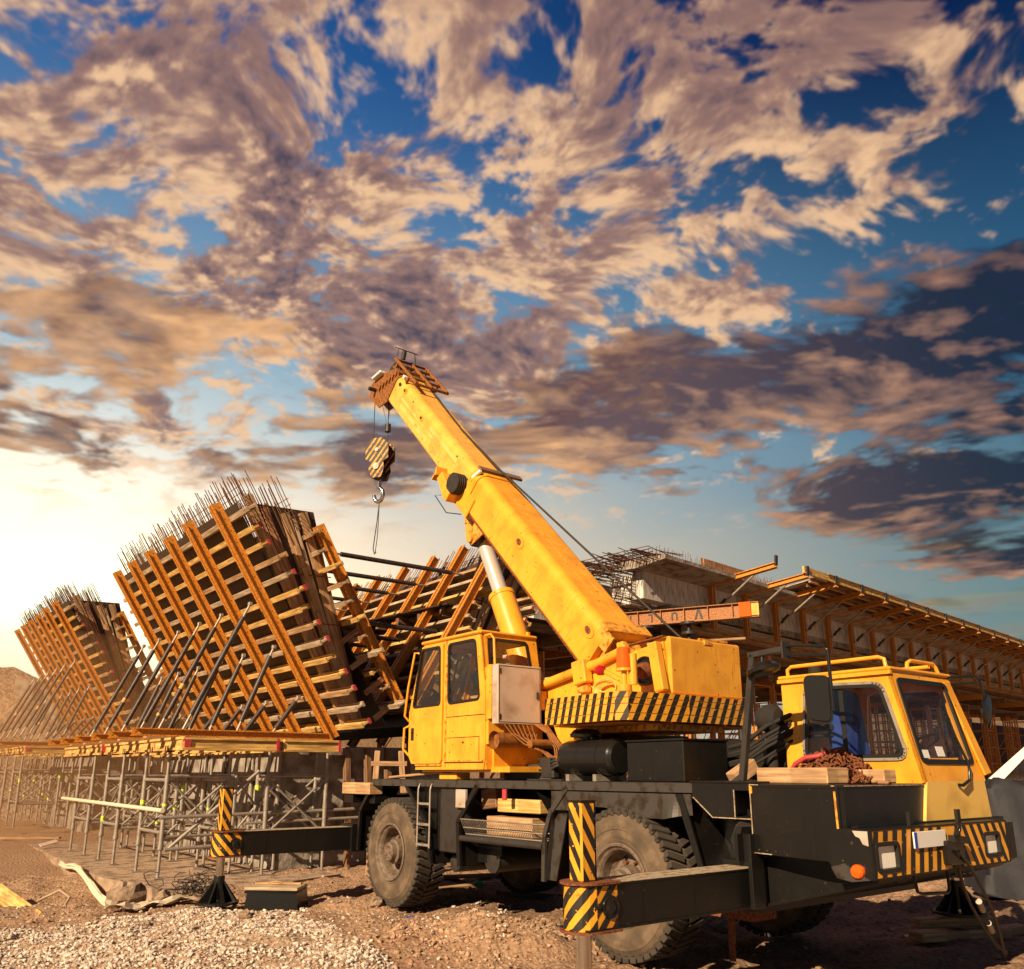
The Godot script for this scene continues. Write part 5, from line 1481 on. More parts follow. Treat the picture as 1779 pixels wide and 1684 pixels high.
func make_arm(called_label: String, mirrored: bool) -> Node3D:
	var o := thing("pier_formwork", called_label, "formwork", site(-7.6, 2.1, 2.54), TURN, "leaning pier formworks")
	var k := -1.0 if mirrored else 1.0
	# p(): along the pier x, height y, across z (measured on the left arm, mirrored about the pier's middle)
	var p := func(x: float, y: float, z: float) -> Vector3: return v(x + 7.6, y - 2.1, (z - 2.54) * k)
	var dir := func(y: float, z: float) -> Vector3: return v(0, y, z * k)
	var W := func(x: float, s: float, n: float) -> Vector3: return p.call(x, 2.18 + 0.842 * s + 0.54 * n, 1.25 - 0.54 * s + 0.842 * n)
	var I := func(x: float, s: float, n: float) -> Vector3: return p.call(x, 2.5 + 0.863 * s + 0.506 * n, 2.25 - 0.506 * s + 0.863 * n)
	var wd: Vector3 = dir.call(0.842, -0.54)
	var wn: Vector3 = dir.call(0.54, 0.842)
	var idr: Vector3 = dir.call(0.863, -0.506)
	var inn: Vector3 = dir.call(0.506, 0.863)
	for i in FRAMES.size():
		var x: float = FRAMES[i]
		again("waling", o, waling(4.6, 0.16), Transform3D(Basis(wd, wn, wd.cross(wn)), W.call(x, -0.05 + rng.randf_range(-0.03, 0.03), 0.0)))
		var t := Transform3D(Basis(idr, -inn, idr.cross(-inn)), I.call(x + 0.42, 0.25, 0.38))
		again("waling", o, waling(4.15 if mirrored else 3.5, 0.16), t)
	for j in 14:
		var s := 0.1 + j * 0.315
		var b := MB.new()
		var x0 := -3.35 + rng.randf_range(-0.12, 0.1) - (0.25 if j > 10 else 0.0)
		b.hbeam(W.call(x0, s, 0.265), W.call(-11.6 + rng.randf_range(-0.2, 0.2), s, 0.265), 0.09, 0.2, wn)
		var bm := part("timber_beam", o, b, [M.timber, M.plank_grey, M.plank, M.timber][j % 4])
		if j % 3 != 1:
			b = MB.new()
			b.bar(W.call(x0 + 0.003, s, 0.335), W.call(x0 - 0.05, s, 0.335), 0.094, 0.05, wn)
			part("red_tip", bm, b, M.redpaint)
	for j in 11:
		var s := 0.25 + j * 0.34
		var b := MB.new()
		b.hbeam(I.call(-3.7 + rng.randf_range(-0.25, 0.2), s, 0.12), I.call(-11.5, s, 0.12), 0.08, 0.2, inn)
		part("timber_beam", o, b, [M.plank_grey, M.plank, M.timber][j % 3])
	for side in 2:
		for a in 4:
			for c in 2:
				var b := MB.new()
				var xa := -4.24 - a * 1.8
				var q: Array = []
				for e: Vector2 in [Vector2(xa, 0), Vector2(xa - 1.794, 0), Vector2(xa - 1.794, 1), Vector2(xa, 1)]:
					var s: float = lerpf(-0.1, 4.42, (c + e.y) * 0.5) - (0.003 if e.y > 0.5 else 0.0)
					q.append([W.call(e.x, s, 0.37), W.call(e.x, s, 0.39)] if side == 0 else [I.call(e.x, s * 0.92, 0.0), I.call(e.x, s * 0.92, 0.02)])
				b.quad(q[0][0], q[1][0], q[2][0], q[3][0]); b.quad(q[0][1], q[1][1], q[2][1], q[3][1])
				for e in 4:
					b.quad(q[e][0], q[(e + 1) % 4][0], q[(e + 1) % 4][1], q[e][1])
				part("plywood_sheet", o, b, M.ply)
	# end face: dark sheet and upright boards
	var eb := MB.new()
	var x := -4.25
	var ob: Vector3 = p.call(x, 2.35, 1.5)
	var ot: Vector3 = p.call(x, 6.15, -0.62)
	var ib: Vector3 = p.call(x, 2.35, 1.80)
	var it: Vector3 = p.call(x, 6.2, 0.62)
	var off := v(0.02, 0, 0)
	eb.quad(ob, ib, it, ot); eb.quad(ob + off, ib + off, it + off, ot + off); eb.quad(ot, it, it + off, ot + off); eb.quad(ib, it, it + off, ib + off); eb.quad(ob, ot, ot + off, ob + off)
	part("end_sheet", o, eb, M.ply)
	var fr := [[0.02, 0.03, 0.16, 1.03, "plank"], [0.10, 0.20, 0.13, 0.98, "plank_red"], [0.44, 0.50, 0.15, 0.97, "plank"], [0.58, 0.62, 0.06, 0.95, "plank_grey"], [0.78, 0.80, 0.17, 0.985, "plank"], [0.93, 0.92, 0.07, 0.9, "plank_dark"]]
	for f: Array in fr:
		var b := MB.new()
		var lo: Vector3 = ob.lerp(ib, f[0]) + v(0.06, 0, 0)
		var hi: Vector3 = ot.lerp(it, f[1]) + v(0.06, 0, 0)
		var d := (hi - lo).normalized()
		b.bar(lo, lo + (hi - lo) * f[3], 0.07, f[2], d.cross(v(1, 0, 0)), 0.004)
		part("end_board", o, b, M[f[4]])
	for c in 7:
		var b := MB.new()
		var f := 0.2 + 0.1 * c
		var at := ob.lerp(ib, 0.45).lerp(ot.lerp(it, 0.5), f) + v(0.12, 0, 0)
		b.box(Transform3D(Basis(Vector3.RIGHT, rng.randf_range(0.3, 0.6) * k), at), Vector3(0.04, 0.2, 0.09), 0.004)
		part("cleat", o, b, M.plank)
	for c in 3:
		var b := MB.new()
		var f := 0.25 + 0.22 * c
		b.tube(ob.lerp(ot, f) + v(0.13, 0, 0), ib.lerp(it, f) + v(0.13, 0, 0), 0.01, 5)
		part("tie_rod", o, b, M.rebar)
	# planks nailed across towards the inner side
	for c in 4:
		var b := MB.new()
		var s := 0.2 + 0.5 * c
		b.bar(I.call(-3.95 + 0.1 * (c % 2), s, -0.3), I.call(-4.0, s + 0.06, 0.3), 0.03, 0.1, idr, 0.004)
		part("cross_plank", o, b, M.plank_red if c % 2 else M.plank)
	# reinforcement standing out of the top, and the mats inside
	var rb := MB.new()
	for row in 4:
		for i in 62:
			var xx := -3.95 - i * 0.122 + rng.randf_range(-0.02, 0.02)
			var jit := Vector3(rng.randf_range(-0.02, 0.02), 0, rng.randf_range(-0.03, 0.03))
			var up := rng.randf_range(0.44, 0.68) - 0.08 * (row % 2)
			var a: Vector3 = W.call(xx, 3.9, 0.45 + 0.22 * (row % 2)) if row < 2 else I.call(xx, 3.8, -0.06 - 0.2 * (row % 2))
			var d2: Vector3 = wd if row < 2 else idr
			if i % 9 == 4:
				for z in 3:
					rb.tube(a + jit * z, a + (d2 + jit * (0.6 + z)) * (up * 0.55 + 0.4), 0.014, 4, -1.0, false)
			rb.tube(a, a + (d2 + jit) * (up + 0.45), 0.0085, 4, -1.0, false)
	for row in 5:
		for q in 2:
			var s := 4.2 + 0.11 * row
			var a: Vector3 = W.call(-3.9, s, 0.45) if q == 0 else I.call(-3.9, s - 0.25, -0.06)
			rb.tube(a, a + v(-7.5, 0, 0), 0.008, 4, -1.0, false)
	part("rebar", o, rb, M.rebar).set_meta("kind", "stuff")
	return o
func make_props(o: Node3D) -> void:
	for i in FRAMES.size():
		for c: Array in [[-0.36, 4.4, -1.3, 2.24], [0.12, 3.7, -0.42, 2.24], [0.63, 2.86, 0.2, 2.24]]:
			var x: float = FRAMES[i]
			var a := v(x + 7.6, c[1] - 2.1, c[0] - 2.54)
			var b := v(x + 7.6, c[3] - 2.1, c[2] - 2.54)
			var d := (b - a)
			var m := MB.new()
			m.tube(a + d * 0.11, a + d * 0.88, 0.043, 10)
			var pr := part("push_pull_prop", o, m, M.prop)
			m = MB.new()
			m.tube(a, a + d * 0.14, 0.022, 8); m.tube(a + d * 0.86, b, 0.022, 8); m.box(Transform3D(Basis(), a), Vector3(0.07, 0.07, 0.07), 0.01); m.box(Transform3D(Basis(), b), Vector3(0.07, 0.05, 0.07), 0.01)
			part("spindle", pr, m, M.steel)
			if i == 1 and c[0] < -0.3 or i == 4:
				m = MB.new()
				m.tube(a + d * 0.6, a + d * 0.64, 0.046, 10)
				part("yellow_band", pr, m, M.timber)
func make_platform(label: String) -> Node3D:
	var o := thing("timber_platform", label, "platform", site(-7.6, 1.93, -0.1), TURN, "timber platforms on scaffolding")
	var p := func(x: float, y: float, z: float) -> Vector3: return v(x + 7.6, y - 1.93, z + 0.1)
	for b: Array in [[-3.84, -5.75, -1.37, 2.035], [-5.5, -9.1, -1.34, 2.035], [-8.9, -12.4, -1.38, 2.035], [-3.9, -8.0, -0.4, 2.035], [-7.6, -12.3, -0.42, 2.035], [-4.1, -12.0, 0.45, 2.035]]:
		var m := MB.new()
		m.hbeam(p.call(b[0], b[3], b[2]), p.call(b[1], b[3], b[2]), 0.09, 0.2, Vector3.UP)
		var bm := part("timber_beam", o, m, M.timber)
		m = MB.new()
		m.bar(p.call(b[0] + 0.003, b[3], b[2]), p.call(b[0] - 0.035, b[3], b[2]), 0.094, 0.204)
		part("red_tip", bm, m, M.redpaint)
	for b: Array in [[-3.88, -1.45, 0.1], [-3.97, -0.3, 0.62], [-3.90, 0.2, 1.22], [-5.0, -1.7, 1.0], [-6.6, -1.7, 1.0], [-7.9, -1.7, 1.0], [-9.2, -1.7, 1.0], [-10.4, -1.7, 1.0]]:
		var m := MB.new()
		var y := 2.035 if b[0] > -4.5 else 2.15
		if b[0] > -4.5:
			m.hbeam(p.call(b[0], y - 0.01, b[1]), p.call(b[0], y - 0.01, b[2]), 0.09, 0.2, Vector3.UP)
		else:
			m.bar(p.call(b[0], 2.15, b[1]), p.call(b[0], 2.15, b[2]), 0.2, 0.03)
		var bm := part("timber_beam" if b[0] > -4.5 else "deck_board", o, m, M.timber if b[0] > -4.5 else M.plank)
		if b[0] > -4.5:
			m = MB.new()
			m.bar(p.call(b[0], y - 0.01, b[2] + 0.003), p.call(b[0], y - 0.01, b[2] - 0.04), 0.094, 0.204)
			part("red_tip", bm, m, M.redpaint)
	for i in FRAMES.size():
		var bx: Vector3 = p.call(FRAMES[i], 2.145, -2.05)
		again("base_waling", o, waling(3.3, 0.12), Transform3D(Basis(Vector3(0, 0, -1), Vector3.UP, Vector3.RIGHT), bx))
	for i in 9:
		var m := MB.new()
		for q: float in [-0.06, 0.06]:
			m.box(Transform3D(Basis(), p.call(-4.7 - i * 0.85 + q, 1.96, -1.425)), Vector3(0.03, 0.1, 0.012)); m.box(Transform3D(Basis(), p.call(-4.7 - i * 0.85, 1.925, -1.37)), Vector3(0.16, 0.015, 0.12))
		part("fork_head", o, m, M.rust)
	return o
func scaffold(label: String, x: float, z: float, nx: float, nz: float, group: String) -> Node3D:
	# four legs, frames along x at both z, braces across; feet on y = 0
	var o := thing("scaffold_tower", label, "scaffolding", site(x, 0.0, z), TURN, group)
	for a: float in [-0.5, 0.5]:
		for b: float in [-0.5, 0.5]:
			var m := MB.new()
			var q := v(a * nx, 0, b * nz)
			m.tube(q + Vector3.UP * 0.45, q + Vector3.UP * 1.55, 0.038, 10); m.tube(q + Vector3.UP * 0.02, q + Vector3.UP * 0.46, 0.026, 8); m.tube(q + Vector3.UP * 1.5, q + Vector3.UP * 1.92, 0.026, 8)
			m.tube(q + Vector3.UP * 0.43, q + Vector3.UP * 0.5, 0.046, 10); m.tube(q + Vector3.UP * 1.0, q + Vector3.UP * 1.08, 0.044, 10)
			m.box(Transform3D(Basis(), q + Vector3.UP * 0.012), Vector3(0.14, 0.012, 0.14))
			var leg := part("leg", o, m, M.steel)
			m = MB.new()
			var ty := rng.randf_range(0.55, 1.35)
			m.tube(q + Vector3.UP * ty, q + Vector3.UP * (ty + 0.09), 0.041, 10)
			if rng.randf() < 0.6:
				part("tape_mark", leg, m, M.tape)
	for b: float in [-0.5, 0.5]:
		for y: float in [0.68, 1.48]:
			var m := MB.new()
			m.tube(v(-0.5 * nx, y, b * nz), v(0.5 * nx, y, b * nz), 0.028, 8)
			part("rung", o, m, M.steel)
	for c in 4:
		var m := MB.new()
		var s := -0.5 if c < 2 else 0.5
		var up := c % 2 == 0
		m.tube(v(s * nx, 0.6 if up else 1.5, -0.5 * nz), v(s * nx, 1.5 if up else 0.6, 0.5 * nz), 0.02, 8)
		part("brace", o, m, M.steel)
	for c in 2:
		var m := MB.new()
		m.tube(v(-0.5 * nx, 0.72, (c - 0.5) * nz), v(0.5 * nx, 1.45, (c - 0.5) * nz), 0.017, 6)
		part("brace", o, m, M.steel)
	for y: float in [0.62, 1.54]:
		for s: float in [-0.5, 0.5]:
			var m := MB.new()
			m.tube(v(s * nx, y, -0.5 * nz), v(s * nx, y, 0.5 * nz), 0.022, 8)
			part("ledger", o, m, M.steel)
	return o
func make_piers() -> void:
	var m := MB.new()
	m.box(Transform3D(Basis(), v(-3.1, 0, 0)), Vector3(6.3, 2.6, 4.0), 0.02)
	var pier := thing("concrete_pier", "bare concrete pier foot behind the scaffold and the rear outrigger", "pier", site(-4.75, 0.75, 2.54), TURN)
	part("shaft", pier, m, M.concrete)
	m = MB.new()
	for k in 5:
		m.bx(v(0.045, -1.2, -2.0 + k * 0.8), v(0.056, 1.25, -1.985 + k * 0.8))
	part("board_joint", pier, m, M.concrete)
	for k in 4:
		m = MB.new()
		m.bar(v(0.25, -0.8, -0.75 + k * 0.42), v(0.2, 1.28, -0.85 + k * 0.42), 0.1, 0.12, Vector3.RIGHT, 0.005)
		part("timber_post", pier, m, M.plank_dark)
	var left := make_arm("tall formwork of orange walings leaning left, bristling with rebar, left of the boom", false)
	make_props(left)
	var right := make_arm("formwork leaning to the right behind the operator's cab and lift cylinder", true)
	copy(left, "hazy far leaning formwork at the left edge, beyond the tall one", site(-21.2, 2.5, 2.54))
	copy(right, "far formwork leaning right, mostly hidden behind the tall leaning formwork", site(-21.2, 2.5, 2.54))
	m = MB.new()
	var pier2: Node3D = copy(pier, "far concrete pier foot in shadow behind the left scaffold", site(-18.35, 0.9, 2.54))
	var pf := make_platform("timber platform with orange base walings under the tall leaning formwork")
	copy(pf, "far timber platform under the hazy leaning formwork", site(-21.2, 2.1, -0.1))
	var names_row := ["nearest the striped far outrigger jack", "in the middle of the near platform", "at the far end of the near platform"]
	for r in 2:
		for i in 3:
			var lab: String = "grey scaffold tower %s, %s row" % [names_row[i], "front" if r == 0 else "back"]
			scaffold(lab, [-5.3, -7.9, -10.2][i], -0.87 if r == 0 else 0.12, [1.22, 1.05, 1.25][i], 1.0 if r == 0 else 0.75, "scaffold towers under the near platform")
	scaffold("grey scaffold frame standing before the concrete pier foot", -4.4, 0.62, 0.42, 1.05, "scaffold towers under the near platform")
	for r in 2:
		for i in 3:
			var o := scaffold("hazy scaffold tower under the far platform, %s row, %s" % ["front" if r == 0 else "back", ["right end", "middle", "left end"][i]], -18.6 - i * 2.6, -0.87 + r * 1.3, 1.2, 1.0, "scaffold towers under the far platform")
			o.position.y = 0.12
	for t: Array in [["handrail_pipe", "sunlit pale handrail pipe running along the front scaffold legs", -4.5, 1.02, -1.45, -11.7, 1.05, -1.47, 0.034, "white"], ["scaffold_tube", "upper grey cross tube lashed to the scaffold before the concrete pier", -4.42, 0.92, -1.5, -4.2, 0.98, 1.7, 0.028, "steel"], ["scaffold_tube", "lower grey cross tube running towards the rear wheel", -4.3, 0.80, -0.2, -4.15, 0.84, 1.8, 0.024, "steel"], ["scaffold_tube", "long slanting grey brace tube at the scaffold's near corner", -4.5, 0.42, -1.35, -4.35, 1.62, 0.0, 0.03, "steel"], ["scaffold_tube", "lowest grey tube at the scaffold's near corner", -4.4, 0.45, -1.4, -4.35, 0.5, 0.3, 0.028, "steel"], ["scaffold_tube", "long grey ledger tube low along the scaffold's back row", -4.5, 0.75, -0.33, -12.5, 0.78, -0.33, 0.026, "steel"]]:
		m = MB.new()
		var a := site(t[2], t[3], t[4])
		var b := site(t[5], t[6], t[7])
		m.tube(Vector3.ZERO, b - a, t[8], 10)
		if t[9] == "white":
			for k in 7:
				m.tube((b - a) * (0.1 + 0.13 * k), (b - a) * (0.1 + 0.13 * k + 0.012), 0.038, 10)
		var o := part(numbered(t[0]), self, m, M.pale if t[9] == "white" else M.steel)
		o.position = a
		tag(o, t[1], "pipe" if t[9] == "white" else "tube")
	for i in 5:
		m = MB.new()
		var y := 5.55
		var a := site(FRAMES[i], y, 0.98)
		var b := site(FRAMES[i], y, 4.1)
		var d := b - a
		m.tube(d * 0.1, d * 0.9, 0.045, 10)
		var o := thing("tie_strut", "dark tie strut spanning between both leaning formworks, %s from the front at the top" % ["first", "second", "third", "fourth", "fifth"][i], "strut", a, 0.0, "struts between the leaning formworks")
		part("tube", o, m, M.prop)
		m = MB.new()
		m.tube(Vector3.ZERO, d * 0.12, 0.02, 8); m.tube(d * 0.88, d, 0.02, 8)
		part("spindle", o, m, M.steel)
	for i in 3:
		m = MB.new()
		var a := site(FRAMES[i], 4.3, 1.55)
		var d := site(FRAMES[i], 4.3, 3.55) - a
		m.tube(d * 0.04, d * 0.95, 0.045, 10)
		var o := thing("tie_strut", "lower dark tie strut between the leaning formworks, %s from the front" % ["first", "second", "third"][i], "strut", a, 0.0, "struts between the leaning formworks")
		part("tube", o, m, M.prop)
# ---------------------------------------------------------------- bridge
const BTURN := -0.794125
const BORIGIN := Vector3(3.59, 0.0, -21.54)
func bridge_at(c: float, y: float, s: float) -> Vector3:
	return BORIGIN + Basis(Vector3.UP, BTURN) * v(c, y, s)
func make_bridge() -> void:
	var o := thing("concrete_bridge", "unfinished concrete bridge girder with rebar sticking out of its open end", "bridge", bridge_at(0, 5.8, 0), BTURN)
	var p := func(c: float, y: float, s: float) -> Vector3: return v(c, y - 5.8, s)
	var m := MB.new()
	# webs, flared towards the top
	var k := 0
	for w: Array in [[-0.34, 0.0, -0.3], [-1.38, -0.72, 0.1], [-2.7, -2.0, 0.3], [-4.1, -3.4, 0.5], [-5.4, -4.8, 0.6], [-6.7, -6.1, 0.7]]:
		m = MB.new()
		var q := [Vector2(w[0] + 0.06, 5.9), Vector2(w[1] - 0.04, 5.9), Vector2(w[1], 6.1), Vector2(w[1], 6.45), Vector2(w[1] + 0.05, 6.66), Vector2(w[0] - 0.06, 6.66), Vector2(w[0], 6.4)]
		if k == 0:
			q = [Vector2(-0.4, 5.9), Vector2(-0.03, 5.9), Vector2(0.0, 6.62), Vector2(-0.34, 6.62)]
		var n := 14 if k == 0 else 1
		for e in n:
			var s0: float = lerpf(w[2], 42.0, pow(float(e) / n, 1.5))
			var s1: float = lerpf(w[2], 42.0, pow(float(e + 1) / n, 1.5))
			for i in q.size():
				var a: Vector2 = q[i]
				var b: Vector2 = q[(i + 1) % q.size()]
				m.quad(p.call(a.x, a.y, s0), p.call(b.x, b.y, s0), p.call(b.x, b.y, s1), p.call(a.x, a.y, s1))
		var cap := PackedVector2Array(q)
		m.flat(cap, Transform3D(Basis(Vector3.RIGHT, Vector3.UP, Vector3(0, 0, 1)), p.call(0, 0, w[2])), 0.0)
		part("web", o, m, M.concrete_web)
		k += 1
	m = MB.new()
	var over := PackedVector2Array([Vector2(-0.38, 6.62), Vector2(0.03, 6.60), Vector2(0.98, 6.70), Vector2(0.98, 6.80), Vector2(-0.38, 6.83)])
	m.prism(over, Transform3D(Basis(Vector3.RIGHT, Vector3.UP, Vector3(0, 0, 1)), p.call(0, 0, 0)), -42.0, 0.7)
	m.bx(p.call(-8.0, 6.66, 5.0), p.call(-0.38, 6.82, 42.0))
	part("top_slab", o, m, M.concrete)
	m = MB.new()
	m.bx(p.call(-6.8, 5.74, 0.9), p.call(-0.02, 5.9, 42.0))
	part("bottom_slab", o, m, M.concrete)
	m = MB.new()      # starter bars at the open end and along the slab edge
	for i in 150:
		var c := rng.randf_range(-3.0, 0.9)
		var y := rng.randf_range(6.62, 7.0) if c > -2.9 else 6.7
		var a: Vector3 = p.call(c, y, 0.3)
		m.tube(a, p.call(c + rng.randf_range(-0.15, 0.15), y + rng.randf_range(-0.08, 0.12), -rng.randf_range(0.5, 1.5)), 0.011, 4, -1.0, false)
	for i in 90:
		var c := rng.randf_range(-2.6, -0.1)
		var y := rng.randf_range(5.78, 5.98)
		m.tube(p.call(c, y, 0.5), p.call(c, y + rng.randf_range(-0.05, 0.05), -rng.randf_range(0.4, 1.2)), 0.011, 4, -1.0, false)
	for w: Array in [[-0.2], [-1.05], [-2.3]]:
		for i in 9:
			m.tube(p.call(w[0], 5.98 + i * 0.075, 0.3), p.call(w[0] - 0.1, 5.98 + i * 0.075, -1.3), 0.009, 4, -1.0, false)
	for i in 8:
		m.tube(p.call(-3.0, 6.66 + 0.05 * i, -0.25 - 0.1 * i), p.call(0.7, 6.66 + 0.05 * i, -0.3 - 0.1 * i), 0.011, 4, -1.0, false)
	for i in 30:
		var c := -2.9 + i * 0.125
		m.tube(p.call(c, 6.7, -0.2), p.call(c, 7.1, -0.2), 0.01, 4, -1.0, false); m.tube(p.call(c, 6.7, -0.7), p.call(c, 7.05, -0.7), 0.01, 4, -1.0, false)
	for i in 60:
		var s := -0.6 + i * 0.11
		m.tube(p.call(0.75, 6.78, s), p.call(0.75 + rng.randf_range(-0.03, 0.03), 6.98 + rng.randf_range(0, 0.15), s), 0.008, 4, -1.0, false)
		if i > 24:
			m.tube(p.call(0.4, 6.78, s), p.call(0.4, 7.15, s), 0.01, 4, -1.0, false)
	for y: float in [6.95, 7.05]:
		m.tube(p.call(0.4, y, 2.0), p.call(0.4, y, 6.0), 0.009, 4, -1.0, false)
	part("rebar", o, m, M.rebar).set_meta("kind", "stuff")
	# red panel standing on the slab
	o = thing("edge_panel", "red formwork panel standing on the bridge slab above the girder", "panel", bridge_at(0.2, 6.84, 2.2), BTURN)
	for i in 5:
		for j in 2:
			m = MB.new()
			m.box(Transform3D(Basis(), v(0, 0.13 + j * 0.25, 0.25 + i * 0.5)), Vector3(0.05, 0.243, 0.49), 0.006)
			part("panel_board", o, m, M.plank_red)
	m = MB.new()
	for i in 6:
		m.bx(v(-0.06, 0.0, i * 0.5 - 0.02), v(-0.025, 0.52, i * 0.5 + 0.02))
	part("stiffener", o, m, M.rust)
	# overhang formwork: brackets, joists, deck and edge beam
	var ord := ["first", "second", "third", "fourth", "fifth", "sixth", "seventh", "eighth", "ninth", "tenth", "eleventh", "twelfth", "thirteenth", "fourteenth", "fifteenth", "sixteenth", "seventeenth", "eighteenth", "nineteenth", "twentieth", "twenty-first"]
	var first: Node3D
	for i in 21:
		var s := 2.6 + 1.74 * i
		var lab: String = "orange bracket carrying the deck along the bridge edge, %s from the girder's open end" % ord[i]
		if i == 0:
			var b := thing("formwork_bracket", lab, "bracket", bridge_at(0.05, 5.5, s), BTURN, "brackets under the bridge edge")
			var t := Transform3D(Basis(Vector3.UP, Vector3.RIGHT, Vector3(0, 0, -1)), v(0.05, -0.1, 0))
			again("post", b, waling(1.4, 0.14), t)
			var a := v(0.0, 1.08, 0)
			var e := v(2.05, 1.30, 0)
			var x := (e - a).normalized()
			var z := Vector3(0, 0, 1)
			again("beam", b, waling(2.15, 0.14), Transform3D(Basis(x, z.cross(x), z), a))
			m = MB.new()
			m.tube(v(0.22, 0.42, 0), v(1.45, 1.22, 0), 0.032, 8)
			part("strut", b, m, M.steel)
			m = MB.new()
			m.tube(v(0.3, 0.48, 0), v(0.55, 0.69, 0), 0.05, 8); m.bar(v(0.36, 0.6, -0.08), v(0.5, 0.58, 0.08), 0.02, 0.02)
			part("spindle_nut", b, m, M.steel_dark)
			m = MB.new()
			m.box(Transform3D(Basis(Vector3.BACK, -0.1), v(2.12, 1.50, 0.0)), Vector3(0.05, 0.28, 0.12), 0.006)
			part("edge_bracket", b, m, M.steel_dark)
			first = b
		else:
			copy(first, lab, bridge_at(0.05, 5.5, s))
	o = thing("overhang_deck", "long timber formwork deck on orange brackets along the bridge edge", "formwork deck", bridge_at(1.0, 6.7, 20.0), BTURN)
	for j in 8:
		m = MB.new()
		var c := 0.15 + j * 0.26
		var y := 6.97 + 0.126 * (c - 0.05)
		var s0 := 5.0 + 0.35 * (7 - j)
		for e in 6:
			var sa := lerpf(s0, 39.0, e / 6.0)
			var sb := lerpf(s0, 39.0, (e + 1) / 6.0) + 0.3
			m.hbeam(v(c - 1.0, y - 6.9, sa - 20.0), v(c - 1.0, y - 6.9 + 0.004 * (e % 2), sb - 20.0), 0.08, 0.16, Vector3.UP)
		part("joist", o, m, M.plank_dark if j % 2 else M.plank)
	for e in 24:
		m = MB.new()
		var sa := 5.6 + e * 1.4
		m.box(Transform3D(Basis(Vector3.BACK, 0.126), v(0.15, 0.29, sa + 0.7 - 20.0)), Vector3(2.1, 0.022, 1.39))
		part("deck_sheet", o, m, M.plank_red if e % 3 else M.plank_grey)
	for e in 8:
		m = MB.new()
		var sa := 4.2 + e * 4.4
		m.bar(v(1.12, 0.33 + 0.01 * (e % 2), sa - 20.0), v(1.12, 0.33, sa + 4.35 - 20.0), 0.06, 0.2, Vector3.UP, 0.005)
		part("edge_beam", o, m, M.timber)
	# soffit boards under the box, stepping down into the shade
	o = thing("soffit_formwork", "shaded timber soffit boards under the bridge box", "formwork", bridge_at(-3.5, 5.4, 20.0), BTURN)
	for j in 14:
		m = MB.new()
		var c := -0.3 - j * 0.5
		var y := 5.6 - 0.05 * j
		m.bar(v(c + 3.5, y - 5.4, 3.0 - 20.0 - 0.3 * (j % 3)), v(c + 3.5, y - 5.4, 41.0 - 20.0), 0.36, 0.16, Vector3.UP, 0.01)
		part("board", o, m, [M.plank_grey, M.plank, M.plank_dark][j % 3])
	for j in 12:
		m = MB.new()
		m.bar(v(3.3, -0.45, j * 3.2 - 17.0), v(-3.5, -0.55, j * 3.2 - 17.0), 0.2, 0.22, Vector3.UP, 0.01)
		part("cross_beam", o, m, M.orange if j % 2 else M.plank_dark)
	# deck between the pier and the girder end
	o = thing("work_deck", "dark timber work deck under the open girder end, behind the boom", "deck", bridge_at(-3.0, 4.6, -1.0), BTURN)
	for j in 9:
		m = MB.new()
		m.bar(v(2.4 - j * 0.75, 0.22, -5.5), v(2.4 - j * 0.75, 0.22, 3.2), 0.1, 0.2, Vector3.UP)
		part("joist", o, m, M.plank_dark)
	for j in 6:
		m = MB.new()
		m.bar(v(2.8, 0.0, -5.0 + j * 1.6), v(-4.0, 0.0, -5.0 + j * 1.6), 0.16, 0.22, Vector3.UP)
		part("cross_beam", o, m, M.orange if j % 2 else M.plank)
	for j in 9:
		m = MB.new()
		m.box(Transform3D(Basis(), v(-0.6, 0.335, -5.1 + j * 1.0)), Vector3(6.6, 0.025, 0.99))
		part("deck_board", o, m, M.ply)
	make_shoring()
	# lettered steel beam lying on jack heads
	var a := Vector3(1.05, 5.2, -21.9)
	var b := Vector3(5.75, 5.32, -19.5)
	var d := (b - a).normalized()
	o = thing("lettered_beam", "orange steel beam with black letters, red block at its end", "beam", (a + b) * 0.5, atan2(-d.z, d.x))
	var l := (b - a).length() * 0.5
	m = MB.new()
	m.bx(Vector3(-l, -0.17, -0.01), Vector3(l, 0.17, 0.01)); m.bx(Vector3(-l, 0.16, -0.09), Vector3(l, 0.18, 0.09)); m.bx(Vector3(-l, -0.18, -0.09), Vector3(l, -0.16, 0.09))
	for j in 9:
		m.bx(Vector3(-l + 0.6 + j * 0.58, -0.16, -0.085), Vector3(-l + 0.615 + j * 0.58, 0.16, 0.085))
	part("profile", o, m, M.orange_dark)
	m = MB.new()
	m.bx(Vector3(l - 0.45, -0.16, 0.02), Vector3(l - 0.18, 0.18, 0.12))
	part("red_block", o, m, M.amber)
	m = MB.new()
	m.bx(Vector3(l - 0.17, -0.14, -0.05), Vector3(l, 0.14, 0.09))
	part("end_block", o, m, M.yellow)
	var font := SystemFont.new(); font.font_names = PackedStringArray(["Droid Sans"]); font.font_weight = 800
	for j in 4:       # the beam lies upside down, so its name does too
		var tm := TextMesh.new()
		tm.text = "ULMA"[j]
		tm.font = font; tm.font_size = 32; tm.pixel_size = 0.0088; tm.depth = 0.006
		tm.material = M.black_plain
		again("letter", o, tm, Transform3D(Basis(Vector3(0, 0, 1), PI), Vector3(0.62 - 0.6 * j, 0.0, 0.014)))
	m = MB.new()
	m.prism(poly([1.1, -0.12, 1.16, -0.12, 1.21, 0.06, 1.26, -0.12, 1.32, -0.12, 1.24, 0.13, 1.18, 0.13]), Transform3D(), 0.012, 0.018)
	part("arch_mark", o, m, M.black_plain)
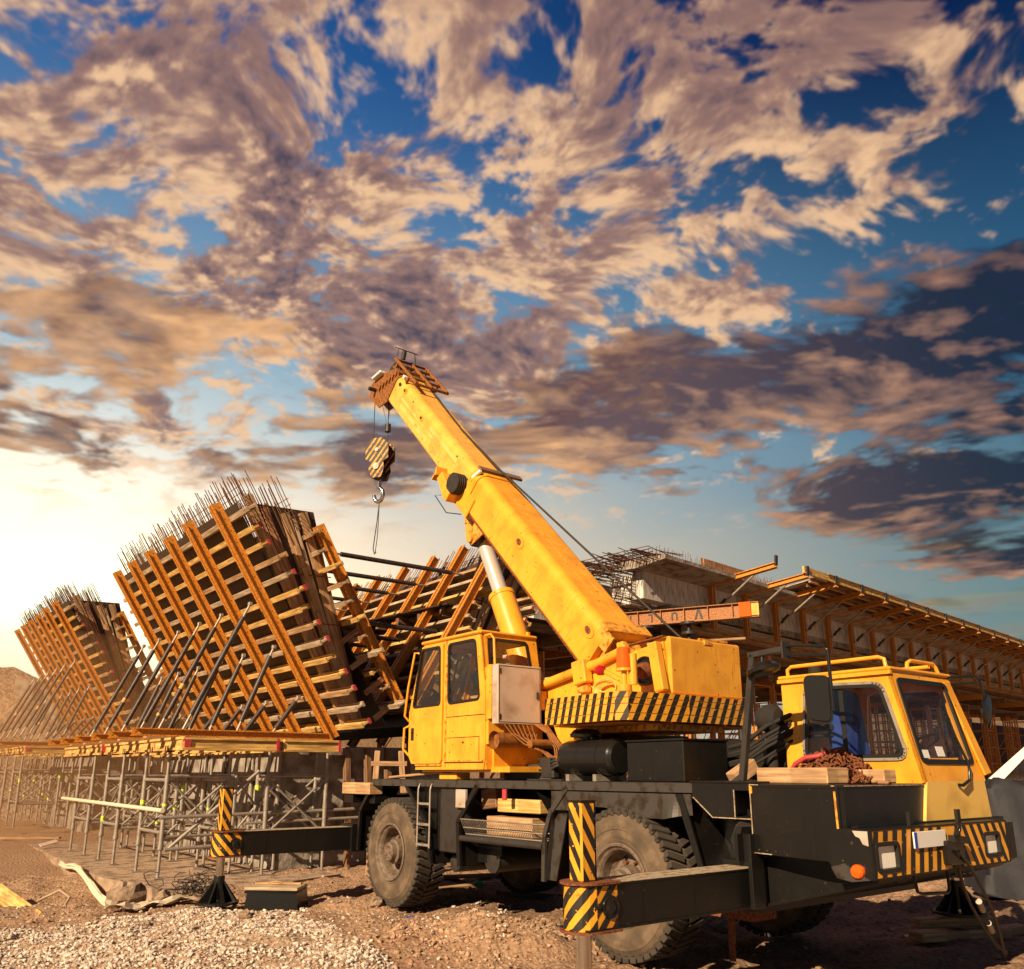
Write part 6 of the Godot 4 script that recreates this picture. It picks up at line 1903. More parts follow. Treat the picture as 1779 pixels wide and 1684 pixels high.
	for j in 3:
		m = MB.new()
		m.tube(Vector3(0, -0.42, 0), Vector3(0, -0.02, 0), 0.05, 10); m.tube(Vector3(0, -0.06, 0), Vector3(0, 0.0, 0), 0.2, 14); m.tube(Vector3(0, -0.3, 0), Vector3(0, -0.24, 0), 0.18, 14); m.tube(Vector3(0, -4.9, 0), Vector3(0, -0.42, 0), 0.04, 8)
		var jk := part(numbered("jack_head"), self, m, M.steel_dark)
		jk.position = a.lerp(b, 0.28 + 0.2 * j) + Vector3(0, -0.19, 0)
		tag(jk, "steel jack head under the lettered beam, %s from the boom" % ["first", "second", "third"][j], "jack", "jacks under the lettered beam")
	m = MB.new()
	m.bar(Vector3(-1.3, 0, 0), Vector3(1.3, 0.12, 0.2), 0.2, 0.05, Vector3.UP, 0.004)
	var pk := part(numbered("plank"), self, m, M.plank)
	pk.position = Vector3(3.7, 4.25, -18.4)
	tag(pk, "bare plank lying above the crane's engine hood, under the lettered beam", "plank")
	for q: float in [-1.0, 1.0]:
		m = MB.new()
		m.tube(Vector3(0, 0, 0), Vector3(0, 4.2 + 0.05 * q, 0), 0.04, 8)
		var ps := part(numbered("scaffold_pole"), self, m, M.steel_dark)
		ps.position = Vector3(3.7 + q * 1.1, 0, -18.4 + 0.16 * q)
		tag(ps, "pole carrying the %s end of the bare plank" % ("left" if q < 0 else "right"), "pole")
func make_shoring() -> void:
	var ord := ["first", "second", "third", "fourth", "fifth", "sixth", "seventh", "eighth", "ninth", "tenth", "eleventh", "twelfth"]
	var first: Node3D
	var n := 0
	for s: float in [-4.0, -0.5, 3.0, 6.5, 10.0, 13.5, 17.0, 20.5, 24.0, 27.5, 31.0, 34.5]:
		for c: float in [-1.3, -4.6]:
			var lab := "orange shoring tower under the bridge, %s row, %s from the girder's open end" % ["front" if c > -2.0 else "back", ord[int((s + 4.0) / 3.5)]]
			if first:
				copy(first, lab, bridge_at(c, 0, s))
				continue
			first = thing("shoring_tower", lab, "shoring tower", bridge_at(c, 0, s), BTURN, "orange shoring towers under the bridge")
			for a: float in [-0.6, 0.6]:
				for b: float in [-0.6, 0.6]:
					var m := MB.new()
					m.bar(v(a - 0.05, 0, b), v(a - 0.05, 4.3, b), 0.05, 0.06, Vector3.RIGHT); m.bar(v(a + 0.05, 0, b), v(a + 0.05, 4.3, b), 0.05, 0.06, Vector3.RIGHT)
					part("leg", first, m, M.orange)
			for y: float in [0.5, 1.25, 2.0, 2.75, 3.5, 4.2]:
				var m := MB.new()
				for a: float in [-0.6, 0.6]:
					m.tube(v(a, y, -0.6), v(a, y, 0.6), 0.022, 6); m.tube(v(-0.6, y, a), v(0.6, y, a), 0.022, 6)
				part("ledger", first, m, M.orange)
			var m2 := MB.new()
			for y: float in [0.5, 2.0]:
				for a: float in [-0.6, 0.6]:
					m2.tube(v(a, y, -0.6), v(a, y + 1.5, 0.6), 0.016, 5); m2.tube(v(-0.6, y, a), v(0.6, y + 1.5, a), 0.016, 5)
			part("brace", first, m2, M.orange)
			m2 = MB.new()
			m2.bar(v(-0.9, 4.4, 0.0), v(0.9, 4.4, 0.0), 0.2, 0.2); m2.bar(v(0, 4.6, -1.7), v(0, 4.6, 1.75), 0.2, 0.22)
			part("header_beam", first, m2, M.plank_dark)
# ---------------------------------------------------------------- ground, gravel, hills
var n_ground := FastNoiseLite.new()
var n_clod := FastNoiseLite.new()
var gravel_edge := PackedVector2Array([Vector2(-9.5, -9.3), Vector2(-5.45, -9.8), Vector2(-4.94, -10.25), Vector2(-4.36, -10.6), Vector2(-3.94, -11.05), Vector2(-3.5, -11.4), Vector2(-2.9, -10.95), Vector2(-2.2, -9.95), Vector2(-1.4, -8.65), Vector2(-0.95, -8.0), Vector2(-0.2, -6.4), Vector2(-0.2, -4.0), Vector2(-9.5, -4.0)])
func bump(x: float, z: float, cx: float, cz: float, rx: float, rz: float, h: float) -> float:
	return h * exp(-pow((x - cx) / rx, 2.0) - pow((z - cz) / rz, 2.0))
func in_gravel(x: float, z: float) -> float:   # above 0.5 inside the gravel
	var p := Vector2(x + 0.25 * n_ground.get_noise_2d(x * 2.0, z * 2.0), z + 0.3 * n_ground.get_noise_2d(x * 2.0 + 40.0, z * 2.0))
	return 1.0 if Geometry2D.is_point_in_polygon(p, gravel_edge) else 0.0
func ground_y(x: float, z: float) -> float:
	var far := smoothstep(14.0, 40.0, Vector2(x, z + 10.0).length())
	var h := 0.08 * n_ground.get_noise_2d(x * 0.35, z * 0.35) + 0.055 * n_ground.get_noise_2d(x * 1.3, z * 1.3)
	var c := n_clod.get_noise_2d(x * 1.0, z * 1.0)
	h += 0.06 * c * (1.0 - far) + 0.02 * n_clod.get_noise_2d(x * 4.0, z * 4.0) * (1.0 - far)
	h += bump(x, z, -0.2, -9.45, 0.62, 0.5, 0.20) * (1.0 + 0.5 * c) + bump(x, z, 0.25, -8.7, 0.45, 0.4, 0.14) * (1.0 + 0.6 * c) + bump(x, z, -1.3, -10.1, 0.7, 0.4, 0.06) + bump(x, z, -2.0, -11.4, 0.7, 0.3, 0.07)
	h += bump(x, z, -2.5, -9.0, 1.5, 1.3, 0.04) - bump(x, z, -6.3, -13.0, 1.9, 1.5, 0.30) - bump(x, z, -8.5, -16.5, 2.2, 2.0, 0.14) + bump(x, z, -6.2, -11.3, 0.9, 0.7, 0.1) - bump(x, z, -2.95, -11.1, 0.5, 0.35, 0.05)
	# wheel ruts and the soft hollow under the crane
	var q := Basis(Vector3.UP, -TURN) * (Vector3(x, 0, z) - ORIGIN)
	for r: float in [0.22, 2.23]:
		h -= 0.05 * exp(-pow((-q.z - r) / 0.26, 2.0)) * smoothstep(-3.0, 0.0, q.x) * (1.0 + 0.6 * sin(q.x * 20.0) * 0.3)
	h -= bump(q.x, q.z, 5.0, -1.0, 2.5, 1.5, 0.03)
	h -= bump(x, z, 2.6, -7.6, 1.2, 0.5, 0.05) - 0.06 * smoothstep(4.0, 9.0, x) * (1.0 - far) - 0.05 * absf(n_ground.get_noise_2d(x * 0.8 + z * 0.5, z * 2.2)) * smoothstep(1.5, 4.0, x) * (1.0 - far)
	return h - 0.02 - 0.25 * far
func soil(x: float, z: float) -> Color:        # linear base colour: ochre, reddish, damp earth at the right, painted shade under the crane
	var a := clampf(0.5 + 0.8 * n_ground.get_noise_2d(x * 0.6 + 7.0, z * 0.6), 0.0, 1.0)
	var b := clampf(0.5 + 0.9 * n_clod.get_noise_2d(x * 0.9, z * 1.6), 0.0, 1.0)
	var c := Color(0.43, 0.28, 0.175).lerp(Color(0.30, 0.175, 0.105), a).lerp(Color(0.5, 0.36, 0.24), b * 0.4)
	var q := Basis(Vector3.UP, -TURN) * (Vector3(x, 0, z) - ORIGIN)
	var damp_shade := smoothstep(-0.35, 0.3, n_ground.get_noise_2d(x * 0.5 - 20.0, z * 0.9)) * smoothstep(0.6, 2.6, x)
	damp_shade = maxf(damp_shade, 1.5 * exp(-pow((q.x - 2.5) / 3.6, 2.0) - pow((-q.z - 1.4) / 1.3, 2.0)))  # shade beneath the crane, painted into the soil colour
	c = c.lerp(Color(0.16, 0.09, 0.055), 0.5 * damp_shade * clampf(0.6 + b * 0.5, 0.0, 1.0))
	if in_gravel(x, z) > 0.5:
		c = c.lerp(Color(0.5, 0.38, 0.28), 0.6)
	return c
func ground_grid(called: String, x0: float, x1: float, z0: float, z1: float, step: float, hole: Rect2, drop: float) -> void:
	var nx := int((x1 - x0) / step) + 1
	var nz := int((z1 - z0) / step) + 1
	var vv := PackedVector3Array()
	var cc := PackedColorArray()
	var ii := PackedInt32Array()
	for j in nz:
		for i in nx:
			var x := x0 + i * step
			var z := z0 + j * step
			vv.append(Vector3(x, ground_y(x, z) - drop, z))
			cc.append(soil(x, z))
	for j in nz - 1:
		for i in nx - 1:
			var c := Vector2(x0 + (i + 0.5) * step, z0 + (j + 0.5) * step)
			if hole.has_point(c):
				continue
			var k := j * nx + i
			ii.append_array([k, k + 1, k + nx, k + 1, k + nx + 1, k + nx])
	var nn := PackedVector3Array()
	nn.resize(vv.size())
	for t in range(0, ii.size(), 3):
		var n := (vv[ii[t + 2]] - vv[ii[t]]).cross(vv[ii[t + 1]] - vv[ii[t]])
		for e in 3:
			nn[ii[t + e]] += n
	for i in nn.size():
		nn[i] = nn[i].normalized() if nn[i].length() > 0.0 else Vector3.UP
	var arr := []
	arr.resize(Mesh.ARRAY_MAX)
	arr[Mesh.ARRAY_VERTEX] = vv; arr[Mesh.ARRAY_NORMAL] = nn; arr[Mesh.ARRAY_COLOR] = cc; arr[Mesh.ARRAY_INDEX] = ii
	var m := ArrayMesh.new()
	m.add_surface_from_arrays(Mesh.PRIMITIVE_TRIANGLES, arr)
	m.surface_set_material(0, M.soil)
	var o := MeshInstance3D.new()
	o.mesh = m; o.name = called
	add_child(o, true)
	o.set_meta("kind", "structure")
func rock(seed_: int, rings := 5, seg := 8, rough := 0.3) -> ArrayMesh:
	var f := FastNoiseLite.new()
	f.seed = seed_; f.frequency = 0.9
	var pts := []
	for j in rings + 1:
		var row := []
		for i in seg:
			var th := PI * j / rings
			var d := Vector3(sin(th) * cos(TAU * (i + 0.5 * (j % 2)) / seg), cos(th), sin(th) * sin(TAU * (i + 0.5 * (j % 2)) / seg))
			var r := 0.5 * (1.0 + rough * 1.6 * f.get_noise_3dv(d * 1.3) + rough * 0.5 * f.get_noise_3dv(d * 4.0))
			row.append(d * Vector3(1.0, 0.72, 0.85) * r)
		pts.append(row)
	var m := MB.new()
	for j in rings:
		for i in seg:
			var a: Vector3 = pts[j][i]
			var b: Vector3 = pts[j][(i + 1) % seg]
			var c: Vector3 = pts[j + 1][(i + 1) % seg]
			var d: Vector3 = pts[j + 1][i]
			for t: Array in [[a, b, c], [a, c, d]]:
				var n: Vector3 = (t[1] - t[0]).cross(t[2] - t[0])
				if n.length() > 1e-7:
					n = n.normalized()
					if n.dot(t[0] + t[1] + t[2]) < 0.0:
						n = -n
					m.tri(t[0], t[1], t[2], n)
	var am := ArrayMesh.new()
	m.put(am, null)
	return am
func scatter(called: String, mesh: ArrayMesh, mt: Material, places: Array) -> void:   # places of [Transform3D, Color]
	mesh.surface_set_material(0, mt)
	var mm := MultiMesh.new()
	mm.transform_format = MultiMesh.TRANSFORM_3D
	mm.use_colors = true
	mm.mesh = mesh
	mm.instance_count = places.size()
	for i in places.size():
		mm.set_instance_transform(i, places[i][0]); mm.set_instance_color(i, places[i][1])
	var o := MultiMeshInstance3D.new()
	o.multimesh = mm; o.name = called
	add_child(o, true)
	o.set_meta("kind", "stuff")
func lying(x: float, z: float, size: Vector3, lift := 0.25) -> Transform3D:
	var b := Basis.from_euler(Vector3(rng.randf_range(-0.5, 0.5), rng.randf() * TAU, rng.randf_range(-0.5, 0.5))).scaled_local(size)
	return Transform3D(b, Vector3(x, ground_y(x, z) + size.y * lift, z))
func make_ground() -> void:
	n_ground.noise_type = FastNoiseLite.TYPE_SIMPLEX_SMOOTH; n_ground.frequency = 1.0; n_ground.seed = 3; n_ground.fractal_octaves = 4
	n_clod.noise_type = FastNoiseLite.TYPE_SIMPLEX_SMOOTH; n_clod.frequency = 1.3; n_clod.seed = 8; n_clod.fractal_octaves = 5; n_clod.fractal_gain = 0.62
	M.soil = mat(1, 1, 1, 0.97, 0.0, noise_tex(0.02, [0.0, 0.4, 0.6, 1.0], [Color(0.62, 0.58, 0.54), Color(0.85, 0.83, 0.8), Color(0.97, 0.96, 0.95), Color.WHITE], FastNoiseLite.TYPE_SIMPLEX, 1024, 51, 8), 0.6, true, bumps(0.03, 14.0, 1024, 52), 0.9)
	M.soil.vertex_color_use_as_albedo = true
	M.pebble = mat(1, 1, 1, 0.93); M.pebble.vertex_color_use_as_albedo = true
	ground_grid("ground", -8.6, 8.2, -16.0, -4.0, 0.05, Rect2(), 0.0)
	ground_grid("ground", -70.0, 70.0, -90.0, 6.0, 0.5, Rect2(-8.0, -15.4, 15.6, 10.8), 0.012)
	var m := MB.new()
	m.bx(Vector3(-900, -0.9, -1500), Vector3(900, -0.42, 400))
	var far := structure("ground", m, mat(0.3, 0.19, 0.11, 0.95))
	far.name = "far_ground"
	# gravel in the foreground
	var lots := [[], [], [], []]
	var tones := [Color(0.56, 0.49, 0.41), Color(0.5, 0.42, 0.34), Color(0.64, 0.58, 0.5), Color(0.40, 0.29, 0.21), Color(0.54, 0.48, 0.42)]
	var i := 0
	while i < 34000:
		i += 1
		var x := rng.randf_range(-6.5, 0.0)
		var z := rng.randf_range(-11.6, -6.6)
		var inside := in_gravel(x, z) > 0.5
		if not inside and rng.randf() > 0.05:
			continue
		if inside and n_ground.get_noise_2d(x * 1.2 + 90.0, z * 1.2) < -0.28 and rng.randf() < 0.75:
			continue
		var s := 0.014 + 0.036 * pow(rng.randf(), 2.4)
		lots[i % 4].append([lying(x, z, Vector3(s * rng.randf_range(0.9, 1.7), s * rng.randf_range(0.7, 1.1), s), 0.2), tones[rng.randi() % 5] * rng.randf_range(0.8, 1.15)])
	for k in 4:
		scatter("gravel", rock(60 + k, 4, 6), M.pebble, lots[k])
	# clods of earth
	lots = [[], []]
	for j in 9000:
		var x := rng.randf_range(-8.0, 8.0)
		var z := -16.0 + 9.0 * pow(rng.randf(), 0.8)
		if j < 2600:
			x = -0.1 + rng.randfn() * 0.65; z = -9.2 + rng.randfn() * 0.5
		elif n_clod.get_noise_2d(x * 0.7, z * 0.7) < 0.05 and rng.randf() < 0.7:
			continue
		if in_gravel(x, z) > 0.5 and rng.randf() < 0.8:
			continue
		var s := 0.012 + 0.05 * pow(rng.randf(), 4.0)
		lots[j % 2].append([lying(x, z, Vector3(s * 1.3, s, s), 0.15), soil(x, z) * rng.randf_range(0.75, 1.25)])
	for k in 2:
		scatter("dirt", rock(70 + k, 4, 6), M.pebble, lots[k])
	# slab under the scaffold
	m = MB.new()
	m.prism(poly([-3.6, -1.75, -3.2, 0.2, -3.6, 1.2, -13.6, 1.2, -13.6, -1.7, -8.0, -1.95, -5.6, -2.0]), Transform3D(Basis(Basis(Vector3.UP, TURN) * Vector3.RIGHT, Basis(Vector3.UP, TURN) * Vector3(0, 0, -1), Vector3.UP), ORIGIN), -0.4, 0.0)
	structure("concrete_slab", m, M.slab)
	# embankment and heap behind everything
	for e: Array in [["gravel_hill", -34.0, -44.0, 17.0, 12.0, 6.6, 0.34, 0.25, 0.18], ["embankment", -10.0, -66.0, 40.0, 9.0, 4.4, 0.16, 0.10, 0.06], ["embankment", 46.0, -64.0, 36.0, 12.0, 6.0, 0.13, 0.085, 0.055]]:
		var sz := 26
		m = MB.new()
		for a in sz * 2:
			for b in sz:
				var q := []
				for c: Vector2 in [Vector2(a, b), Vector2(a + 1, b), Vector2(a + 1, b + 1), Vector2(a, b + 1)]:
					var x: float = c.x / sz - 1.0
					var z: float = c.y / sz * 2.0 - 1.0
					var f: float = clampf(1.0 - Vector2(x, z).length(), 0.0, 1.0)
					var px: float = e[1] + x * e[3] * 1.3
					var pz: float = e[2] + z * e[4] * 1.3
					q.append(Vector3(px, -0.45 + (e[5] + 1.0) * smoothstep(0.0, 0.75, f) * (1.0 + 0.16 * n_ground.get_noise_2d(px * 0.25, pz * 0.25)) + 0.12 * n_clod.get_noise_2d(px, pz) * f, pz))
				m.quad(q[0], q[1], q[2], q[3])
		structure(e[0], m, mat(e[6], e[7], e[8], 0.95, 0.0, null, 0.4, true, bumps(0.03, 14.0, 256, 53), 1.0))
	for b: Array in [[-23.4, 5.6, -41.5, 0.9, 0.6, "left"], [-22.0, 5.35, -41.5, 0.8, 0.95, "right"]]:
		m = MB.new()
		m.box(Transform3D(Basis(Vector3.UP, 0.2), Vector3.ZERO), Vector3(b[3], b[4] + 1.2, 0.8), 0.04)
		var o := part(numbered("concrete_block"), self, m, M.concrete)
		o.position = Vector3(b[0], b[1] - 0.6, b[2])
		tag(o, "%s concrete block standing on the gravel hill at the left edge" % b[5], "block", "blocks on the gravel hill")

# ---------------------------------------------------------------- loose things on the ground and on the crane
func lay(called: String, m: MB, mt: Material, at: Vector3, label: String, category: String, group := "") -> MeshInstance3D:
	var o := part(numbered(called), self, m, mt)
	o.position = at
	tag(o, label, category, group)
	return o
func gp(x: float, z: float, lift := 0.0) -> Vector3:
	return Vector3(x, ground_y(x, z) + lift, z)
func make_loose() -> void:
	var m := MB.new()
	var o: Node3D
	var b := MeshInstance3D.new()
	b.mesh = rock(11, 9, 12, 0.2); b.mesh.surface_set_material(0, M.stone); b.name = "boulder"
	add_child(b)
	b.transform = Transform3D(Basis.from_euler(Vector3(0.2, 0.6, 0.1)).scaled_local(Vector3(0.52, 0.66, 0.5)), gp(-5.25, -12.45, 0.17))
	tag(b, "large brown boulder before the concrete slab under the scaffold", "boulder")
	for s: Array in [[-1.67, -11.25, 0.16, "left of"], [-1.42, -11.4, 0.11, "touching"], [-4.55, -11.9, 0.2, ""], [-2.95, -10.15, 0.12, ""], [2.3, -10.1, 0.16, ""]]:
		var st := MeshInstance3D.new()
		st.mesh = rock(80 + int(s[2] * 100.0), 6, 9, 0.35); st.mesh.surface_set_material(0, M.stone); st.name = numbered("stone")
		add_child(st)
		st.transform = Transform3D(Basis.from_euler(Vector3(0.1, s[0], 0.2)).scaled_local(Vector3.ONE * s[2] * 1.2), gp(s[0], s[1], s[2] * 0.2))
		tag(st, "pale stone %s the rear wheel's left side" % s[3] if s[3] else ["brown stone beside the cardboard sheet", "red-brown stone at the top of the gravel", "dark stone on the mud behind the front wheel"][[-4.55, -2.95, 2.3].find(s[0])], "stone")
	# bundle of pale conduits
	o = thing("conduit_bundle", "bundle of pale plastic conduits lying against the boulder", "pipes", gp(-7.1, -14.9))
	for k in 6:
		m = MB.new()
		var pts := []
		for i in 9:
			var t := i / 8.0
			var x := lerpf(-8.35, -5.75, t) + 0.04 * k
			var z := lerpf(-16.7, -13.15, t) + 0.05 * k * (1.0 - t * 0.3) + 0.12 * sin(t * PI)
			pts.append(gp(x, z, 0.05 + 0.045 * (k % 2) + 0.1 * (1.0 - t)) - o.position)
		m.path(pts, 0.02, 7)
		part("conduit", o, m, M.pale)
	m = MB.new()
	m.hbeam(Vector3(-0.95, 0.1, -1.2), Vector3(0.9, 0.06, 1.15), 0.09, 0.2, Vector3(0.5, 0.8, -0.3))
	lay("timber_beam", m, M.timber, gp(-6.5, -12.0, 0.03), "yellow timber beam lying on the dirt, cut by the photo's left edge", "timber beam")
	m = MB.new()
	m.path([Vector3(-0.35, 0.12, -0.4), Vector3(-0.1, 0.25, -0.5), Vector3(0.15, 0.18, -0.3), Vector3(0.25, 0.05, 0.1), Vector3(0.5, 0.03, 0.4)], 0.018, 6)
	lay("bent_hose", m, M.plank_grey, gp(-6.4, -12.6, 0.02), "pale bent hose beside the yellow timber beam", "hose")
	m = MB.new()
	var cx := 14
	for i in cx:
		for j in 6:
			var q := []
			for c: Vector2 in [Vector2(i, j), Vector2(i + 1, j), Vector2(i + 1, j + 1), Vector2(i, j + 1)]:
				var x := -4.95 + 0.06 * c.x + 0.03 * c.y
				var z := -10.85 - 0.055 * c.x + 0.075 * c.y - 0.3 + 0.05 * sin(c.x * 0.9)
				q.append(gp(x, z, 0.07 + 0.025 * sin(c.x * 1.3 + c.y) + 0.015 * sin(c.y * 2.1)) - gp(-4.5, -11.3))
			m.quad(q[0], q[1], q[2], q[3])
	lay("cardboard_sheet", m, M.pale, gp(-4.5, -11.3), "crumpled pale cardboard sheet at the gravel's edge", "cardboard")
	m = MB.new()
	m.bar(Vector3(-0.3, 0.0, 0.1), Vector3(0.35, 0.1, -0.15), 0.12, 0.015)
	lay("splintered_board", m, M.plank_red, gp(-3.95, -11.55, 0.04), "red-brown splintered board beside the cardboard sheet", "board")
	m = MB.new()
	for k in 42:
		var pts := []
		var c := Vector3(rng.randfn() * 0.2, 0.1 + 0.08 * absf(rng.randfn()), rng.randfn() * 0.16)
		var r := rng.randf_range(0.06, 0.17)
		var tilt := Basis.from_euler(Vector3(rng.randf_range(-1, 1), rng.randf() * TAU, rng.randf_range(-1, 1)))
		for i in 8:
			pts.append(c + tilt * Vector3(cos(i * 0.8) * r, rng.randf_range(-0.02, 0.02), sin(i * 0.8) * r))
		m.path(pts, 0.006, 4)
	lay("wire_tangle", m, M.steel_dark, gp(-4.4, -12.7), "dark tangle of tie wire behind the far jack foot", "wire").set_meta("kind", "thing")
	# black tub with a plank lid
	o = thing("black_block", "black tapered block standing in the dirt beside the far jack", "block", gp(-2.95, -11.4, -0.1))
	m = MB.new()
	var lo := poly([-0.36, -0.26, 0.38, -0.28, 0.36, 0.26, -0.34, 0.28])
	for i in 4:
		var p0 := lo[i]
		var p1 := lo[(i + 1) % 4]
		m.quad(Vector3(p0.x, -0.08, p0.y), Vector3(p1.x, -0.08, p1.y), Vector3(p1.x * 0.86, 0.345, p1.y * 0.86), Vector3(p0.x * 0.86, 0.345, p0.y * 0.86))
	m.box(Transform3D(Basis(), Vector3(0.0, 0.345, 0.0)), Vector3(0.66, 0.03, 0.48), 0.01)
	part("body", o, m, M.gloss_black)
	o = thing("weathered_planks", "weathered planks lying on the black tapered block", "planks", gp(-2.95, -11.4, 0.265))
	for k in 3:
		m = MB.new()
		m.box(Transform3D(Basis(Vector3.UP, -0.12), Vector3(0.0, 0.015, -0.16 + 0.16 * k)), Vector3(0.68, 0.035, 0.15), 0.004)
		part("plank", o, m, M.plank_grey)
	m = MB.new()
	m.box(Transform3D(Basis(Vector3.UP, -0.12), Vector3(0.0, 0.045, -0.1)), Vector3(0.6, 0.02, 0.06)); m.path([Vector3(-0.1, 0.06, 0), Vector3(0, 0.08, 0.03), Vector3(0.08, 0.06, 0.0)], 0.012, 5)
	part("batten", o, m, M.plank)
	m = MB.new()
	m.box(Transform3D(Basis.from_euler(Vector3(0.3, 0.9, 0.25)), Vector3(0, 0.08, 0)), Vector3(0.36, 0.03, 0.14), 0.01)
	lay("plastic_sheet", m, M.greybox, gp(-10.1, -19.6, 0.05), "pale folded plastic sheet beside the slab's far corner", "plastic")
	for p: Array in [[-12.4, -22.0, 2.6, 0.05, "long brown plank lying behind the plastic sheet, near the left edge", 0.15, "plank"], [-9.0, -19.0, 2.4, -1.1, "grey pole lying on the slab between scaffold legs", 0.06, "plank_grey"], [-0.7, -13.4, 1.9, 0.75, "brown plank lying on the ground behind the rear wheel, under the crane", 0.16, "plank"], [-0.1, -14.2, 2.2, 0.35, "second plank under the crane, farther back and half in shadow", 0.16, "plank_dark"], [0.3, -12.7, 1.1, -0.4, "short dark board under the crane between the wheels", 0.12, "plank_dark"]]:
		m = MB.new()
		m.box(Transform3D(Basis(Vector3.UP, p[3]), Vector3.ZERO), Vector3(p[2], 0.05, p[5]), 0.006)
		lay("loose_plank" if p[5] > 0.1 else "loose_pole", m, M[p[6]], gp(p[0], p[1], 0.05), p[4], "plank" if p[5] > 0.1 else "pole")
	m = MB.new()
	m.bar(Vector3(0, 0, 0), Vector3(-0.35, 1.1, -0.2), 0.16, 0.04, Vector3.BACK)
	lay("leaning_board", m, M.plank_red, gp(-14.9, -23.6), "reddish board leaning on the far scaffold tower", "board")
	o = thing("plastic_bottle", "crushed green plastic bottle lying on the ground under the crane", "bottle", gp(-0.5, -13.5, 0.05), 0.3)
	m = MB.new()
	m.lathe(Transform3D(Basis(Vector3.BACK, 1.5).scaled(Vector3(1, 0.75, 1)), Vector3.ZERO), [Vector2(0, -0.13), Vector2(0.045, -0.13), Vector2(0.05, 0.05), Vector2(0.02, 0.12), Vector2(0.018, 0.15), Vector2(0, 0.15)], 12)
	part("body", o, m, M.bottle)
	m = MB.new()
	m.lathe(Transform3D(Basis(Vector3.BACK, 1.5).scaled(Vector3(1, 0.75, 1)), Vector3.ZERO), [Vector2(0.051, -0.06), Vector2(0.052, 0.03)], 12)
	part("sleeve", o, m, M.greenpaint)
	for p: Array in [[3.97, -9.25, 0.11, "left scrap of pale paper on the mud before the bumper"], [4.16, -9.15, 0.13, "right, longer scrap of pale paper on the mud before the bumper"], [0.3, -9.55, 0.05, "small white scrap on the dirt mound by the front wheel"]]:
		m = MB.new()
		for k in 4:
			m.quad(Vector3(-p[2] * 0.5 + p[2] * k / 4.0, 0.01 * (k % 2), -0.03), Vector3(-p[2] * 0.5 + p[2] * (k + 1) / 4.0, 0.01 * ((k + 1) % 2), -0.03), Vector3(-p[2] * 0.5 + p[2] * (k + 1) / 4.0, 0.02 * (k % 2), 0.03), Vector3(-p[2] * 0.5 + p[2] * k / 4.0, 0.02 * ((k + 1) % 2), 0.03))
		lay("paper_scrap", m, M.white, gp(p[0], p[1], 0.02), p[3], "paper")
	m = MB.new()
	m.box(Transform3D(Basis.from_euler(Vector3(0.2, 0.4, 0.1)), Vector3.ZERO), Vector3(0.2, 0.03, 0.07), 0.012)
	lay("blue_rag", m, M.blue, gp(-1.2, -10.42, 0.015), "blue rag lying on the dirt below the rear wheel", "rag")
	# planks under the far front jack
	var f := site(5.26, 0, 3.55)
	for p: Array in [[-0.33, 0.2, 0.55, 0.25, 0.05, 0.2, "left timber pad, lower, under the jack foot before the bumper"], [0.1, 0.12, 0.6, 0.1, 0.05, 0.16, "middle timber pad under the jack foot before the bumper"], [0.42, -0.02, 0.62, 0.42, 0.05, 0.14, "right timber pad under the jack foot before the bumper"], [0.0, -0.14, 0.9, 0.2, 0.12, 0.16, "upper timber crossing the pads under the jack foot"]]:
		m = MB.new()
		m.box(Transform3D(Basis(Vector3.UP, p[3]), Vector3.ZERO), Vector3(p[2], 0.09, p[5]), 0.008)
		lay("timber_pad", m, M.plank, Vector3(f.x + p[0], ground_y(f.x, f.z) + p[4], f.z + p[1]), p[6], "timber pad", "timber pads under the front jack")
	# timbers lying on the crane
	for t: Array in [[-1.36, 1.39, 0.1, -0.58, 1.39, 0.1, 0.2, 0.15, "plank", "thick square timber on the carrier's rear end"], [-0.28, 1.535, 0.18, 0.95, 1.60, 0.2, 0.16, 0.03, "plank", "sloping plank below the operator's cab on the deck"], [5.34, 1.575, 0.42, 6.02, 1.575, 0.36, 0.26, 0.12, "plank", "large squared timber before the chain heap on the front toolbox"], [6.02, 1.57, 0.66, 6.28, 1.57, 0.64, 0.16, 0.10, "plank", "short timber block right of the chain heap"], [5.95, 1.526, 0.92, 6.30, 1.526, 0.5, 0.08, 0.025, "plank_red", "thin rusty board at the toolbox's front edge"], [1.75, 1.03, 0.3, 2.55, 1.03, 0.3, 0.2, 0.2, "plank", "squared timber lying in the wire basket"], [1.95, 1.25, 0.3, 2.68, 1.25, 0.3, 0.2, 0.14, "timber", "yellow timber on top of the squared one in the wire basket"], [1.58, 1.30, 0.36, 1.85, 1.33, 0.36, 0.22, 0.22, "plank_dark", "dark log end behind the yellow timber in the basket"]]:
		m = MB.new()
		var a := site(t[0], t[1], t[2])
		var d := site(t[3], t[4], t[5]) - a
		m.bar(-d * 0.5, d * 0.5, t[6], t[7], Vector3.UP, 0.008)
		lay("timber", m, M[t[8]], a + d * 0.5, t[9], "timber")
	m = MB.new()
	m.box(Transform3D(Basis(Vector3.UP, TURN), Vector3.ZERO), Vector3(0.36, 0.07, 0.2), 0.006)
	lay("yellow_block", m, M.yellow, site(1.08, 1.553, 0.22), "yellow wooden block on the deck below the operator's cab", "block")
	m = MB.new()
	m.box(Transform3D(Basis.from_euler(Vector3(0.0, 0.4, 0.5)), Vector3.ZERO), Vector3(0.26, 0.12, 0.12), 0.008)
	lay("timber", m, M.plank, site(5.0, 1.60, 0.55), "short tilted timber block behind the mirror post", "timber")
	# chain heap with a red sling
	o = thing("chain_heap", "heap of rusty lifting chain on the front toolbox beside the driver's cab", "chain", site(5.82, 1.515, 0.68), TURN)
	m = MB.new()
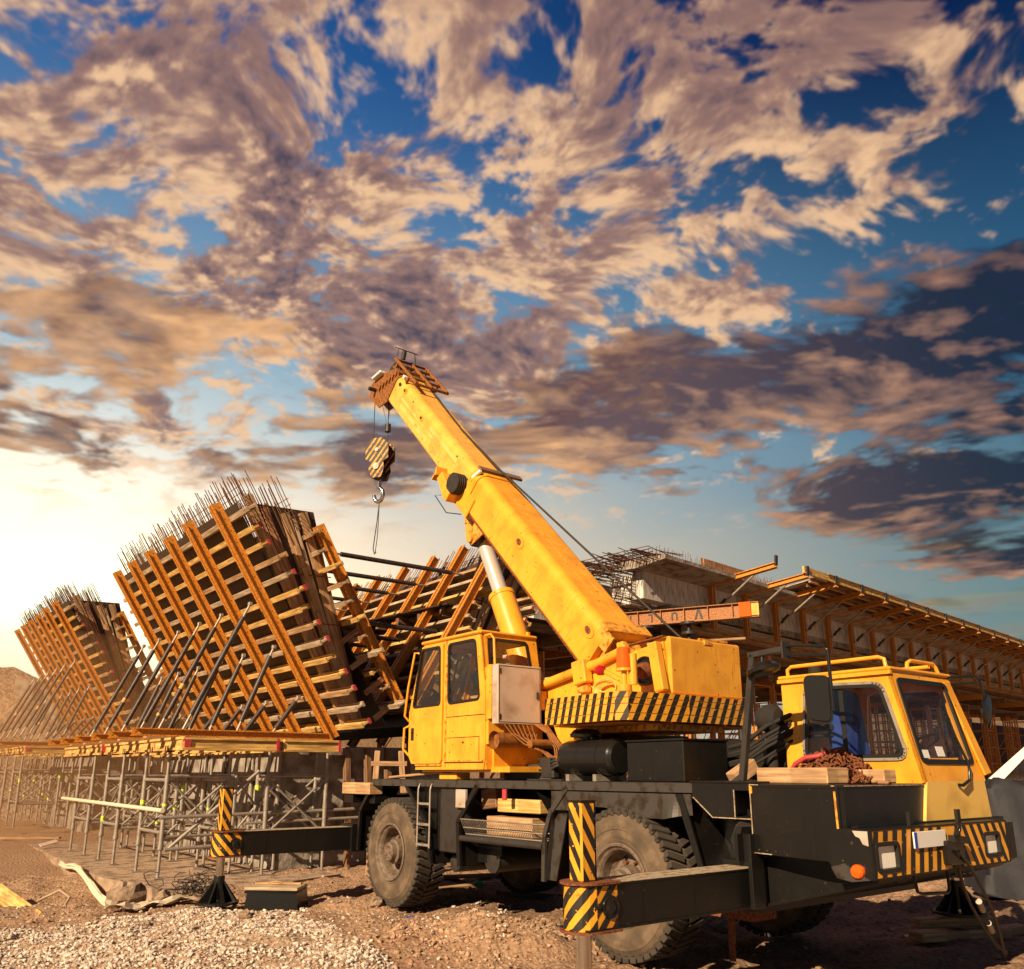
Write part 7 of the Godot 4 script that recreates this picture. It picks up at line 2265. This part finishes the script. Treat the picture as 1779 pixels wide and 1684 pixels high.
	for k in 330:
		var r := pow(rng.randf(), 0.6)
		var a := rng.randf() * TAU
		var c := Vector3(cos(a) * r * 0.42, 0, sin(a) * r * 0.22)
		c.y = 0.02 + (0.25 * (1.0 - r * r)) * (0.55 + 0.45 * rng.randf()) * (1.0 - 0.5 * smoothstep(0.0, 0.34, c.x))
		var tilt := Basis.from_euler(Vector3(rng.randf() * TAU, rng.randf() * TAU, rng.randf() * TAU))
		var pts := []
		for i in 9:
			pts.append(c + tilt * Vector3(cos(TAU * i / 8.0) * 0.034, 0, sin(TAU * i / 8.0) * 0.02))
		m.path(pts, 0.0085, 5)
	part("links", o, m, M.rust).set_meta("kind", "stuff")
	m = MB.new()
	m.path([Vector3(-0.38, 0.06, 0.1), Vector3(-0.3, 0.15, 0.12), Vector3(-0.2, 0.2, 0.12), Vector3(-0.1, 0.21, 0.1), Vector3(-0.05, 0.24, 0.02), Vector3(0.06, 0.24, 0.05)], 0.02, 8)
	part("red_sling", o, m, M.redpaint)
	# wooden ladder beside the pier
	o = thing("wooden_ladder", "rough wooden ladder standing against the concrete pier behind the carrier", "ladder", site(-3.3, 0.0, 1.85), TURN + 1.2)
	for s: float in [-1.0, 1.0]:
		m = MB.new()
		m.bar(Vector3(s * 0.32, 0, 0.35), Vector3(s * 0.2, 1.95, 0.0), 0.05, 0.09, Vector3.RIGHT, 0.004)
		part("stringer", o, m, M.plank)
	for k in 5:
		m = MB.new()
		m.bar(Vector3(-0.3, 0.3 + k * 0.36, 0.3 - k * 0.065), Vector3(0.3, 0.3 + k * 0.36, 0.3 - k * 0.065), 0.06, 0.08, Vector3.UP, 0.004)
		part("rung", o, m, M.plank)
	make_van()
func make_van() -> void:
	# white van, its front towards the left, and a pile under a dark tarpaulin before it
	var o := thing("white_van", "white van partly behind the tarpaulin at the photo's right edge", "van", Vector3(9.4, 0.0, -14.2), -0.5)
	var side := poly([-2.5, 0.35, -2.55, 0.7, -2.45, 1.0, -1.75, 1.3, -0.95, 2.0, -0.5, 2.15, 2.6, 2.15, 2.7, 0.4])
	var win := rounded(poly([-1.5, 1.3, -0.2, 1.35, -0.2, 1.95, -0.85, 1.95]), 0.06)
	var m := MB.new()
	m.wall(side, [win], Transform3D(Basis(), Vector3(0, 0, 0.92)), -0.03, 0.0); m.wall(side, [win], Transform3D(Basis(), Vector3(0, 0, -0.92)), -0.03, 0.0)
	for k in [[0, 1], [1, 2], [2, 3], [4, 5], [5, 6], [6, 7]]:
		var a := side[k[0]]
		var b := side[k[1]]
		m.quad(Vector3(a.x, a.y, -0.92), Vector3(a.x, a.y, 0.92), Vector3(b.x, b.y, 0.92), Vector3(b.x, b.y, -0.92))
	part("body", o, m, M.carpaint)
	for z: float in [-0.91, 0.91]:
		m = MB.new()
		m.flat(win, Transform3D(Basis(), Vector3(0, 0, z)), 0.0)
		part("side_window", o, m, M.glass_dark)
	m = MB.new()
	m.quad(Vector3(-1.75, 1.3, -0.88), Vector3(-1.75, 1.3, 0.88), Vector3(-0.95, 2.0, 0.88), Vector3(-0.95, 2.0, -0.88))
	part("windscreen", o, m, M.glass_dark)
	m = MB.new()
	m.box(Transform3D(Basis(), Vector3(-1.4, 1.38, 1.03)), Vector3(0.12, 0.2, 0.2), 0.04)
	part("mirror", o, m, M.gloss_black)
	for w: Array in [[-1.6, 0.8], [1.7, 0.8], [-1.6, -0.8], [1.7, -0.8]]:
		m = MB.new()
		m.lathe(Transform3D(Basis(Vector3.RIGHT, PI / 2), Vector3(w[0], 0.33, w[1])), [Vector2(0, -0.11), Vector2(0.3, -0.11), Vector2(0.33, -0.06), Vector2(0.33, 0.06), Vector2(0.3, 0.11), Vector2(0, 0.11)], 20)
		part("wheel", o, m, M.rubber)
	m = MB.new()
	var n := 26
	var grid := []
	for j in n + 1:
		var row := []
		for i in n + 1:
			var x := i * 2.0 / n - 1.0
			var z := j * 2.0 / n - 1.0
			var r := maxf(absf(x), absf(z))
			var top := 1.36 - 0.10 * x + 0.10 * n_ground.get_noise_2d(x * 1.3, z * 1.3)
			var y := top * (1.0 - smoothstep(0.72, 1.0, r)) + 0.02
			var fold := 0.05 * n_clod.get_noise_2d(x * 2.0 + 5.0, z * 2.0) + 0.05 * sin((x - z) * 9.0 + y * 2.0) * smoothstep(0.6, 0.8, r)
			var d := Vector3(x, 0, z).normalized()
			row.append(Vector3(x * 1.15, y, z * 0.85) + d * fold + Vector3(0, fold * 0.4, 0))
		grid.append(row)
	var nrm := func(j: int, i: int) -> Vector3:
		var a: Vector3 = grid[j][mini(i + 1, n)] - grid[j][maxi(i - 1, 0)]
		var b: Vector3 = grid[mini(j + 1, n)][i] - grid[maxi(j - 1, 0)][i]
		return b.cross(a).normalized()
	for j in n:
		for i in n:
			for t: Array in [[0, 0, 0, 1, 1, 1], [0, 0, 1, 1, 1, 0]]:
				var k := []
				for e in 3:
					k.append([grid[j + t[e * 2]][i + t[e * 2 + 1]], nrm.call(j + t[e * 2], i + t[e * 2 + 1])])
				m.tris(k[0][0], k[1][0], k[2][0], k[0][1], k[1][1], k[2][1], Vector2.ZERO, Vector2.ZERO, Vector2.ZERO)
	var tp := lay("tarpaulin", m, M.tarp, Vector3(7.35, ground_y(7.3, -11.9) - 0.02, -12.0), "dark tarpaulin thrown over a pile behind the bumper's right end", "tarpaulin")
	tp.rotation.y = -0.35
func _ready() -> void:
	rng.seed = 7
	var cam := Camera3D.new()
	cam.name = "camera"
	add_child(cam)
	cam.position = Vector3(0, 1.6, 0)
	cam.rotation.x = 0.25891
	cam.set_frustum(0.113784, Vector2(0, 0.007297), 0.1, 3000.0)    # lens of about 29 mm, shifted upwards
	cam.current = true
	var sun := DirectionalLight3D.new()
	sun.name = "sun"
	add_child(sun)
	sun.look_at_from_position(Vector3.ZERO, -Vector3(-0.52, 0.53, 0.80))
	sun.light_energy = 1.6
	sun.light_color = Color(1.0, 0.88, 0.72)
	sun.light_angular_distance = 0.5
	sun.shadow_enabled = true
	var env := Environment.new()
	env.background_mode = Environment.BG_SKY
	var sky := Sky.new()
	var pano := PanoramaSkyMaterial.new()
	pano.panorama = make_sky()
	sky.sky_material = pano
	env.sky = sky
	env.background_energy_multiplier = SKY_GAIN / 1.68
	env.tonemap_mode = Environment.TONE_MAPPER_LINEAR
	env.tonemap_exposure = 1.65
	env.sdfgi_enabled = true; env.ssao_enabled = true; env.ssil_enabled = true
	env.volumetric_fog_enabled = true
	env.volumetric_fog_density = 0.0
	var we := WorldEnvironment.new()
	we.name = "environment"; we.environment = env
	add_child(we)
	make_materials()
	var glare_fog := FogVolume.new()  # haze volume added to imitate the warm glare over the left side
	glare_fog.name = "glare_haze"
	add_child(glare_fog)
	glare_fog.shape = RenderingServer.FOG_VOLUME_SHAPE_ELLIPSOID
	glare_fog.size = Vector3(40, 11, 34)
	glare_fog.position = Vector3(-21.5, 0.8, -28)
	glare_fog.set_meta("kind", "stuff")
	var fm := FogMaterial.new()
	fm.density = 0.026; fm.albedo = Color(1.0, 0.76, 0.52)
	glare_fog.material = fm
	make_ground()
	make_piers()
	make_bridge()
	make_crane()
	make_loose()
